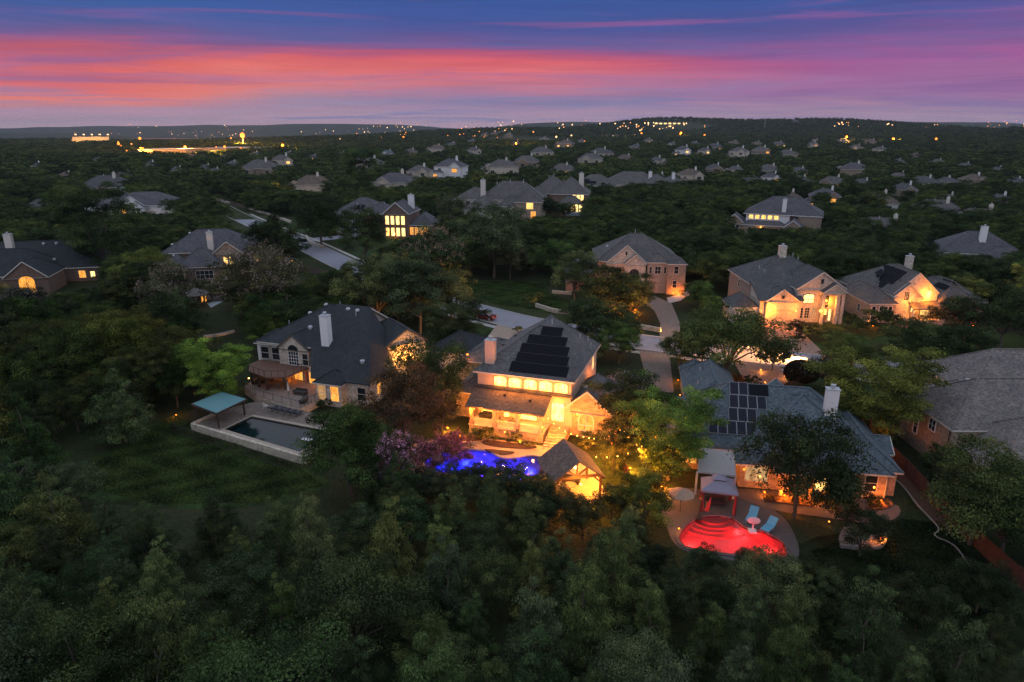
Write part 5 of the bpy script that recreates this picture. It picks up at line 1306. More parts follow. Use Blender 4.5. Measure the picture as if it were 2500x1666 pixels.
# ------------------------------------------------------------------ garden lights
def garden_light(label, loc, power=14, col=WARM, group='landscape lights', r=.08):
    t = thing('garden_light', label, 'garden light', loc, 0, group)
    mb = MB(); mb.tube((0, 0, 0), (0, 0, .35), .025, .02, 5); mb.build('stake', M_BRONZE, t)
    mb = MB(); mb.lathe((0, 0, .42), [(0, -r), (r, -r * .4), (r, r * .4), (0, r)], 7); mb.build('lamp', m_emit('garden_glow_%.2f' % col[1], col, 3.2), t)
    if power: lamp_light((0, -.12, .62), power * 1.7, col, .08, t)
    return t
GL = [('lantern on the grass left of the teal-roofed shelter', (431, 1020), 30, AMBER), ('spotlight in the bed by the blue-roofed house, leftmost', (1866, 1211), 30, AMBER), ('spotlight in the bed by the blue-roofed house, second', (1914, 1219), 60, AMBER),
      ('spotlight in the bed by the blue-roofed house, third', (1956, 1227), 35, AMBER), ('spotlight in the bed by the blue-roofed house, fourth', (1985, 1226), 35, AMBER), ('spotlight under the big tree behind the blue-roofed house', (2030, 1233), 40, AMBER),
      ('light at the corner of the paving right of the blue loungers', (1936, 1257), 12, AMBER), ('spotlight in the round bed at the right corner of the blue-roofed house', (2150, 1231), 45, AMBER), ('spotlight on the pale stones below the blue-roofed house', (2149, 1325), 45, AMBER),
      ('light at the left tip of the red pool', (1657, 1300), 10, WARM), ('light on the grass right of the red pool', (2023, 1283), 3, GOLD), ('drive light left of the clipped ball bush', (1857, 910), 25, GOLD), ('drive light by the tan shrub', (1867, 940), 20, GOLD), ('drive light under the clipped ball bush', (1915, 925), 14, GOLD),
      ('light by the footpath of the golden gable house', (2246, 853), 25, AMBER), ('light under the hedge of the golden gable house', (2281, 812), 55, AMBER), ('light right of the hedge of the golden gable house', (2313, 814), 40, AMBER),
      ('light on the lawn below the cream bay of the golden gable house', (2130, 801), 14, AMBER), ('path light at the corner of the pale gable house', (1665, 707), 55, AMBER), ('path light farther up beside the pale gable house', (1688, 695), 45, AMBER),
      ('uplight at the left trunk before the pale gable house', (1506, 757), 260, AMBER), ('uplight at the right trunk before the pale gable house', (1550, 762), 260, AMBER), ('light on the low stone wall by the curved drive', (1517, 778), 16, AMBER), ('uplight under the middle tree before the pale gable house', (1490, 728), 200, AMBER),
      ('light on the fence left of the street bend, nearer', (713, 641), 5, GOLD), ('light on the fence left of the street bend, farther', (722, 656), 5, GOLD), ('light in the garden of the brick house behind flowering trees', (530, 712), 5, GOLD),
      ('light by the drive behind the blue-roofed house wing', (1655, 935), 40, AMBER), ('uplight under the small tree right of the dark pool house', (1112, 840), 60, AMBER), ('light in the street garden under the oak', (1700, 858), 30, AMBER), ('light on the right of the oak by the street', (1802, 862), 25, AMBER),
      ('light behind the trees right of the golden gable house', (2375, 800), 30, AMBER), ('light beside the right neighbour wall', (2215, 1000), 50, AMBER), ('ground light in the trees left of the blue-roofed house', (1668, 1120), 160, WARM), ('ground light by the fence left of the blue-roofed house', (1600, 1075), 170, AMBER), ('light on the white gate of the clerestory house', (1800, 558), 10, WARM)]
for lab, (px, py), pw, c in GL: garden_light(lab, G(px, py), pw, c)
for lab, x, y, pw in (('light under the yellow shrub before the lit porch', -6.6, 78.9, 40), ('light in the bed below the lit porch', 1.0, 77.0, 30)): garden_light(lab, (x, y, ZR + .1), pw, GOLD)
garden_light('added uplight at the foot of the slender tree right of the pavilion', (13.6, 70.6, 0), 330, WARM); garden_light('added uplight below the trees right of the string lights', (16.4, 66.4, 0), 330, WARM); garden_light('uplight beside the stone gable of the lit house', (12.4, 77.0, 0), 110, WARM); garden_light('uplight under the dark tree at the left end of the lit porch', (-8.4, 81.6, 0), 160, WARM)  # first two uplights added so the trees catch warm light
GARD = len(GL)

# ------------------------------------------------------------------ cars
def car(label, loc, ang, paint, lights=False, group=None):
    t = thing('car', label, 'car', loc, ang, group)
    pm, nt, b = new_mat('car_paint'); b.inputs['Base Color'].default_value = paint; b.inputs['Roughness'].default_value = .25; b.inputs['Coat Weight'].default_value = .6; b.inputs['Metallic'].default_value = .3
    prof = [(-2.3, .45), (-2.32, .8), (-2.25, 1.0), (-1.2, 1.08), (1.9, 1.08), (2.3, .98), (2.35, .5), (2.2, .34), (-2.2, .34)]
    mb = MB(); W = .93
    def sec(y, k): return [(x, y, .34 + (z - .34) * k) for x, z in prof]
    A, Bq = sec(-W, .97), sec(W, .97)
    mb.poly(A); mb.poly(Bq[::-1])
    for i in range(len(prof)): j = (i + 1) % len(prof); mb.poly([A[j], A[i], Bq[i], Bq[j]])
    mb.build('body', pm, t)
    lo = [(-1.35, 1.05), (2.15, 1.05)]; hi = [(-.55, 1.68), (1.85, 1.66)]
    mb = MB(); a = [(lo[0][0], s * .86, 1.05) for s in (-1, 1)]
    bl, bh = [(-1.35, -.86, 1.04), (2.18, -.86, 1.04), (2.18, .86, 1.04), (-1.35, .86, 1.04)], [(-.55, -.70, 1.62), (1.85, -.70, 1.60), (1.85, .70, 1.60), (-.55, .70, 1.62)]
    for i in range(4): j = (i + 1) % 4; mb.poly([bl[i], bl[j], bh[j], bh[i]])
    mb.build('windows', dark_glass(), t)
    mb = MB(); mb.prism([(-.62, -.74), (1.9, -.74), (1.9, .74), (-.62, .74)], 1.60, 1.70); mb.build('roof', pm, t)
    for s in (-1, 1):
        mb = MB()
        for x0, z0, x1, z1 in ((-1.3, 1.08, -.58, 1.64), (.5, 1.08, .55, 1.64), (1.5, 1.08, 1.45, 1.64), (2.15, 1.08, 1.87, 1.64)): mb.bar((x0, s * .87, z0), (x1, s * .73, z1), .07, .07)
        mb.build('pillar', pm, t)
    for x in (-1.45, 1.4):
        for s in (-1, 1):
            mb = MB(); mb.tube((x, s * .72, .36), (x, s * .95, .36), .36, .36, 16); wh = mb.build('wheel', m_plain('tyre_rubber', (.015, .015, .016), .8, .1), t)
            mb = MB(); mb.tube((x, s * .945, .36), (x, s * .965, .36), .23, .21, 10); mb.build('rim', M_GREY, wh)
    for s in (-1, 1):
        mb = MB(); mb.box(-2.34, -2.2, s * .72 - .16, s * .72 + .16, .72, .88); mb.build('headlight', m_emit('headlight_glow', (1, .62, .25), 20) if lights else M_GREY, t)
        mb = MB(); mb.box(2.24, 2.36, s * .74 - .14, s * .74 + .14, .78, 1.0); mb.build('taillight', m_emit('taillight_glow', (1, .03, .02), 5 if lights or s < 0 else 2), t)
        if lights: lamp_light((-2.6, s * .7, .78), 60000, (1, .38, .07), .08, t, 'SPOT', (-12, s * .7, -.25), .95)
    return t
car('dark red parked SUV with a glowing tail light at the kerb', G(1184, 780), 153, (.10, .008, .010, 1))
car('dark car with headlights on passing the clipped ball bush', (54.0, 107.2, .03), -25, (.02, .02, .025, 1), True)
car('dark car in the drive of the blue-roofed house', (41.2, 91.5, .06), 70, (.015, .015, .02, 1))
# ------------------------------------------------------------------ walls and fences
t = thing('stone_garden_wall', 'stepped cream stone wall on the slope above the street', 'wall'); stone_courses(t, PX([(1308, 750), (1345, 762), (1400, 772)]), 0, 3, .3, 1.0, .45, M_STONEV, 3)
t = thing('stone_garden_wall', 'cream stone wall along the curved drive of the pale gable house', 'wall'); stone_courses(t, PX([(1512, 792), (1560, 802), (1613, 812)]), 0, 3, .3, 1.0, .45, M_STONEV, 4)
t = thing('stone_garden_wall', 'short cream stone wall high on the green lawn', 'wall'); stone_courses(t, PX([(1348, 716), (1395, 720)]), 0, 2, .35, 1.2, .5, M_STONEV, 5)
def low_wall(label, line, h, th, mat):
    L = smooth_line(line, 5); mb = MB(); strip(mb, offset_line(L, th / 2), offset_line(L, -th / 2), h, h=h + .2); return tag(mb.build('garden_wall', mat), label, 'wall')
low_wall('long pale wall beside the far bend of the street', PX([(520, 488), (570, 500), (620, 515), (668, 530), (712, 546)]), 1.0, .6, M_LIMEB)
low_wall('curved pale wall on the lawn inside the street bend', PX([(748, 580), (755, 592), (772, 602), (792, 606)]), .9, .5, M_LIMEB)
low_wall('pale kerb wall round the stones below the blue-roofed house', PX([(2050, 1338), (2100, 1343), (2145, 1340), (2160, 1325), (2158, 1308)]), .4, .25, m_plain('grey_edging', (.26, .24, .22), .9, .2, 2))
low_wall('pale edging winding along the right lawn', PX([(2155, 1150), (2200, 1185), (2240, 1235), (2290, 1290), (2282, 1310), (2330, 1335), (2370, 1390)]), .14, .12, m_plain('grey_edging', (.26, .24, .22), .9, .2, 2))
low_wall('short pale wall in the clearing left of the black-roofed house', PX([(498, 826), (540, 820), (572, 812)]), .5, .5, M_CONC)
sheet('planting_bed', PX([(1864, 1210), (1990, 1226), (1985, 1240), (1866, 1228)]), .2, M_MULCH, 0, .2)
sheet('planting_bed', PX([(2120, 1220), (2170, 1222), (2176, 1240), (2130, 1248)]), .2, M_MULCH, 3, .2)
sheet('patio', PX([(1800, 1195), (2150, 1225), (2195, 1260), (2130, 1280), (1990, 1262), (1900, 1250), (1830, 1230)]), .095, m_plain('brown_patio', (.115, .085, .07), .85, .15, 2), 3)
CLEAR.append(PX([(1800, 1195), (2150, 1225), (2195, 1260), (2130, 1280), (1990, 1262), (1900, 1250), (1830, 1230)]))
sheet('gravel_bed', PX([(2050, 1332), (2060, 1290), (2110, 1275), (2160, 1300), (2155, 1330), (2110, 1342)]), .1, m_plain('pale_gravel', (.16, .15, .14), .95, .5, 3), 3)
CLEAR.append(PX([(2050, 1332), (2060, 1290), (2110, 1275), (2160, 1300), (2155, 1330), (2110, 1342)]))
sheet('mulch_bed', PX([(2160, 1130), (2205, 1120), (2300, 1260), (2330, 1310), (2295, 1292), (2245, 1238), (2205, 1188)]), .03, M_MULCH, 0)
CLEAR.append(PX([(490, 830), (500, 785), (560, 775), (605, 800), (595, 830), (540, 845)]))
def fence(label, pts, h, mat, n_board=14):
    t = thing('wooden_fence', label, 'fence')
    for s in range(len(pts) - 1):
        a, b = Vector((*pts[s][:2], 0)), Vector((*pts[s + 1][:2], 0)); d = b - a; n = max(1, round(d.length / 2.4)); ang = math.atan2(d.y, d.x); l = d.length / n
        mb = MB(); w = l / n_board
        for k in range(n_board): mb.box(k * w + .008, (k + 1) * w - .008, -.02 + (k % 2) * .012, .02 + (k % 2) * .012, .05, h + (.02 if k % 3 == 0 else 0))
        mb.box(0, l, .03, .09, .4, .5); mb.box(0, l, .03, .09, h - .4, h - .3)
        me = mb.mesh('fence_panel', mat); pm = MB().box(-.06, .06, -.06, .06, 0, h + .1).mesh('post', mat)
        for k in range(n):
            q = a + d * (k / n); o = link('fence_panel', me, t); o.location = q; o.rotation_euler.z = ang; o = link('post', pm, t); o.location = q + Vector((0, .0, 0)); o.rotation_euler.z = ang
    return t
cedar = m_plain('cedar_boards', (.075, .032, .022), .85, .25, 3); grayw = m_plain('weathered_boards', (.13, .10, .08), .9, .25, 3)
fence('red-brown board fence between the blue-roofed house and the right neighbour', [(45.2, 79.5), (44.9, 70), (43.9, 61), (43.6, 52), (43.8, 46)], 1.9, cedar)
fence('dark board fence joining the right neighbour house', [(45.2, 79.6), (49.5, 79.8)], 1.9, grayw)
fence('weathered board fence behind the flowering trees on the left', [tuple(G(x, y)) for x, y in ((455, 745), (520, 738), (590, 732), (640, 740))], 1.9, cedar)
fence('dark board fence beside the street bend', [tuple(G(x, y)) for x, y in ((690, 655), (760, 668), (830, 690))], 1.9, grayw)
fence('grey board fence on the lawn above the far street', [tuple(G(x, y)) for x, y in ((562, 500), (605, 512))], 1.9, grayw)
fence('board fence left of the blue-roofed house', [(13.6, 92), (13.0, 80), (12.8, 66)], 1.8, cedar)
# iron fence below the dark pool
t = thing('iron_fence', 'thin dark iron fence on the grass below the dark pool', 'fence')
pts = [L2W(-26.5, -6), L2W(-26, -12.6), L2W(-4.0, -16.8)]
for s in range(2):
    a, b = Vector((*pts[s], 0)), Vector((*pts[s + 1], 0)); d = b - a; n = int(d.length / 2.6)
    for k in range(n + 1):
        q = a + d * (k / n); mb = MB(); mb.box(q.x - .03, q.x + .03, q.y - .03, q.y + .03, 0, 1.4); mb.build('post', M_BRONZE, t)
        if k < n:
            e = a + d * ((k + 1) / n); mb = MB(); mb.bar(q + Vector((0, 0, 1.3)), e + Vector((0, 0, 1.3)), .03, .03); mb.bar(q + Vector((0, 0, .2)), e + Vector((0, 0, .2)), .03, .03)
            for u in np.linspace(0, 1, 18)[1:-1]: v = q.lerp(e, u); mb.box(v.x - .008, v.x + .008, v.y - .008, v.y + .008, .1, 1.35)
            mb.build('railing', M_BRONZE, t)
# small pavilion and spa behind the flowering trees
p = G(480, 745); t = thing('garden_shelter', 'small hip-roofed garden shelter with a lit doorway among flowering trees', 'shelter', (p.x, p.y, 0), 10)
mb = MB(); Q = [(-2.6, -2.2, 2.5), (2.6, -2.2, 2.5), (2.6, 2.2, 2.5), (-2.6, 2.2, 2.5)]
for i in range(4): mb.poly([Q[i], Q[(i + 1) % 4], (0, 0, 3.9)])
mb.poly(Q[::-1]); mb.build('roof', ROOF['grey'], t)
for x in (-2.2, 2.2):
    for y in (-1.8, 1.8): mb = MB(); mb.box(x - .12, x + .12, y - .12, y + .12, 0, 2.5); mb.build('post', M_BRONZE, t)
mb = MB(); mb.box(-1.2, 2.0, 1.2, 1.6, 0, 2.3); mb.build('wall', M_BRICKR, t); mb = MB(); mb.box(.9, 1.9, 1.1, 1.19, .3, 2.1); mb.build('lit_panel', LITO, t)
sheet('patio', PX([(500, 735), (530, 722), (548, 735), (515, 752)]), .05, m_plain('blue_grey_patio', (.34, .40, .44), .8, .1), 0)
CLEAR.append(PX([(450, 760), (470, 720), (550, 715), (560, 750)]))
# ------------------------------------------------------------------ trees
def leaf_mesh(name, P, N, size, aspect, tone, seed, mat=M_LEAF, axis=None):
    """kite-shaped leaf faces at points P facing N"""
    r = np.random.default_rng(seed); n = len(P)
    N = N / np.linalg.norm(N, axis=1, keepdims=True)
    a = np.cross(N, r.normal(size=(n, 3))) if axis is None else axis - N * np.sum(axis * N, axis=1, keepdims=True); a /= np.linalg.norm(a, axis=1, keepdims=True) + 1e-9
    b = np.cross(N, a); L = (size * r.uniform(.65, 1.35, n))[:, None]; W = L * aspect
    bend = N * L * .18
    V = np.stack([P - a * L * .5, P + b * W * .5 + bend * .5, P + a * L * .5 - bend, P - b * W * .5 + bend * .5], 1).reshape(-1, 3)
    me = bpy.data.meshes.new(name); me.vertices.add(4 * n); me.vertices.foreach_set('co', V.astype(np.float32).ravel())
    me.loops.add(4 * n); me.loops.foreach_set('vertex_index', np.arange(4 * n, dtype=np.int32))
    me.polygons.add(n); me.polygons.foreach_set('loop_start', np.arange(0, 4 * n, 4, dtype=np.int32)); me.polygons.foreach_set('loop_total', np.full(n, 4, dtype=np.int32))
    at = me.attributes.new('leaf_tone', 'FLOAT', 'FACE'); at.data.foreach_set('value', np.clip(tone, 0, 1).astype(np.float32))
    me.materials.append(mat); me.update(); me.validate(); return me
def crown(name, seed, rx, rz, zc, nclump, nleaf, leaf, shape='oak', aspect=.6):
    r = np.random.default_rng(seed); P = []; N = []; T = []; C = []
    for k in range(nclump):
        while True:
            d = r.normal(size=3); d /= np.linalg.norm(d)
            if d[2] > -.72: break
        f = r.uniform(.45, 1.0) ** .55
        lump = 1 + .22 * math.sin(3 * math.atan2(d[1], d[0]) + seed) + .12 * math.sin(5 * math.atan2(d[1], d[0]) + 2.3 * seed)
        if shape == 'cone':
            if k == 0: LEAD = [(0.0, 0.0, 1.0)] + [(r.uniform(-.5, .5) * rx, r.uniform(-.5, .5) * rx, r.uniform(.55, .9)) for _ in range(4)]
            lx, ly, lt = LEAD[r.integers(0, 5)]; t = r.uniform(0, 1) ** .75; rad = rx * (.75 if lt < 1 else 1) * (1 - t) ** .75 * r.uniform(.35, 1.0) + .1; th = r.uniform(0, 6.283)
            c = np.array([lx + rad * math.cos(th), ly + rad * math.sin(th), zc - rz + 2 * rz * t * lt]); rc = (.13 + .22 * (1 - t)) * rx * r.uniform(.7, 1.1)
        elif shape == 'vase':
            t = r.uniform(0, 1); rad = rx * (.35 + .75 * math.sin(min(t * 1.9, 2.6))) * f * lump; th = r.uniform(0, 6.283)
            c = np.array([rad * math.cos(th), rad * math.sin(th), zc - rz + 2 * rz * t]); rc = rx * r.uniform(.17, .32)
        else:
            f = r.uniform(.62, 1.0) if k > nclump // 5 else r.uniform(.1, .6)
            c = np.array([d[0] * rx * f * lump, d[1] * rx * f * lump, zc + d[2] * rz * f * (1 + .18 * math.sin(7 * d[0] + seed))]); rc = rx * r.uniform(.13, .29)
        C.append(c); m = int(nleaf * (rc / (.27 * rx)) ** 2 * r.uniform(.7, 1.25)) + 4
        q = r.normal(size=(m, 3)); q /= np.linalg.norm(q, axis=1, keepdims=True); q[:, 2] = np.where(q[:, 2] < -.12, -q[:, 2] * .8, q[:, 2])
        rad = rc * r.uniform(.55, 1.12, m)[:, None]; pos = c + q * rad * np.array([1, 1, .78])
        # sprigs sticking out
        sp = r.random(m) < .12; pos[sp] += q[sp] * rc * r.uniform(.1, .45, (sp.sum(), 1))
        P.append(pos); N.append(q * 1.1 + r.normal(size=(m, 3)) * .38 + np.array([0, 0, .15])); T.append(np.clip(.46 + r.normal(0, .13, m) + r.normal(0, .24) + .16 * (q[:, 2] > .55), 0, 1))  # clump tops toned lighter, light from above put into the leaf colour
    P = np.concatenate(P); N = np.concatenate(N); T = np.concatenate(T)
    ax = None
    if shape == 'cone': ax = N * .5 + np.array([0, 0, 1.0]) + r.normal(size=N.shape) * .25
    return leaf_mesh(name, P, N, leaf, aspect, T, seed, axis=ax), C
def trunk(name, seed, h, r0, C, limbs=6):
    rs = random.Random(seed); mb = MB(); p = Vector((0, 0, -.3)); q = Vector((rs.uniform(-.2, .2), rs.uniform(-.2, .2), h)); mb.tube(p, q, r0, r0 * .7, 8, False)
    for k in range(limbs):
        c = Vector(C[rs.randrange(len(C))]); m = q.lerp(c, .5) + Vector((0, 0, .3)); mb.tube(q - Vector((0, 0, .25)), m, r0 * .5, r0 * .33, 6, False); mb.tube(m, c, r0 * .33, r0 * .1, 5, False)
    return mb.mesh(name, M_BARK)
KIND = {}
def make_kind(key, n, h, rx, rz, zc, nclump, nleaf, leaf, shape='oak', aspect=.6, th=None, tr=.2, limbs=6, seed0=0):
    KIND[key] = dict(h=h, rx=rx, zc=zc, v=[])
    for i in range(n):
        sd = seed0 + 17 * i + 3
        me, C = crown('crown', sd, rx * (1 + .06 * i % .2), rz, zc, nclump, nleaf, leaf, shape, aspect); tk = trunk('trunk', sd, th or zc * .55, tr, C, limbs)
        KIND[key]['v'].append((me, tk, C))
make_kind('oak', 6, 8.4, 4.1, 3.5, 4.7, 104, 290, .19, seed0=11, limbs=12, th=2.0)
make_kind('elm', 3, 11.0, 3.5, 4.9, 6.2, 130, 330, .20, 'vase', .5, 2.6, .2, 7, 41)
make_kind('cedar', 4, 8.2, 2.7, 3.9, 4.2, 170, 150, .21, 'cone', .28, 3.5, .16, 4, 71)
make_kind('myrtle', 2, 6.0, 3.2, 2.3, 3.8, 90, 200, .17, 'oak', .55, 1.3, .1, 9, 91)
make_kind('shrub', 2, 1.7, 1.2, .75, .85, 40, 60, .15, 'oak', .5, .3, .05, 3, 113)
make_kind('near_oak', 4, 8.4, 4.1, 3.5, 4.7, 88, 400, .155, seed0=211, limbs=12, th=2.0)
make_kind('near_cedar', 3, 8.2, 2.7, 3.9, 4.2, 150, 210, .19, 'cone', .28, 3.5, .16, 4, 271)
def ball_mesh():
    r = np.random.default_rng(5); n = 9500; q = r.normal(size=(n, 3)); q /= np.linalg.norm(q, axis=1, keepdims=True); q[:, 2] = np.abs(q[:, 2]) * np.where(r.random(n) < .8, 1, -.6)
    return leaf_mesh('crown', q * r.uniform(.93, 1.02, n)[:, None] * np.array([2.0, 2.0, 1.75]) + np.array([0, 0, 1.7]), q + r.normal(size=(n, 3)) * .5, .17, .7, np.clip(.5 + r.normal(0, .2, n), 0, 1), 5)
def blossoms(C, rx, seed, mat):
    r = np.random.default_rng(seed); P = []; N = []
    for c in C:
        c = np.array(c)
        for k in range(3):
            d = r.normal(size=3); d[2] = abs(d[2]) + .3; d /= np.linalg.norm(d); p = c + d * rx * .29
            m = 12; q = r.normal(size=(m, 3)) * .14; P.append(p + q); N.append(q + d)
    P = np.concatenate(P); N = np.concatenate(N)
    return leaf_mesh('blossoms', P, N, .12, .8, np.clip(.6 + r.normal(0, .2, len(P)), 0, 1), seed, mat)
M_BLOOM = m_leaf('blossom_petals')
for me, tk, C in KIND['myrtle']['v']: pass
BLOOM = [blossoms(C, 3.2, 7 + i, M_BLOOM) for i, (_, _, C) in enumerate(KIND['myrtle']['v'])]

GREENS = [(.074, .092, .030), (.056, .082, .028), (.092, .098, .034), (.052, .066, .026), (.064, .096, .034), (.100, .094, .038), (.070, .068, .038), (.044, .052, .024), (.090, .080, .034)]
TREES = []        # (x, y, crown radius) of everything planted so far
NTREE = 0
def plant(name, label, kind, x, y, sx, sz, tint=None, group=None, bloom=None, z=0.0, cat=None, rot=None, var=None):
    global NTREE
    k = KIND[kind]; me, tk, C = k['v'][(NTREE if var is None else var) % len(k['v'])]; vi = (NTREE if var is None else var) % len(k['v']); NTREE += 1
    t = thing(name, label, cat or ('shrub' if kind == 'shrub' else 'tree'), (x, y, z), random.uniform(0, 360) if rot is None else rot, group)
    t.scale = (sx * random.uniform(.94, 1.06), sx * random.uniform(.94, 1.06), sz)
    g = (tint[0] * 1.75, tint[1] * 1.95, tint[2] * 1.6) if tint and max(tint) < .12 else (tint or random.choice(GREENS))
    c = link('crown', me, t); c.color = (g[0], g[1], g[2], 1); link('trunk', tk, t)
    if bloom: b = link('blossoms', BLOOM[vi], t); b.color = (*bloom, 1)
    TREES.append((x, y, k['rx'] * sx)); return t
def tree_at(px, py, rpx, kind, name, label, tint=None, hmul=1.0, group=None, bloom=None, var=None):
    """a tree whose crown is seen at (px, py) with half-width rpx"""
    k = KIND[kind]; zc = 4.0
    for _ in range(8):
        p = G(px, py, zc); s = rpx / project(p)[2] / (k['rx'] * .93); zc = min(k['zc'] * s * hmul, 30)
    return plant(name, label, kind, p.x, p.y, s, s * hmul, tint, group, bloom, var=var)
DK = (.026, .036, .018); OL = (.055, .064, .026); BR = (.075, .115, .032); RD = (.070, .040, .030); GRY = (.046, .056, .036)
HERO = [
 (527, 905, 62, 'elm', 'elm_tree', 'light yellow-green tree left of the black-roofed house', BR, .80), (848, 1095, 92, 'oak', 'oak_tree', 'big rounded green tree between the dark pool and the purple blossoms', (.044, .066, .024), 1.15),
 (985, 985, 88, 'oak', 'oak_tree', 'red-brown leaved tree left of the lit porch', (.060, .034, .026), 1.15), (1050, 908, 80, 'oak', 'oak_tree', 'tree left of the peach chimney flecked by the floodlight behind', (.040, .052, .024), 1.2),
 (1070, 985, 55, 'oak', 'oak_tree', 'dark tree touching the left end of the lit porch', (.050, .044, .026), 1.2),
 (1525, 985, 66, 'oak', 'oak_tree', 'dark tree right of the floodlit stone gable', (.036, .042, .024), 1.45), (1640, 1050, 84, 'elm', 'elm_tree', 'tall bright green tree left of the framed solar panels', (.052, .088, .030), .85),
 (1578, 1215, 62, 'oak', 'oak_tree', 'tree lit gold from the pavilion at its upper left', (.060, .070, .022), 1.1), (1500, 1090, 34, 'elm', 'elm_tree', 'slender tree with a lit trunk right of the timber pavilion', (.046, .052, .024), 1.2),
 (1960, 1120, 108, 'oak', 'oak_tree', 'broad dark oak standing before the blue-grey roof', (.034, .042, .022), 1.25), (2050, 1210, 60, 'oak', 'oak_tree', 'smaller oak right of the broad dark oak behind the blue-roofed house', (.034, .040, .022), 1.3),
 (1780, 825, 110, 'oak', 'oak_tree', 'wide spreading oak by the street left of the brick driveway', (.040, .050, .024), .82), (1890, 860, 40, 'oak', 'oak_tree', 'dark spiky tree at the right of the street oak', (.040, .040, .024), 1.0), (1660, 850, 46, 'oak', 'oak_tree', 'round tree at the left of the wide street oak', (.034, .046, .024), 1.0),
 (2035, 905, 52, 'oak', 'oak_tree', 'dark reddish tree on the street right of the clipped ball bush', (.044, .032, .026), .9), (2140, 955, 98, 'elm', 'elm_tree', 'large tree with olive leaves between the blue roof and the right neighbour', (.050, .060, .024), .75), (2240, 840, 70, 'oak', 'oak_tree', 'oak on the front lawn below the golden gable', (.034, .046, .024), .9),
 (2060, 850, 45, 'oak', 'oak_tree', 'olive tree on the lawn right of the brick driveway', OL, 1.0), (2350, 850, 80, 'oak', 'oak_tree', 'spreading oak above the right neighbour roof', DK, .85), (2330, 770, 46, 'oak', 'oak_tree', 'tree with lit leaves right of the golden gable house', (.046, .040, .026), 1.1), (2460, 760, 80, 'oak', 'oak_tree', 'dark oak at the right edge behind the golden gable house', DK, 1.0),
 (2400, 1190, 110, 'oak', 'oak_tree', 'big dark oak before the right neighbour house', (.034, .044, .024), 1.2), (2300, 1130, 40, 'oak', 'oak_tree', 'small tree at the near corner of the right neighbour house', DK, 1.2), (2470, 1260, 90, 'oak', 'oak_tree', 'dark oak at the right edge below the right neighbour roof', DK, 1.1),
 (1108, 785, 58, 'elm', 'elm_tree', 'tree lit from below on the lawn beside the red SUV', (.060, .066, .032), .75), (1020, 705, 78, 'oak', 'oak_tree', 'grey-green oak behind the black-roofed house, right', GRY, 1.2), (920, 700, 70, 'oak', 'oak_tree', 'grey-green oak behind the black-roofed house, left', GRY, 1.2), (1100, 710, 50, 'oak', 'oak_tree', 'oak at the left edge of the green lawn', GRY, 1.2), (960, 660, 50, 'oak', 'oak_tree', 'oak at the near side of the street bend', GRY, 1.1),
 (1440, 775, 62, 'oak', 'oak_tree', 'round oak behind the stone garden wall by the street', (.038, .048, .026), 1.1), (1512, 830, 44, 'oak', 'oak_tree', 'small dark green tree on the street corner above the lit house roof', (.034, .056, .026), 1.1), (1405, 665, 50, 'oak', 'oak_tree', 'oak left of the pale stone gable', GRY, 1.2), (1490, 708, 50, 'oak', 'oak_tree', 'left of two uplit oaks before the pale stone gable', (.042, .048, .026), 1.25), (1556, 715, 44, 'oak', 'oak_tree', 'right of two uplit oaks before the pale stone gable', (.046, .048, .024), 1.25), (1470, 640, 30, 'oak', 'oak_tree', 'small oak before the left roof of the pale gable house', GRY, 1.2),
 (1205, 575, 72, 'oak', 'oak_tree', 'big oak above the green lawn, left', GRY, 1.2), (1245, 625, 40, 'oak', 'oak_tree', 'brownish oak at the top of the green lawn', (.044, .042, .032), 1.2), (1355, 630, 42, 'oak', 'oak_tree', 'green oak at the right of the lawn', (.034, .056, .026), 1.2),
 (240, 555, 70, 'elm', 'elm_tree', 'light green tree below the white double gable', (.050, .068, .030), .9), (780, 530, 60, 'oak', 'oak_tree', 'dark oak on the lawn at the street junction', DK, 1.0), (660, 590, 55, 'oak', 'oak_tree', 'dark oak between the left brick house and the street', DK, 1.2), (885, 405, 32, 'elm', 'elm_tree', 'tall pointed tree above the far roofs', (.040, .056, .028), 1.2),
 (290, 985, 62, 'cedar', 'cedar_tree', 'grey-green cedar at the edge of the dark left woods', (.030, .046, .030), 1.0), (890, 570, 60, 'oak', 'oak_tree', 'dark tree before the house with tall bright windows', DK, 1.1),
]
for px, py, r, kd, nm, lab, tint, hm in HERO: tree_at(px, py, r, kd, nm, lab, tint, hm)
PINK = (.34, .26, .30)
for px, py, r, lab, bl, tint, hm in ((628, 680, 92, 'largest pale-blossomed crepe myrtle before the left brick house', (.17, .14, .155), (.040, .040, .032), 1.0), (420, 712, 72, 'pale-blossomed crepe myrtle beside the small garden shelter', (.14, .12, .14), (.034, .036, .030), 1.0),
    (1112, 522, 44, 'white-flecked crepe myrtle beside the house with tall bright windows', (.15, .13, .12), (.030, .040, .026), 1.2), (1062, 615, 62, 'white-flecked crepe myrtle below the house with tall bright windows', (.15, .13, .13), (.032, .050, .026), 1.1),
    (965, 1125, 52, 'bright purple-blossomed crepe myrtle right of the big round tree', (.62, .32, .54), (.060, .040, .040), 1.5), (940, 1175, 36, 'purple-blossomed shrub-sized crepe myrtle below the taller one', (.58, .30, .50), (.050, .036, .036), 1.3),
    (1098, 1098, 52, 'magenta-lit crepe myrtle at the left end of the blue pool', (.42, .10, .24), (.070, .030, .034), 1.0), (1035, 1118, 46, 'magenta-blossomed crepe myrtle farther left of the blue pool', (.42, .14, .28), (.060, .032, .034), 1.1), (60, 750, 60, 'pale-flecked crepe myrtle at the left edge', (.12, .10, .11), (.034, .034, .028), 1.0)):  # magenta light on the first myrtle is put into its leaf and blossom colours
    tree_at(px, py, r, 'myrtle', 'crepe_myrtle_tree', lab, tint, hm, bloom=bl)
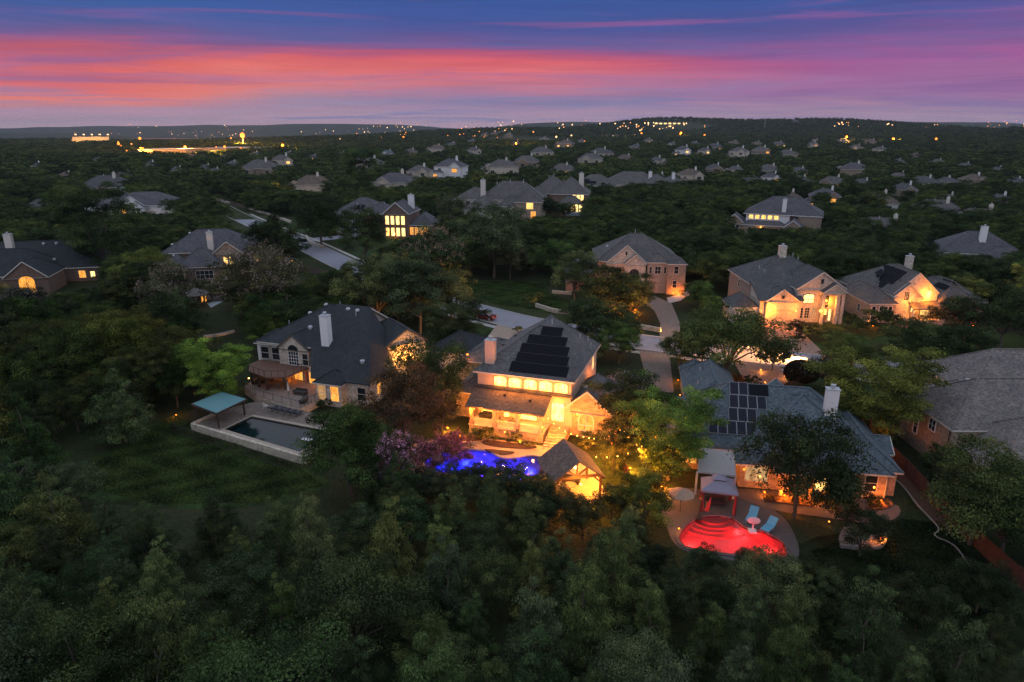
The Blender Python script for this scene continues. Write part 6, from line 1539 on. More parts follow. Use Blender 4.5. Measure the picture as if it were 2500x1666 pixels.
for px, py, r, lab, tint in ((1242, 1166, 44, 'leafy tree in front of the blue pool, right', (.034, .036, .030)), (1160, 1170, 42, 'leafy tree in front of the blue pool, left', (.036, .036, .030)), (1310, 1190, 34, 'tree between the blue pool and the pavilion', (.040, .040, .026)), (1092, 1186, 46, 'tree below the left end of the blue pool', (.034, .036, .026)), (1188, 1196, 48, 'tree below the middle of the blue pool', (.036, .040, .026)), (1270, 1200, 46, 'tree below the right half of the blue pool', (.040, .046, .028)), (1345, 1222, 46, 'tree lit gold at its top below the pavilion', (.044, .044, .024)), (1425, 1258, 50, 'dark tree below the right side of the pavilion', (.038, .042, .024)), (1495, 1225, 42, 'tree with gold-lit leaves right below the pavilion', (.048, .050, .024)), (1035, 1185, 42, 'dark tree left of the blue pool below the purple blossoms', (.034, .036, .028)), (975, 1240, 48, 'dark tree below the purple-blossomed crepe myrtles', (.030, .036, .022)), (1600, 1385, 50, 'dark oak left below the tip of the red pool', (.022, .028, .018)), (1655, 1450, 58, 'dark oak in the gap below the left of the red pool', (.024, .030, .019)), (1760, 1470, 58, 'dark oak in the gap below the middle of the red pool', (.022, .028, .018)), (1990, 1430, 58, 'dark oak below the right lawn edge by the red pool', (.022, .027, .017)), (2250, 1480, 66, 'dark oak at the foot of the right lawn', (.020, .025, .016)), (2400, 1430, 60, 'dark oak against the fence at lower right', (.020, .025, .016)), (2110, 1295, 55, 'dark oak over the pale stones below the blue-roofed house', (.030, .036, .022)), (1915, 1405, 46, 'dark tree at the right tip of the red pool', (.034, .040, .028)), (1836, 1375, 40, 'dark tree rising in front of the red pool, right', (.034, .036, .028)), (1716, 1376, 42, 'dark tree rising in front of the red pool, left', (.030, .042, .028))):
    tree_at(px, py, r, 'oak', 'oak_tree', lab, tint, 1.1)
# shrubs
BALL = ball_mesh()
p = G(1955, 918, 1.7); t = thing('clipped_shrub', 'large clipped round ball bush at the street driveway', 'shrub', (p.x, p.y, 0)); o = link('crown', BALL, t); o.color = (.040, .030, .018, 1); t.scale = (1.25, 1.25, 1.2); TREES.append((p.x, p.y, 2.8))
p = G(1938, 955, 1); t = thing('clipped_shrub', 'smaller tan clipped bush below the ball bush', 'shrub', (p.x, p.y, 0)); o = link('crown', BALL, t); o.color = (.10, .055, .028, 1); t.scale = (.75, .75, .7)
p = G(2215, 818, 1); t = thing('clipped_hedge', 'dark clipped hedge beside the brick steps of the golden gable house', 'hedge', (p.x + 3, p.y, 0)); o = link('crown', BALL, t); o.color = (.030, .044, .020, 1); t.scale = (1.9, .9, .75)
SH = [(2090, 790, 30, 'olive shrub at the left corner of the golden gable house', OL), (1948, 800, 26, 'dark shrub below the cream house windows', (.05, .03, .022)), (1995, 812, 24, 'shrub before the cream house columns', (.05, .042, .024)), (2150, 780, 40, 'tall shrub below the bay of the golden gable house', DK), (1950, 822, 18, 'low shrub row before the cream house', (.04, .03, .02)),
      (1190, 1063, 26, 'yellow-green shrub before the lit porch', (.13, .13, .03)), (1258, 1068, 22, 'twiggy shrub below the lit porch', (.10, .085, .04)), (1160, 1060, 20, 'shrub at the left end of the lit porch', (.09, .09, .03)), (1295, 1085, 14, 'small shrub at the porch corner', (.10, .09, .04)), (1440, 1075, 30, 'golden lit shrub right of the stone steps', (.09, .08, .03)), (1480, 1040, 30, 'golden lit shrub below the stone gable', (.085, .07, .03)),
      (1265, 805, 12, 'small palm-like shrub at the drive by the street', (.04, .05, .02)), (1300, 730, 20, 'round shrub on the green lawn', GRY), (2140, 1225, 22, 'shrub in the round bed right of the blue-roofed house', DK), (1880, 1215, 12, 'lit shrub in the bed of the blue-roofed house, left', (.08, .07, .03)), (1945, 1222, 14, 'lit shrub in the bed of the blue-roofed house, middle', (.08, .06, .03)), (790, 985, 18, 'dark shrub at the foot of the bay window', DK), (1785, 930, 30, 'reddish grass shrub behind the blue roof', (.11, .045, .02)), (1835, 930, 22, 'dark olive shrub in the driveway bed', (.06, .05, .02)), (640, 935, 20, 'dark shrub at the balcony corner', DK)]
for px, py, r, lab, tint in SH: tree_at(px, py, r, 'shrub', 'shrub', lab, tint)

# ---------------- sight lines to keep open: (x0, y0, x1, y1, depth)
OPEN = [(620, 730, 1040, 925, 96), (440, 950, 770, 1120, 88), (1120, 780, 1470, 1080, 90), (1040, 1095, 1330, 1145, 74), (1310, 1075, 1480, 1190, 66), (1640, 870, 2180, 1185, 76), (1650, 1165, 1930, 1332, 62), (1900, 1190, 2180, 1290, 62), (2220, 860, 2500, 1070, 78), (2170, 1100, 2320, 1300, 66),
        (1790, 610, 2060, 780, 138), (2060, 640, 2330, 770, 138), (1440, 560, 1680, 672, 162), (870, 470, 1080, 572, 245), (1120, 430, 1420, 528, 296), (400, 545, 660, 640, 182), (430, 600, 545, 692, 176), (0, 570, 230, 705, 170), (200, 460, 430, 518, 302), (1800, 480, 2000, 555, 252), (2275, 565, 2460, 612, 192), (280, 1085, 790, 1195, 75), (1135, 668, 1350, 756, 152), (1150, 745, 1330, 815, 128), (530, 485, 700, 548, 285), (700, 555, 880, 662, 205), (1570, 710, 1670, 835, 140), (1865, 795, 1985, 890, 122), (1390, 405, 1590, 448, 420), (2190, 765, 2290, 850, 125), (500, 775, 605, 830, 125), (1550, 825, 1630, 865, 118), (1180, 800, 1240, 845, 110), (1865, 900, 1915, 945, 100)]
def inside(x, y, P):
    c = False; n = len(P)
    for i in range(n):
        (x0, y0), (x1, y1) = P[i], P[i - 1]
        if (y0 > y) != (y1 > y) and x < (x1 - x0) * (y - y0) / (y1 - y0) + x0: c = not c
    return c
ROADPTS = [(np.array([(p.x, p.y) for p in L]), w) for L, w in ROADS]
CLEARB = [(min(p[0] for p in P), max(p[0] for p in P), min(p[1] for p in P), max(p[1] for p in P), P) for P in CLEAR]
def free(x, y, r, h, gap=.62, opens=True):
    for L, w in ROADPTS:
        if np.min(np.hypot(L[:, 0] - x, L[:, 1] - y)) < w + r * .55: return False
    for x0, x1, y0, y1, P in CLEARB:
        if x0 - r < x < x1 + r and y0 - r < y < y1 + r:
            if inside(x, y, P): return False
            for k in range(8):
                a = k * math.pi / 4
                if inside(x + .75 * r * math.cos(a), y + .75 * r * math.sin(a), P): return False
    for tx, ty, tr_ in TREES:
        if (tx - x) ** 2 + (ty - y) ** 2 < ((tr_ + r) * gap) ** 2: return False
    if opens:
        s = project((x, y, h * .96)); s2 = project((x, y, h * .55))
        if s is None: return False
        rp = r * s2[2]
        for x0, y0, x1, y1, dep in OPEN:
            if y < dep and s[0] + rp * .9 > x0 and s[0] - rp * .9 < x1 and s[1] < y1 - 4 and s2[1] + rp * .7 > y0: return False
    return True
def in_view(x, y, h, pad=60):
    a, b = project((x, y, 0)), project((x, y, h))
    if a is None or b is None: return False
    return -pad < a[0] < 2500 + pad and b[1] < 1666 + pad
# ---- nearest woods along the bottom: rows from near to far, so each tree can be told by its place in its row
def ordinal(i): return ['first', 'second', 'third', 'fourth', 'fifth', 'sixth', 'seventh', 'eighth', 'ninth', 'tenth', 'eleventh', 'twelfth', 'thirteenth', 'fourteenth', 'fifteenth', 'sixteenth', 'seventeenth', 'eighteenth', 'nineteenth', 'twentieth', 'twenty-first', 'twenty-second', 'twenty-third', 'twenty-fourth', 'twenty-fifth'][i]
ROWN = ['the row nearest the camera', 'the second row of near woods', 'the third row of near woods', 'the fourth row of near woods', 'the fifth row of near woods', 'the sixth row of near woods', 'the seventh row of near woods']
for ri, yr in enumerate((30.5, 35.5, 40.5, 45.5, 50.8, 56.0, 61.0)):
    row = []; x = -.80 * (yr + 8) - 2
    while x < .80 * (yr + 8) + 2:
        s = random.choice([random.uniform(.6, .8), random.uniform(.85, 1.2)]); kd = ('near_' if ri < 5 else '') + ('cedar' if random.random() < .62 else 'oak'); y = yr + random.uniform(-1.5, 1.5); r = KIND[kd]['rx'] * s; hm = random.uniform(.85, 1.15) * (1.15 if 'cedar' in kd else 1.0); h = KIND[kd]['h'] * s * hm
        if in_view(x, y, h, 120) and free(x, y, r, h, .66): row.append((x, y, s, kd, hm)); TREES.append((x, y, r)); x += r * 1.0
        else: x += 1.2
    for i, (x, y, s, kd, hm) in enumerate(row):
        TREES.remove((x, y, KIND[kd]['rx'] * s)); g = random.choice([(.032, .044, .026), (.023, .033, .018), (.048, .062, .036), (.018, .022, .014), (.044, .054, .038), (.026, .042, .022), (.036, .043, .024)])  # dark tints put the dimmer foreground light into the leaves
        plant('cedar_tree' if 'cedar' in kd else 'oak_tree', '%s dark tree from the left in %s' % (ordinal(min(i, 24)), ROWN[ri]), kd, x, y, s, s * hm, g, 'dark woods along the bottom')
# ---- the rest of the 300 individual trees, nearest first
ZONES = [('the woods left of the black-roofed house', lambda x, y: x < -20 and y < 130, 'woods on the left'), ('the trees round the right neighbour house', lambda x, y: x > 42 and y < 130, 'trees on the right'),
         ('the trees between stone houses and street', lambda x, y: y < 130, 'garden trees this side of the street'), ('the wooded slope left of the street', lambda x, y: x < -30, 'trees left of the street'),
         ('the grove round the pale gable house', lambda x, y: x < 45, 'grove across the street'), ('the grove behind the cream house', lambda x, y: True, 'grove behind the right-hand houses')]
cands = []
y = 62.0
while y < 262:
    x = -.86 * y - 8
    while x < .86 * y + 8: cands.append((x + random.uniform(-1.6, 1.6), y + random.uniform(-1.6, 1.6))); x += 3.4
    y += 3.4
MID = []; budget = 300 - len([o for o in bpy.data.objects if o.name.split('.')[0].endswith('_tree')])
extra = []
for x, y in cands:
    s = random.choice([random.uniform(.6, .85), random.uniform(.85, 1.2), random.uniform(1.0, 1.35)]); kd = random.choices(['oak', 'cedar', 'elm'], [.78, .14, .08])[0]; hm = random.uniform(.9, 1.3); r = KIND[kd]['rx'] * s; h = KIND[kd]['h'] * s * hm
    if kd == 'elm': hm *= .8; h *= .8
    if not in_view(x, y, h): continue
    if not free(x, y, r, h, .60): continue
    if len(MID) < budget:
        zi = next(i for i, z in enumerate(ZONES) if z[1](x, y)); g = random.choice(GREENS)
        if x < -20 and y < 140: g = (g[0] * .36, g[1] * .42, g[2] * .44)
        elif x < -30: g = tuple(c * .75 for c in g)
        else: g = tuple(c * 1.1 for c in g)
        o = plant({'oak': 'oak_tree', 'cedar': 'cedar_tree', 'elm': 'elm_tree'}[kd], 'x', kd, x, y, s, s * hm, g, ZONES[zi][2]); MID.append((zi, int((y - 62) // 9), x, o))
    else: extra.append((x, y, s, hm)); TREES.append((x, y, r))
for zi in range(len(ZONES)):
    rows = sorted({m[1] for m in MID if m[0] == zi})
    for k, rw in enumerate(rows):
        for j, m in enumerate(sorted([m for m in MID if m[0] == zi and m[1] == rw], key=lambda m: m[2])): m[3]['label'] = '%s from the left in row %s of %s' % (ordinal(min(j, 24)), ordinal(min(k, 24)), ZONES[zi][0])
print('individual trees', len(MID), 'extra', len(extra), 'y reach', max([t[1] for t in TREES]))

# ---- grass blades on the lawns: nobody could count them
def grass_tufts(name, label, poly, n, seed, tint):
    r = np.random.default_rng(seed); xs = [p[0] for p in poly]; ys = [p[1] for p in poly]; P = []
    while len(P) < n:
        x, y = r.uniform(min(xs), max(xs)), r.uniform(min(ys), max(ys))
        if inside(x, y, poly): P.append((x, y, .06))
    P = np.array(P); N = r.normal(size=(n, 3)) * .6 + np.array([0, -.5, .8]); ax = r.normal(size=(n, 3)) * .35 + np.array([0, 0, 1.0])
    t = np.clip(.45 + .35 * np.sin(P[:, 0] * .9 + 1.3 * np.sin(P[:, 1] * .7)) * np.sin(P[:, 1] * 1.1) + r.normal(0, .2, n), 0, 1)
    o = link(name, leaf_mesh(name, P, N, .26, .45, t, seed, axis=ax)); o.color = (*tint, 1); return tag(o, label, 'grass', None, 'stuff')
grass_tufts('grass', 'rough grass on the big lawn below the dark pool', PX([(170, 1180), (310, 1080), (430, 1015), (490, 1050), (735, 1145), (790, 1185), (640, 1228), (380, 1232)]), 26000, 1, (.040, .066, .022))
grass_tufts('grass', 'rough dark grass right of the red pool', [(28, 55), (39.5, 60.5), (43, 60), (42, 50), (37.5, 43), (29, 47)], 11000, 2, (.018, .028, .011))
grass_tufts('grass', 'grass on the vacant lawn above the street', [(-13, 171), (8, 170), (8, 160), (15, 143), (5, 142.5), (-4, 149), (-9, 156)], 12000, 3, (.036, .070, .022))
# ------------------------------------------------------------------ farther houses among the trees
def proto(rm, wm, v, lit=None):
    h = House('house', 'x', (0, 0), 0, wm, rm, M_TRIM)
    if v == 0: h.block(-9, 9, -1, 11, 3.6, .62, 'x', 'hh'); h.block(-6, 1, -4, 6, 3.4, .75, 'y', 'gh')
    elif v == 1: h.block(-8, 8, 0, 12, 6.4, .6, 'x', 'hh'); h.block(1, 7, -3, 7, 6.2, .8, 'y', 'gh'); h.block(-11, -3, -2, 8, 3.4, .6, 'x', 'hh')
    elif v == 2: h.block(-10, 10, 0, 13, 3.6, .66, 'x', 'hh'); h.block(-9, -2, -4, 8, 3.4, .7, 'y', 'hh'); h.block(3, 10, -3, 8, 3.5, .7, 'y', 'hh')
    else: h.block(-7, 10, 0, 11, 4.6, .66, 'x', 'hh'); h.block(-11, -3, 2, 12, 3.4, .66, 'y', 'gh')
    h.chimney(3.5, 5, 1.1, .95, (8.9, 11.6, 9.2, 9.4)[v], M_WHITE if v == 1 else M_TRIM, cap=M_TRIM)
    if v == 1: 
        h.window('f', 4, -3, 3.6, 2.6, 1.8, lit, (2, 1)); h.window('f', -5, 0, 3.9, 1.5, 1.5, None, (2, 1)); h.window('f', -7, -2, .9, 2.0, 1.5, lit, (2, 1))
    else:
        h.window('f', -2.5 if v == 0 else -5.5, -4 if v != 3 else 0, .9, 2.4, 1.7, lit, (2, 1)); h.window('f', 5.5, -1 if v == 0 else -3 if v == 2 else 0, .9, 2.0, 1.6, lit, (2, 1))
    h.pipe(-1, 6, .8, .12); return h.root
RK = ['taupe', 'grey', 'slate', 'brown', 'char']; WK = [M_BRICKT, M_WHITE, M_LIMEB, M_BRICKW]
PROTOS = {}
def far_house(px, py, wpx, v, rk, wk, lit, label, ang, group):
    key = (v, rk, wk, lit)
    p = GT(px, py, 5.0)
    w = wpx / project((p.x, p.y, p.z + 3))[2]; s = min(max(w / 19.5, .75), 1.45)
    if key not in PROTOS: PROTOS[key] = proto(ROOF[rk], WK[wk], v, (None, LITY, LITO)[lit]); o = PROTOS[key]
    else: o = copy_tree(PROTOS[key])
    o.location = (p.x, p.y, p.z - .2); o.rotation_euler.z = R(ang); o.scale = (s, s, s)
    tag(o, label, 'house', group)
    c = []
    for x, y in ((-12, -5), (12, -5), (12, 14), (-12, 14)):
        a = R(ang); c.append((p.x + s * (x * math.cos(a) - y * math.sin(a)), p.y + s * (x * math.sin(a) + y * math.cos(a))))
    CLEAR.append(c); hw = max(wpx * .55, 8); ht = wpx * .30
    OPEN.append((px - hw * .8, py - ht, px + hw * .8, py + ht * .35, p.y - 8))
    return p
NAMED = [(760, 455, 105, 3, 'brown', 2, 0, 'tan hip-roofed house with a small white chimney above the far street bend', 20), (955, 445, 105, 0, 'slate', 2, 0, 'cream-gabled house with white chimney left of the amber-gabled house', -15), (1095, 420, 100, 1, 'slate', 1, 2, 'tall house with an amber-lit gable and pale chimney', -10),
  (250, 455, 110, 2, 'char', 0, 0, 'dark roof behind the white double-gabled house', 10), (110, 495, 95, 2, 'char', 0, 0, 'dark roof in the trees at the far left', 15), (630, 412, 85, 2, 'taupe', 0, 0, 'grey roof with a tall white chimney left of centre', 5), (497, 404, 28, 0, 'slate', 1, 0, 'small white-gabled far house, left of a pair', 0), (518, 414, 24, 0, 'slate', 1, 0, 'small white-gabled far house, right of a pair', 0),
  (1668, 372, 46, 1, 'slate', 1, 1, 'pale far house with lit ground floor and white chimney', -10), (1885, 432, 52, 1, 'slate', 1, 2, 'white far house with one lit window right of centre', -12), (1920, 478, 85, 0, 'brown', 2, 0, 'tan-roofed house behind the white clerestory house', -20), (2015, 482, 85, 1, 'slate', 0, 2, 'slate-roofed house with two orange windows', -20),
  (2140, 488, 105, 0, 'brown', 1, 0, 'brown-roofed house with a white gable edge, mid right', -25), (2290, 512, 120, 2, 'taupe', 0, 0, 'long grey roof mid right', -25), (2400, 535, 140, 0, 'taupe', 1, 0, 'wide grey roof with small cream gables near the right edge', -15), (2160, 562, 150, 2, 'taupe', 0, 0, 'grey roof half hidden by the round oaks, right', -18), (945, 372, 38, 0, 'blue', 1, 0, 'pale blue-roofed far house', 5)]
ROOF['blue2'] = ROOF['blue']
for px, py, w, v, rk, wk, lit, lab, ang in NAMED: far_house(px, py, w, v, rk, wk, lit, lab, ang, None)
FARH = [(1020, 425, 60), (895, 408, 60), (865, 388, 40), (1000, 372, 30), (1060, 366, 40), (1225, 412, 85), (1285, 396, 65), (1325, 372, 60), (1375, 353, 45), (1440, 388, 70), (1475, 374, 44), (1548, 358, 28), (1600, 432, 55), (1690, 432, 60), (1720, 372, 34), (1752, 360, 34), (1800, 377, 44), (1862, 373, 40), (1932, 375, 40), (1745, 412, 42), (1792, 411, 40), (1880, 411, 48), (1955, 413, 40), (1830, 433, 40), (1958, 434, 44), (2082, 416, 66), (2030, 440, 60), (2110, 442, 40), (2205, 466, 66), (2195, 424, 40), (2262, 440, 58), (2322, 440, 52), (2385, 440, 54), (2310, 478, 60), (2452, 490, 46), (2062, 345, 28), (2125, 348, 28), (2092, 360, 30), (1985, 356, 26), (1905, 352, 26), (1850, 351, 24), (1790, 348, 22), (1990, 344, 22), (2150, 366, 30), (1700, 350, 22), (1640, 352, 24), (1585, 345, 20), (1420, 346, 22), (1330, 338, 20), (1240, 332, 18), (1205, 326, 16), (1225, 322, 14), (1182, 330, 16), (1260, 350, 22), (1150, 345, 20), (1100, 352, 24), (690, 398, 52), (560, 396, 34), (430, 412, 34), (360, 402, 30), (300, 420, 40), (150, 425, 40), (80, 405, 30), (545, 380, 22), (620, 376, 22), (700, 372, 22), (760, 380, 26), (830, 372, 24), (470, 380, 20), (230, 388, 22), (2240, 376, 26), (2290, 392, 30), (2360, 400, 34), (2200, 392, 30), (2440, 410, 36), (2480, 440, 40), (1530, 385, 36), (1610, 395, 38), (1370, 410, 50), (1160, 372, 34)]
random.seed(21)
for i, (px, py, w) in enumerate(FARH):
    zone = ('far left behind the dark woods', 'mid left towards the orange-lit school', 'middle of the far neighbourhood', 'right of the middle in the far neighbourhood', 'far right below the wooded hill')[min(int(px / 500), 4)]
    far_house(px, py, w * 1.15, random.randrange(4), random.choice(['taupe', 'char', 'slate', 'taupe', 'brown']), random.choice([0, 0, 2, 3]), random.choices([0, 1, 2], [.72, .2, .08])[0], '%s far roof from the left, %s' % (ordinal(sorted(q[0] + q[1] / 9999 for q in FARH if min(int(q[0] / 500), 4) == min(int(px / 500), 4)).index(px + py / 9999)), zone), random.uniform(-35, 25), 'far houses, ' + zone)

# ------------------------------------------------------------------ distant woods: one mass nobody could count
def small_crown(seed, rx, rz, zc, ncl, nl, leaf):
    return crown('crown', seed, rx, rz, zc, ncl, nl, leaf)[0]
def far_woods():
    r = np.random.default_rng(99)
    pts = []
    P = np.array([(t[0], t[1], t[2]) for t in TREES]); cell = {}
    for x, y, q in P: cell.setdefault((int(x // 12), int(y // 12)), []).append((x, y, q))
    y = 95.0
    opens = OPEN; cb = CLEARB + [(min(p[0] for p in Q), max(p[0] for p in Q), min(p[1] for p in Q), max(p[1] for p in Q), Q) for Q in CLEAR[len(CLEARB):]]
    while y < 3600:
        st = 4.6 + y * .0042
        x = -.80 * y - 15
        while x < .80 * y + 15:
            X, Y = x + r.uniform(-.45, .45) * st, y + r.uniform(-.45, .45) * st; x += st
            s = (r.uniform(.6, .9) if r.random() < .5 else r.uniform(.9, 1.35)) * (1 + y * .00012); rad, h = 4.0 * s, 8.0 * s
            
            if y > 900 and math.sin(X / 170 + 1.3) * math.sin(Y / 230 + .4) > .80: continue
            ok = True
            if y < 330:
                for i in (-1, 0, 1):
                    for j in (-1, 0, 1):
                        for tx, ty, tr_ in cell.get((int(X // 12) + i, int(Y // 12) + j), ()):
                            if (tx - X) ** 2 + (ty - Y) ** 2 < ((tr_ + rad) * .52) ** 2: ok = False; break
                if not ok: continue
            if y < 420:
                for L, w in ROADPTS:
                    if np.min(np.hypot(L[:, 0] - X, L[:, 1] - Y)) < w + rad * .5: ok = False; break
                if not ok: continue
            for x0, x1, y0, y1, Q in cb:
                if x0 - 2 < X < x1 + 2 and y0 - 2 < Y < y1 + 2 and (inside(X, Y, Q) or inside(X, Y - rad * .6, Q) or inside(X + rad * .5, Y, Q) or inside(X - rad * .5, Y, Q) or inside(X, Y + rad * .5, Q)): ok = False; break
            if not ok: continue
            Z = float(terr(X, Y)); a = project((X, Y, Z + h)); b = project((X, Y, Z + h * .5))
            if a is None or not (-40 < a[0] < 2540) : continue
            rp = rad * b[2]
            for x0, y0, x1, y1, dep in opens:
                if Y < dep and a[0] + rp * .6 > x0 and a[0] - rp * .6 < x1 and a[1] < y1 - 3 and b[1] + rp * .5 > y0: ok = False; break
            if not ok: continue
            if Z < -33 or (X < -700 and Y > 2900): continue
            pts.append((X, Y, Z - .3, s, r.uniform(0, 6.283), (3 + r.integers(0, 5)) if Y < 420 else r.integers(0, 3)))
        y += st * .92
    for X, Y, s, hm in extra: pts.append((X, Y, 0.0, s, r.uniform(0, 6.283), 3 + r.integers(0, 5)))
    pts = np.array(pts); print('distant trees', len(pts))
    me = bpy.data.meshes.new('distant_woods'); me.from_pydata([tuple(p[:3]) for p in pts], [], [])
    for nm, col, ty in (('s', 3, 'FLOAT'), ('rot', 4, 'FLOAT'), ('kind_index', 5, 'INT')):
        at = me.attributes.new(nm, ty, 'POINT'); at.data.foreach_set('value', pts[:, col].astype(np.float32 if ty == 'FLOAT' else np.int32))
    o = link('distant_woods', me); o.color = (.054, .082, .034, 1); tag(o, 'wooded land running back to the far hills', 'woods', None, 'stuff')
    pro = []
    for i in range(3):
        m_ = small_crown(301 + i, 4.1, 3.2, 4.8, 30, 46, .55); q = bpy.data.objects.new('distant_crown', m_); pro.append(q)
    for me_, _, _ in KIND['oak']['v']: q = bpy.data.objects.new('distant_crown', me_); pro.append(q)
    ng = bpy.data.node_groups.new('scatter_woods', 'GeometryNodeTree')
    ng.interface.new_socket('Geometry', in_out='INPUT', socket_type='NodeSocketGeometry'); ng.interface.new_socket('Geometry', in_out='OUTPUT', socket_type='NodeSocketGeometry')
    N = ng.nodes.new; L = ng.links.new
    gi, go = N('NodeGroupInput'), N('NodeGroupOutput'); jn = N('GeometryNodeJoinGeometry')
    def attr(nm, ty):
        a = N('GeometryNodeInputNamedAttribute'); a.data_type = ty; a.inputs['Name'].default_value = nm; return a.outputs['Attribute']
    s, rot, ki = attr('s', 'FLOAT'), attr('rot', 'FLOAT'), attr('kind_index', 'INT')
    cx = N('ShaderNodeCombineXYZ'); L(rot, cx.inputs[2])
    for i, q in enumerate(pro):
        oi = N('GeometryNodeObjectInfo'); oi.inputs['Object'].default_value = q; oi.inputs['As Instance'].default_value = True
        cmp_ = N('FunctionNodeCompare'); cmp_.data_type = 'INT'; cmp_.operation = 'EQUAL'; L(ki, cmp_.inputs[2]); cmp_.inputs[3].default_value = i
        ip = N('GeometryNodeInstanceOnPoints'); L(gi.outputs[0], ip.inputs['Points']); L(cmp_.outputs[0], ip.inputs['Selection']); L(oi.outputs['Geometry'], ip.inputs['Instance']); L(cx.outputs[0], ip.inputs['Rotation']); L(s, ip.inputs['Scale'])
        q.color = o.color
        L(ip.outputs[0], jn.inputs[0])
    L(jn.outputs[0], go.inputs[0])
    m = o.modifiers.new('scatter', 'NODES'); m.node_group = ng
    return o
far_woods()

# ------------------------------------------------------------------ town in the distance
# lake
mb = MB(); mb.poly([(-2300, 3950, -34), (-700, 3950, -34), (-600, 4700, -34), (-2600, 4700, -34)])
wm, nt, b = new_mat('lake_water'); b.inputs['Base Color'].default_value = (.12, .13, .16, 1); b.inputs['Roughness'].default_value = .08; b.inputs['Specular IOR Level'].default_value = 1.0
lk = mb.build('lake_water', wm); lk['kind'] = 'structure'
# street and parking-lot lamps
def lamp_proto(h, r, col, glow, nm):
    t = bpy.data.objects.new('street_lamp', None); COL.objects.link(t)
    mb = MB(); mb.tube((0, 0, 0), (0, 0, h), .14, .08, 6); mb.build('pole', M_BRONZE, t)
    mb = MB(); mb.lathe((0, 0, h), [(0, -r), (r * .8, -r * .6), (r, 0), (r * .8, r * .6), (0, r)], 8); mb.build('lamp_head', m_emit(nm, col, glow), t); return t
LPS = {'o': lamp_proto(5, .9, (1, .24, .02), 3.2, 'sodium_glow'), 'w': lamp_proto(5, .8, (1, .58, .26), 2.6, 'white_lamp_glow'), 'g': lamp_proto(7, .6, (1, .32, .05), 2.6, 'house_lamp_glow')}
LUSED = set()
def far_lamp(px, py, k, label, group, s=1.0, power=0):
    o = LPS[k] if k not in LUSED else copy_tree(LPS[k]); LUSED.add(k)
    p = GT(px, py, 8.0)
    o.location = (p.x, p.y, p.z); d = p.y; f = max(.30, d / 1300) ** .9 * s * (1.5 if d > 900 else 1.0); o.scale = (f, f, f)
    tag(o, label, 'street lamp', group)
    if power: lamp_light((p.x, p.y - 6, p.z + 12), power, (1, .45, .08), 1.5)
    return o
random.seed(5)
BIG = [(594, 352, 'o', 3.2, 'brightest orange floodlight over the distant school car park', 2.5e5), (345, 366, 'o', 1.6, 'orange lamp at the left end of the distant school', 9e4), (452, 362, 'o', 1.5, 'orange lamp before the middle of the distant school', 9e4), (520, 372, 'o', 1.8, 'orange lamp by the distant school entrance', 1.2e5), (690, 358, 'o', 1.4, 'orange lamp right of the distant school floodlight', 7e4), (985, 338, 'o', 1.2, 'orange lamp by the far cluster left of centre', 0), (1260, 352, 'o', 1.3, 'orange lamp in the far neighbourhood at centre', 6e4), (1265, 344, 'o', 1.0, 'second orange lamp in the far neighbourhood at centre', 0), (1358, 341, 'w', 1.5, 'white lamp on the central far road', 0), (1302, 334, 'g', 1.4, 'yellow lamp on the central hill', 0), (1395, 335, 'w', 1.2, 'white lamp right of the central hill', 0), (1566, 330, 'o', 1.2, 'tall red-orange beacon right of centre', 0), (1662, 333, 'o', 1.6, 'large orange lamp below the right hill', 4e4), (1720, 334, 'o', 1.2, 'smaller orange lamp below the right hill', 0), (2066, 341, 'o', 1.6, 'first orange lamp on the far right road', 3e4), (2180, 345, 'o', 1.6, 'third orange lamp on the far right road', 3e4), (2285, 344, 'o', 1.5, 'last orange lamp on the far right road', 0), (1476, 365, 'g', 1.2, 'lone yellow lamp above the far roofs', 0), (1758, 428, 'o', .9, 'lone amber lamp in the mid right trees', 0), (681, 452, 'o', .7, 'amber lamp left of the tan hip-roofed house', 1500), (468, 456, 'o', .5, 'small amber lamp in the left trees', 0), (1205, 425, 'o', .6, 'amber lamp right of the amber-gabled house', 0), (1165, 440, 'o', .5, 'amber garden lamp below the amber-gabled house', 1500), (2313, 575, 'o', .6, 'amber lamp left above the plain white chimney', 0), (2420, 580, 'o', .6, 'amber lamp right above the plain white chimney', 0), (2200, 555, 'w', .5, 'white lamp above the round grey roof', 0), (1838, 634, 'o', .4, 'amber lamp behind the cream house, left', 0), (1826, 634, 'o', .3, 'small amber lamp behind the cream house', 0), (780, 500, 'w', .3, 'small lamp at the street junction', 0)]
for px, py, k, s, lab, pw in BIG: far_lamp(px, py, k, lab, None, s, pw)
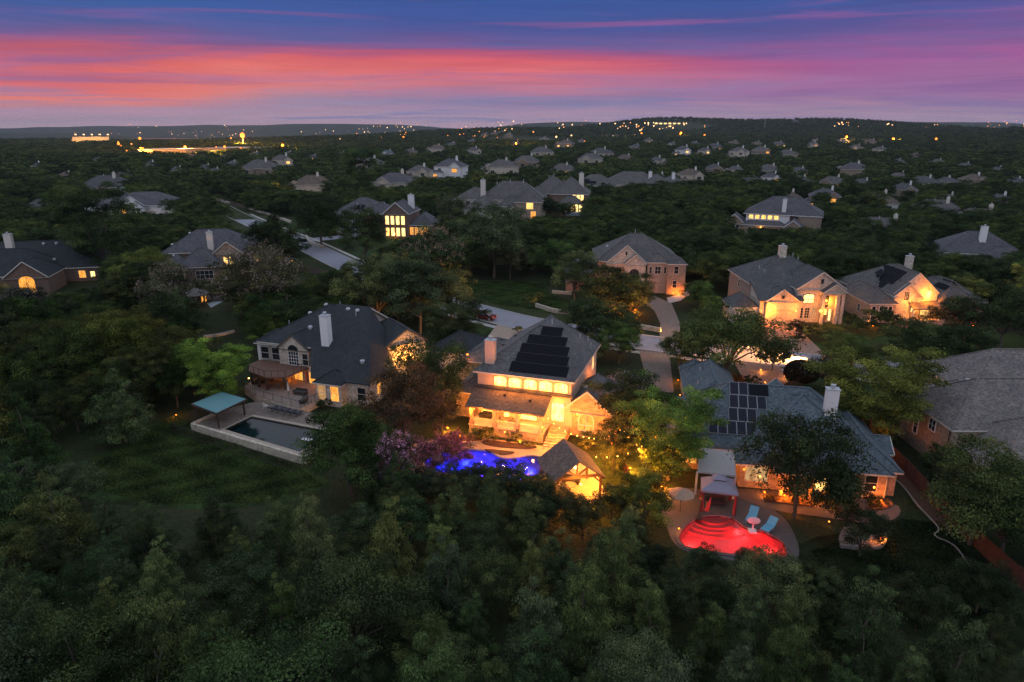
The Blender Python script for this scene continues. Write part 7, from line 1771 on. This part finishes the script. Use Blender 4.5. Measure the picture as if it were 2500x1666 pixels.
for n, (x0, x1, y0, y1), k, lab, s in ((24, (640, 1040, 307, 330), 'w', 'tiny light on the far hill left of centre', .9), (24, (1150, 1420, 304, 322), 'w', 'tiny light on the central crest', 1.0), (24, (1430, 1720, 303, 320), 'w', 'tiny light on the crest right of centre', 1.0), (24, (2020, 2500, 303, 312), 'w', 'tiny light on the right skyline', .9), (18, (60, 620, 312, 334), 'w', 'tiny light on the far left shore', .8), (16, (290, 660, 346, 372), 'o', 'orange lamp of the distant school car park', 1.6), (14, (640, 1010, 318, 345), 'w', 'tiny far lamp on the hills left of centre', .8), (14, (150, 640, 322, 345), 'w', 'tiny far lamp before the left hills', .6), (22, (1010, 1420, 306, 345), 'g', 'tiny far lamp on the central hill', .9), (16, (1420, 1720, 305, 330), 'w', 'tiny far lamp at the foot of the right hill', 1.0), (16, (1420, 1760, 325, 345), 'o', 'tiny orange lamp at the foot of the right hill', .6), (18, (2040, 2500, 304, 316), 'g', 'tiny far lamp along the right horizon', .8), (16, (1650, 2200, 345, 400), 'g', 'small lamp in the right far neighbourhood', .6), (8, (840, 1060, 330, 350), 'o', 'small orange lamp left of the central hill', .7)):
    cl = [random.uniform(x0, x1) for _ in range(4)]
    for i, px in enumerate(sorted(min(max(random.gauss(random.choice(cl), (x1 - x0) * .06), x0), x1) for _ in range(n))): far_lamp(px, random.uniform(y0, y1), random.choice([k, k, 'g']), lab + ', %s from the left' % ordinal(i), lab + 's', s * random.uniform(.5, 1.2))
# school: long flat-roofed blocks washed orange by their car-park lamps
p = GT(520, 372, 4); t = thing('school_building', 'long flat-roofed school washed in orange light, far left', 'building', (p.x, p.y, p.z - 1), -4)
lw = m_plain('school_wall', (.55, .36, .24), .8, .1, .3)
for x0, x1, y0, y1, h in ((-110, -40, 0, 60, 8), (-30, 50, 30, 100, 9), (70, 130, 10, 70, 8)):
    mb = MB(); mb.box(x0, x1, y0, y1, 0, h); mb.build('wall', lw, t); mb = MB(); mb.box(x0 - 1, x1 + 1, y0 - 1, y1 + 1, h + .01, h + .8); mb.build('roof', m_plain('school_roof', (.30, .24, .22), .8, .1, .1), t)
    for q in np.arange(x0 + 5, x1 - 5, 9): mb = MB(); mb.box(q, q + 5, y0 - .15, y0 - .02, 2, 5); mb.build('window', LITY, t)
for dx in (-120, -60, 0, 60, 130): lamp_light((dx, -22, 9), 11000, (1, .42, .08), 1.0, t)
p = GT(640, 366, 1); sheet_mb = MB(); sheet_mb.box(-60, 60, -14, 14, 0, .3); o = sheet_mb.build('parking_lot', m_plain('lot_asphalt', (.22, .18, .14), .9, .1, .1)); o.location = (p.x, p.y, p.z + 1.2); o['kind'] = 'structure'
# floodlit stand
p = GT(215, 352, 4); t = thing('stadium_stand', 'small floodlit stadium stand, far left', 'stand', (p.x, p.y, p.z), 8)
mb = MB()
for i in range(10): mb.box(-34, 34, i * 2.0, i * 2.0 + 2.0, 0, 3 + i * 1.6)
mb.build('seating', m_plain('stand_seating', (.40, .33, .24), .8, .1), t)
for x in (-30, -15, 0, 15, 30):
    mb = MB(); mb.tube((x, 24, 0), (x, 24, 22), .4, .3); mb.build('mast', M_GREY, t); mb = MB(); mb.box(x - 1.6, x + 1.6, 23, 24, 21, 22.6); mb.build('floodlight', m_emit('floodlight', (1, .6, .28), 2.5), t)
for x in (-18, 18): lamp_light((x, -14, 22), 30000, (1, .50, .13), 2, t)
# thin masts and a water tower on the skyline
for px, top, lab in ((484, 318, 'thin mast left of the school floodlight'), (515, 322, 'second thin mast right of it'), (1866, 286, 'thin radio mast on the right hill')):
    p = GT(px, 352 if px < 1000 else 318, 0); d = p.y; h = (308 - top) / FP * d + EYE - p.z
    t = thing('radio_mast', lab, 'mast', tuple(p)); mb = MB()
    for a in range(3): mb.tube((1.2 * math.cos(a * 2.1), 1.2 * math.sin(a * 2.1), 0), (0, 0, h), .35, .15, 4, False)
    mb.build('lattice', M_GREY, t)
p = GT(1940, 318, 0); t = thing('water_tower', 'dark water tower on the right hill skyline', 'water tower', tuple(p)); hh = (308 - 298) / FP * p.y + EYE - p.z
mb = MB(); mb.lathe((0, 0, hh * .55), [(0, 0), (9, 3), (10, 8), (9, 12), (0, 14)], 14); mb.build('tank', M_BRONZE, t)
for a in range(5): mb = MB(); mb.tube((8 * math.cos(a * 1.257), 8 * math.sin(a * 1.257), -2), (7 * math.cos(a * 1.257), 7 * math.sin(a * 1.257), hh * .55 + 3), .7, .7, 5); mb.build('leg', M_BRONZE, t)
# bright shopping strip under the right hill
for px, py, w, lab in ((1500, 333, 60, 'brightly lit shop row under the central right hill'), (1600, 331, 40, 'small lit shop row right of the red beacon'), (1630, 302, 60, 'white-lit building on the hill crest'), (1110, 345, 46, 'amber-lit clubhouse left of the central hill'), (2112, 346, 44, 'amber-lit shelter on the far right road')):
    p = GT(px, py, 3); wm_ = w / project((p.x, p.y, p.z + 2))[2]; t = thing('shop_building', lab, 'building', (p.x, p.y, p.z), 0)
    mb = MB(); mb.box(-wm_ / 2, wm_ / 2, 0, 20, 0, 7); mb.build('wall', m_plain('shop_wall', (.5, .42, .32), .8, .1, .1), t); mb = MB(); mb.box(-wm_ / 2 - 1, wm_ / 2 + 1, -1, 21, 7.01, 8); mb.build('roof', M_BRONZE, t)
    for q in np.linspace(-wm_ / 2 + 3, wm_ / 2 - 3, 6): mb = MB(); mb.box(q - wm_ * .05, q + wm_ * .05, -.3, -.02, 1, 5); mb.build('window', LITC, t)

# ------------------------------------------------------------------ haze
HAZE = True; HAZE_DENSITY = 4.5e-5
if HAZE:
    mb = MB(); mb.box(-19500, 19500, -400, 13000, -60, 135); o = mb.build('haze', None); o['kind'] = 'stuff'; tag(o, 'thin blue dusk haze over the land', 'haze')
    m = bpy.data.materials.new('haze'); m.use_nodes = True; nt = m.node_tree; nt.nodes.clear()
    out = nt.nodes.new('ShaderNodeOutputMaterial'); pv = nt.nodes.new('ShaderNodeVolumePrincipled')
    pv.inputs['Color'].default_value = (.62, .70, .88, 1); pv.inputs['Density'].default_value = HAZE_DENSITY; pv.inputs['Anisotropy'].default_value = .2
    nt.links.new(pv.outputs[0], out.inputs['Volume']); o.data.materials.append(m)
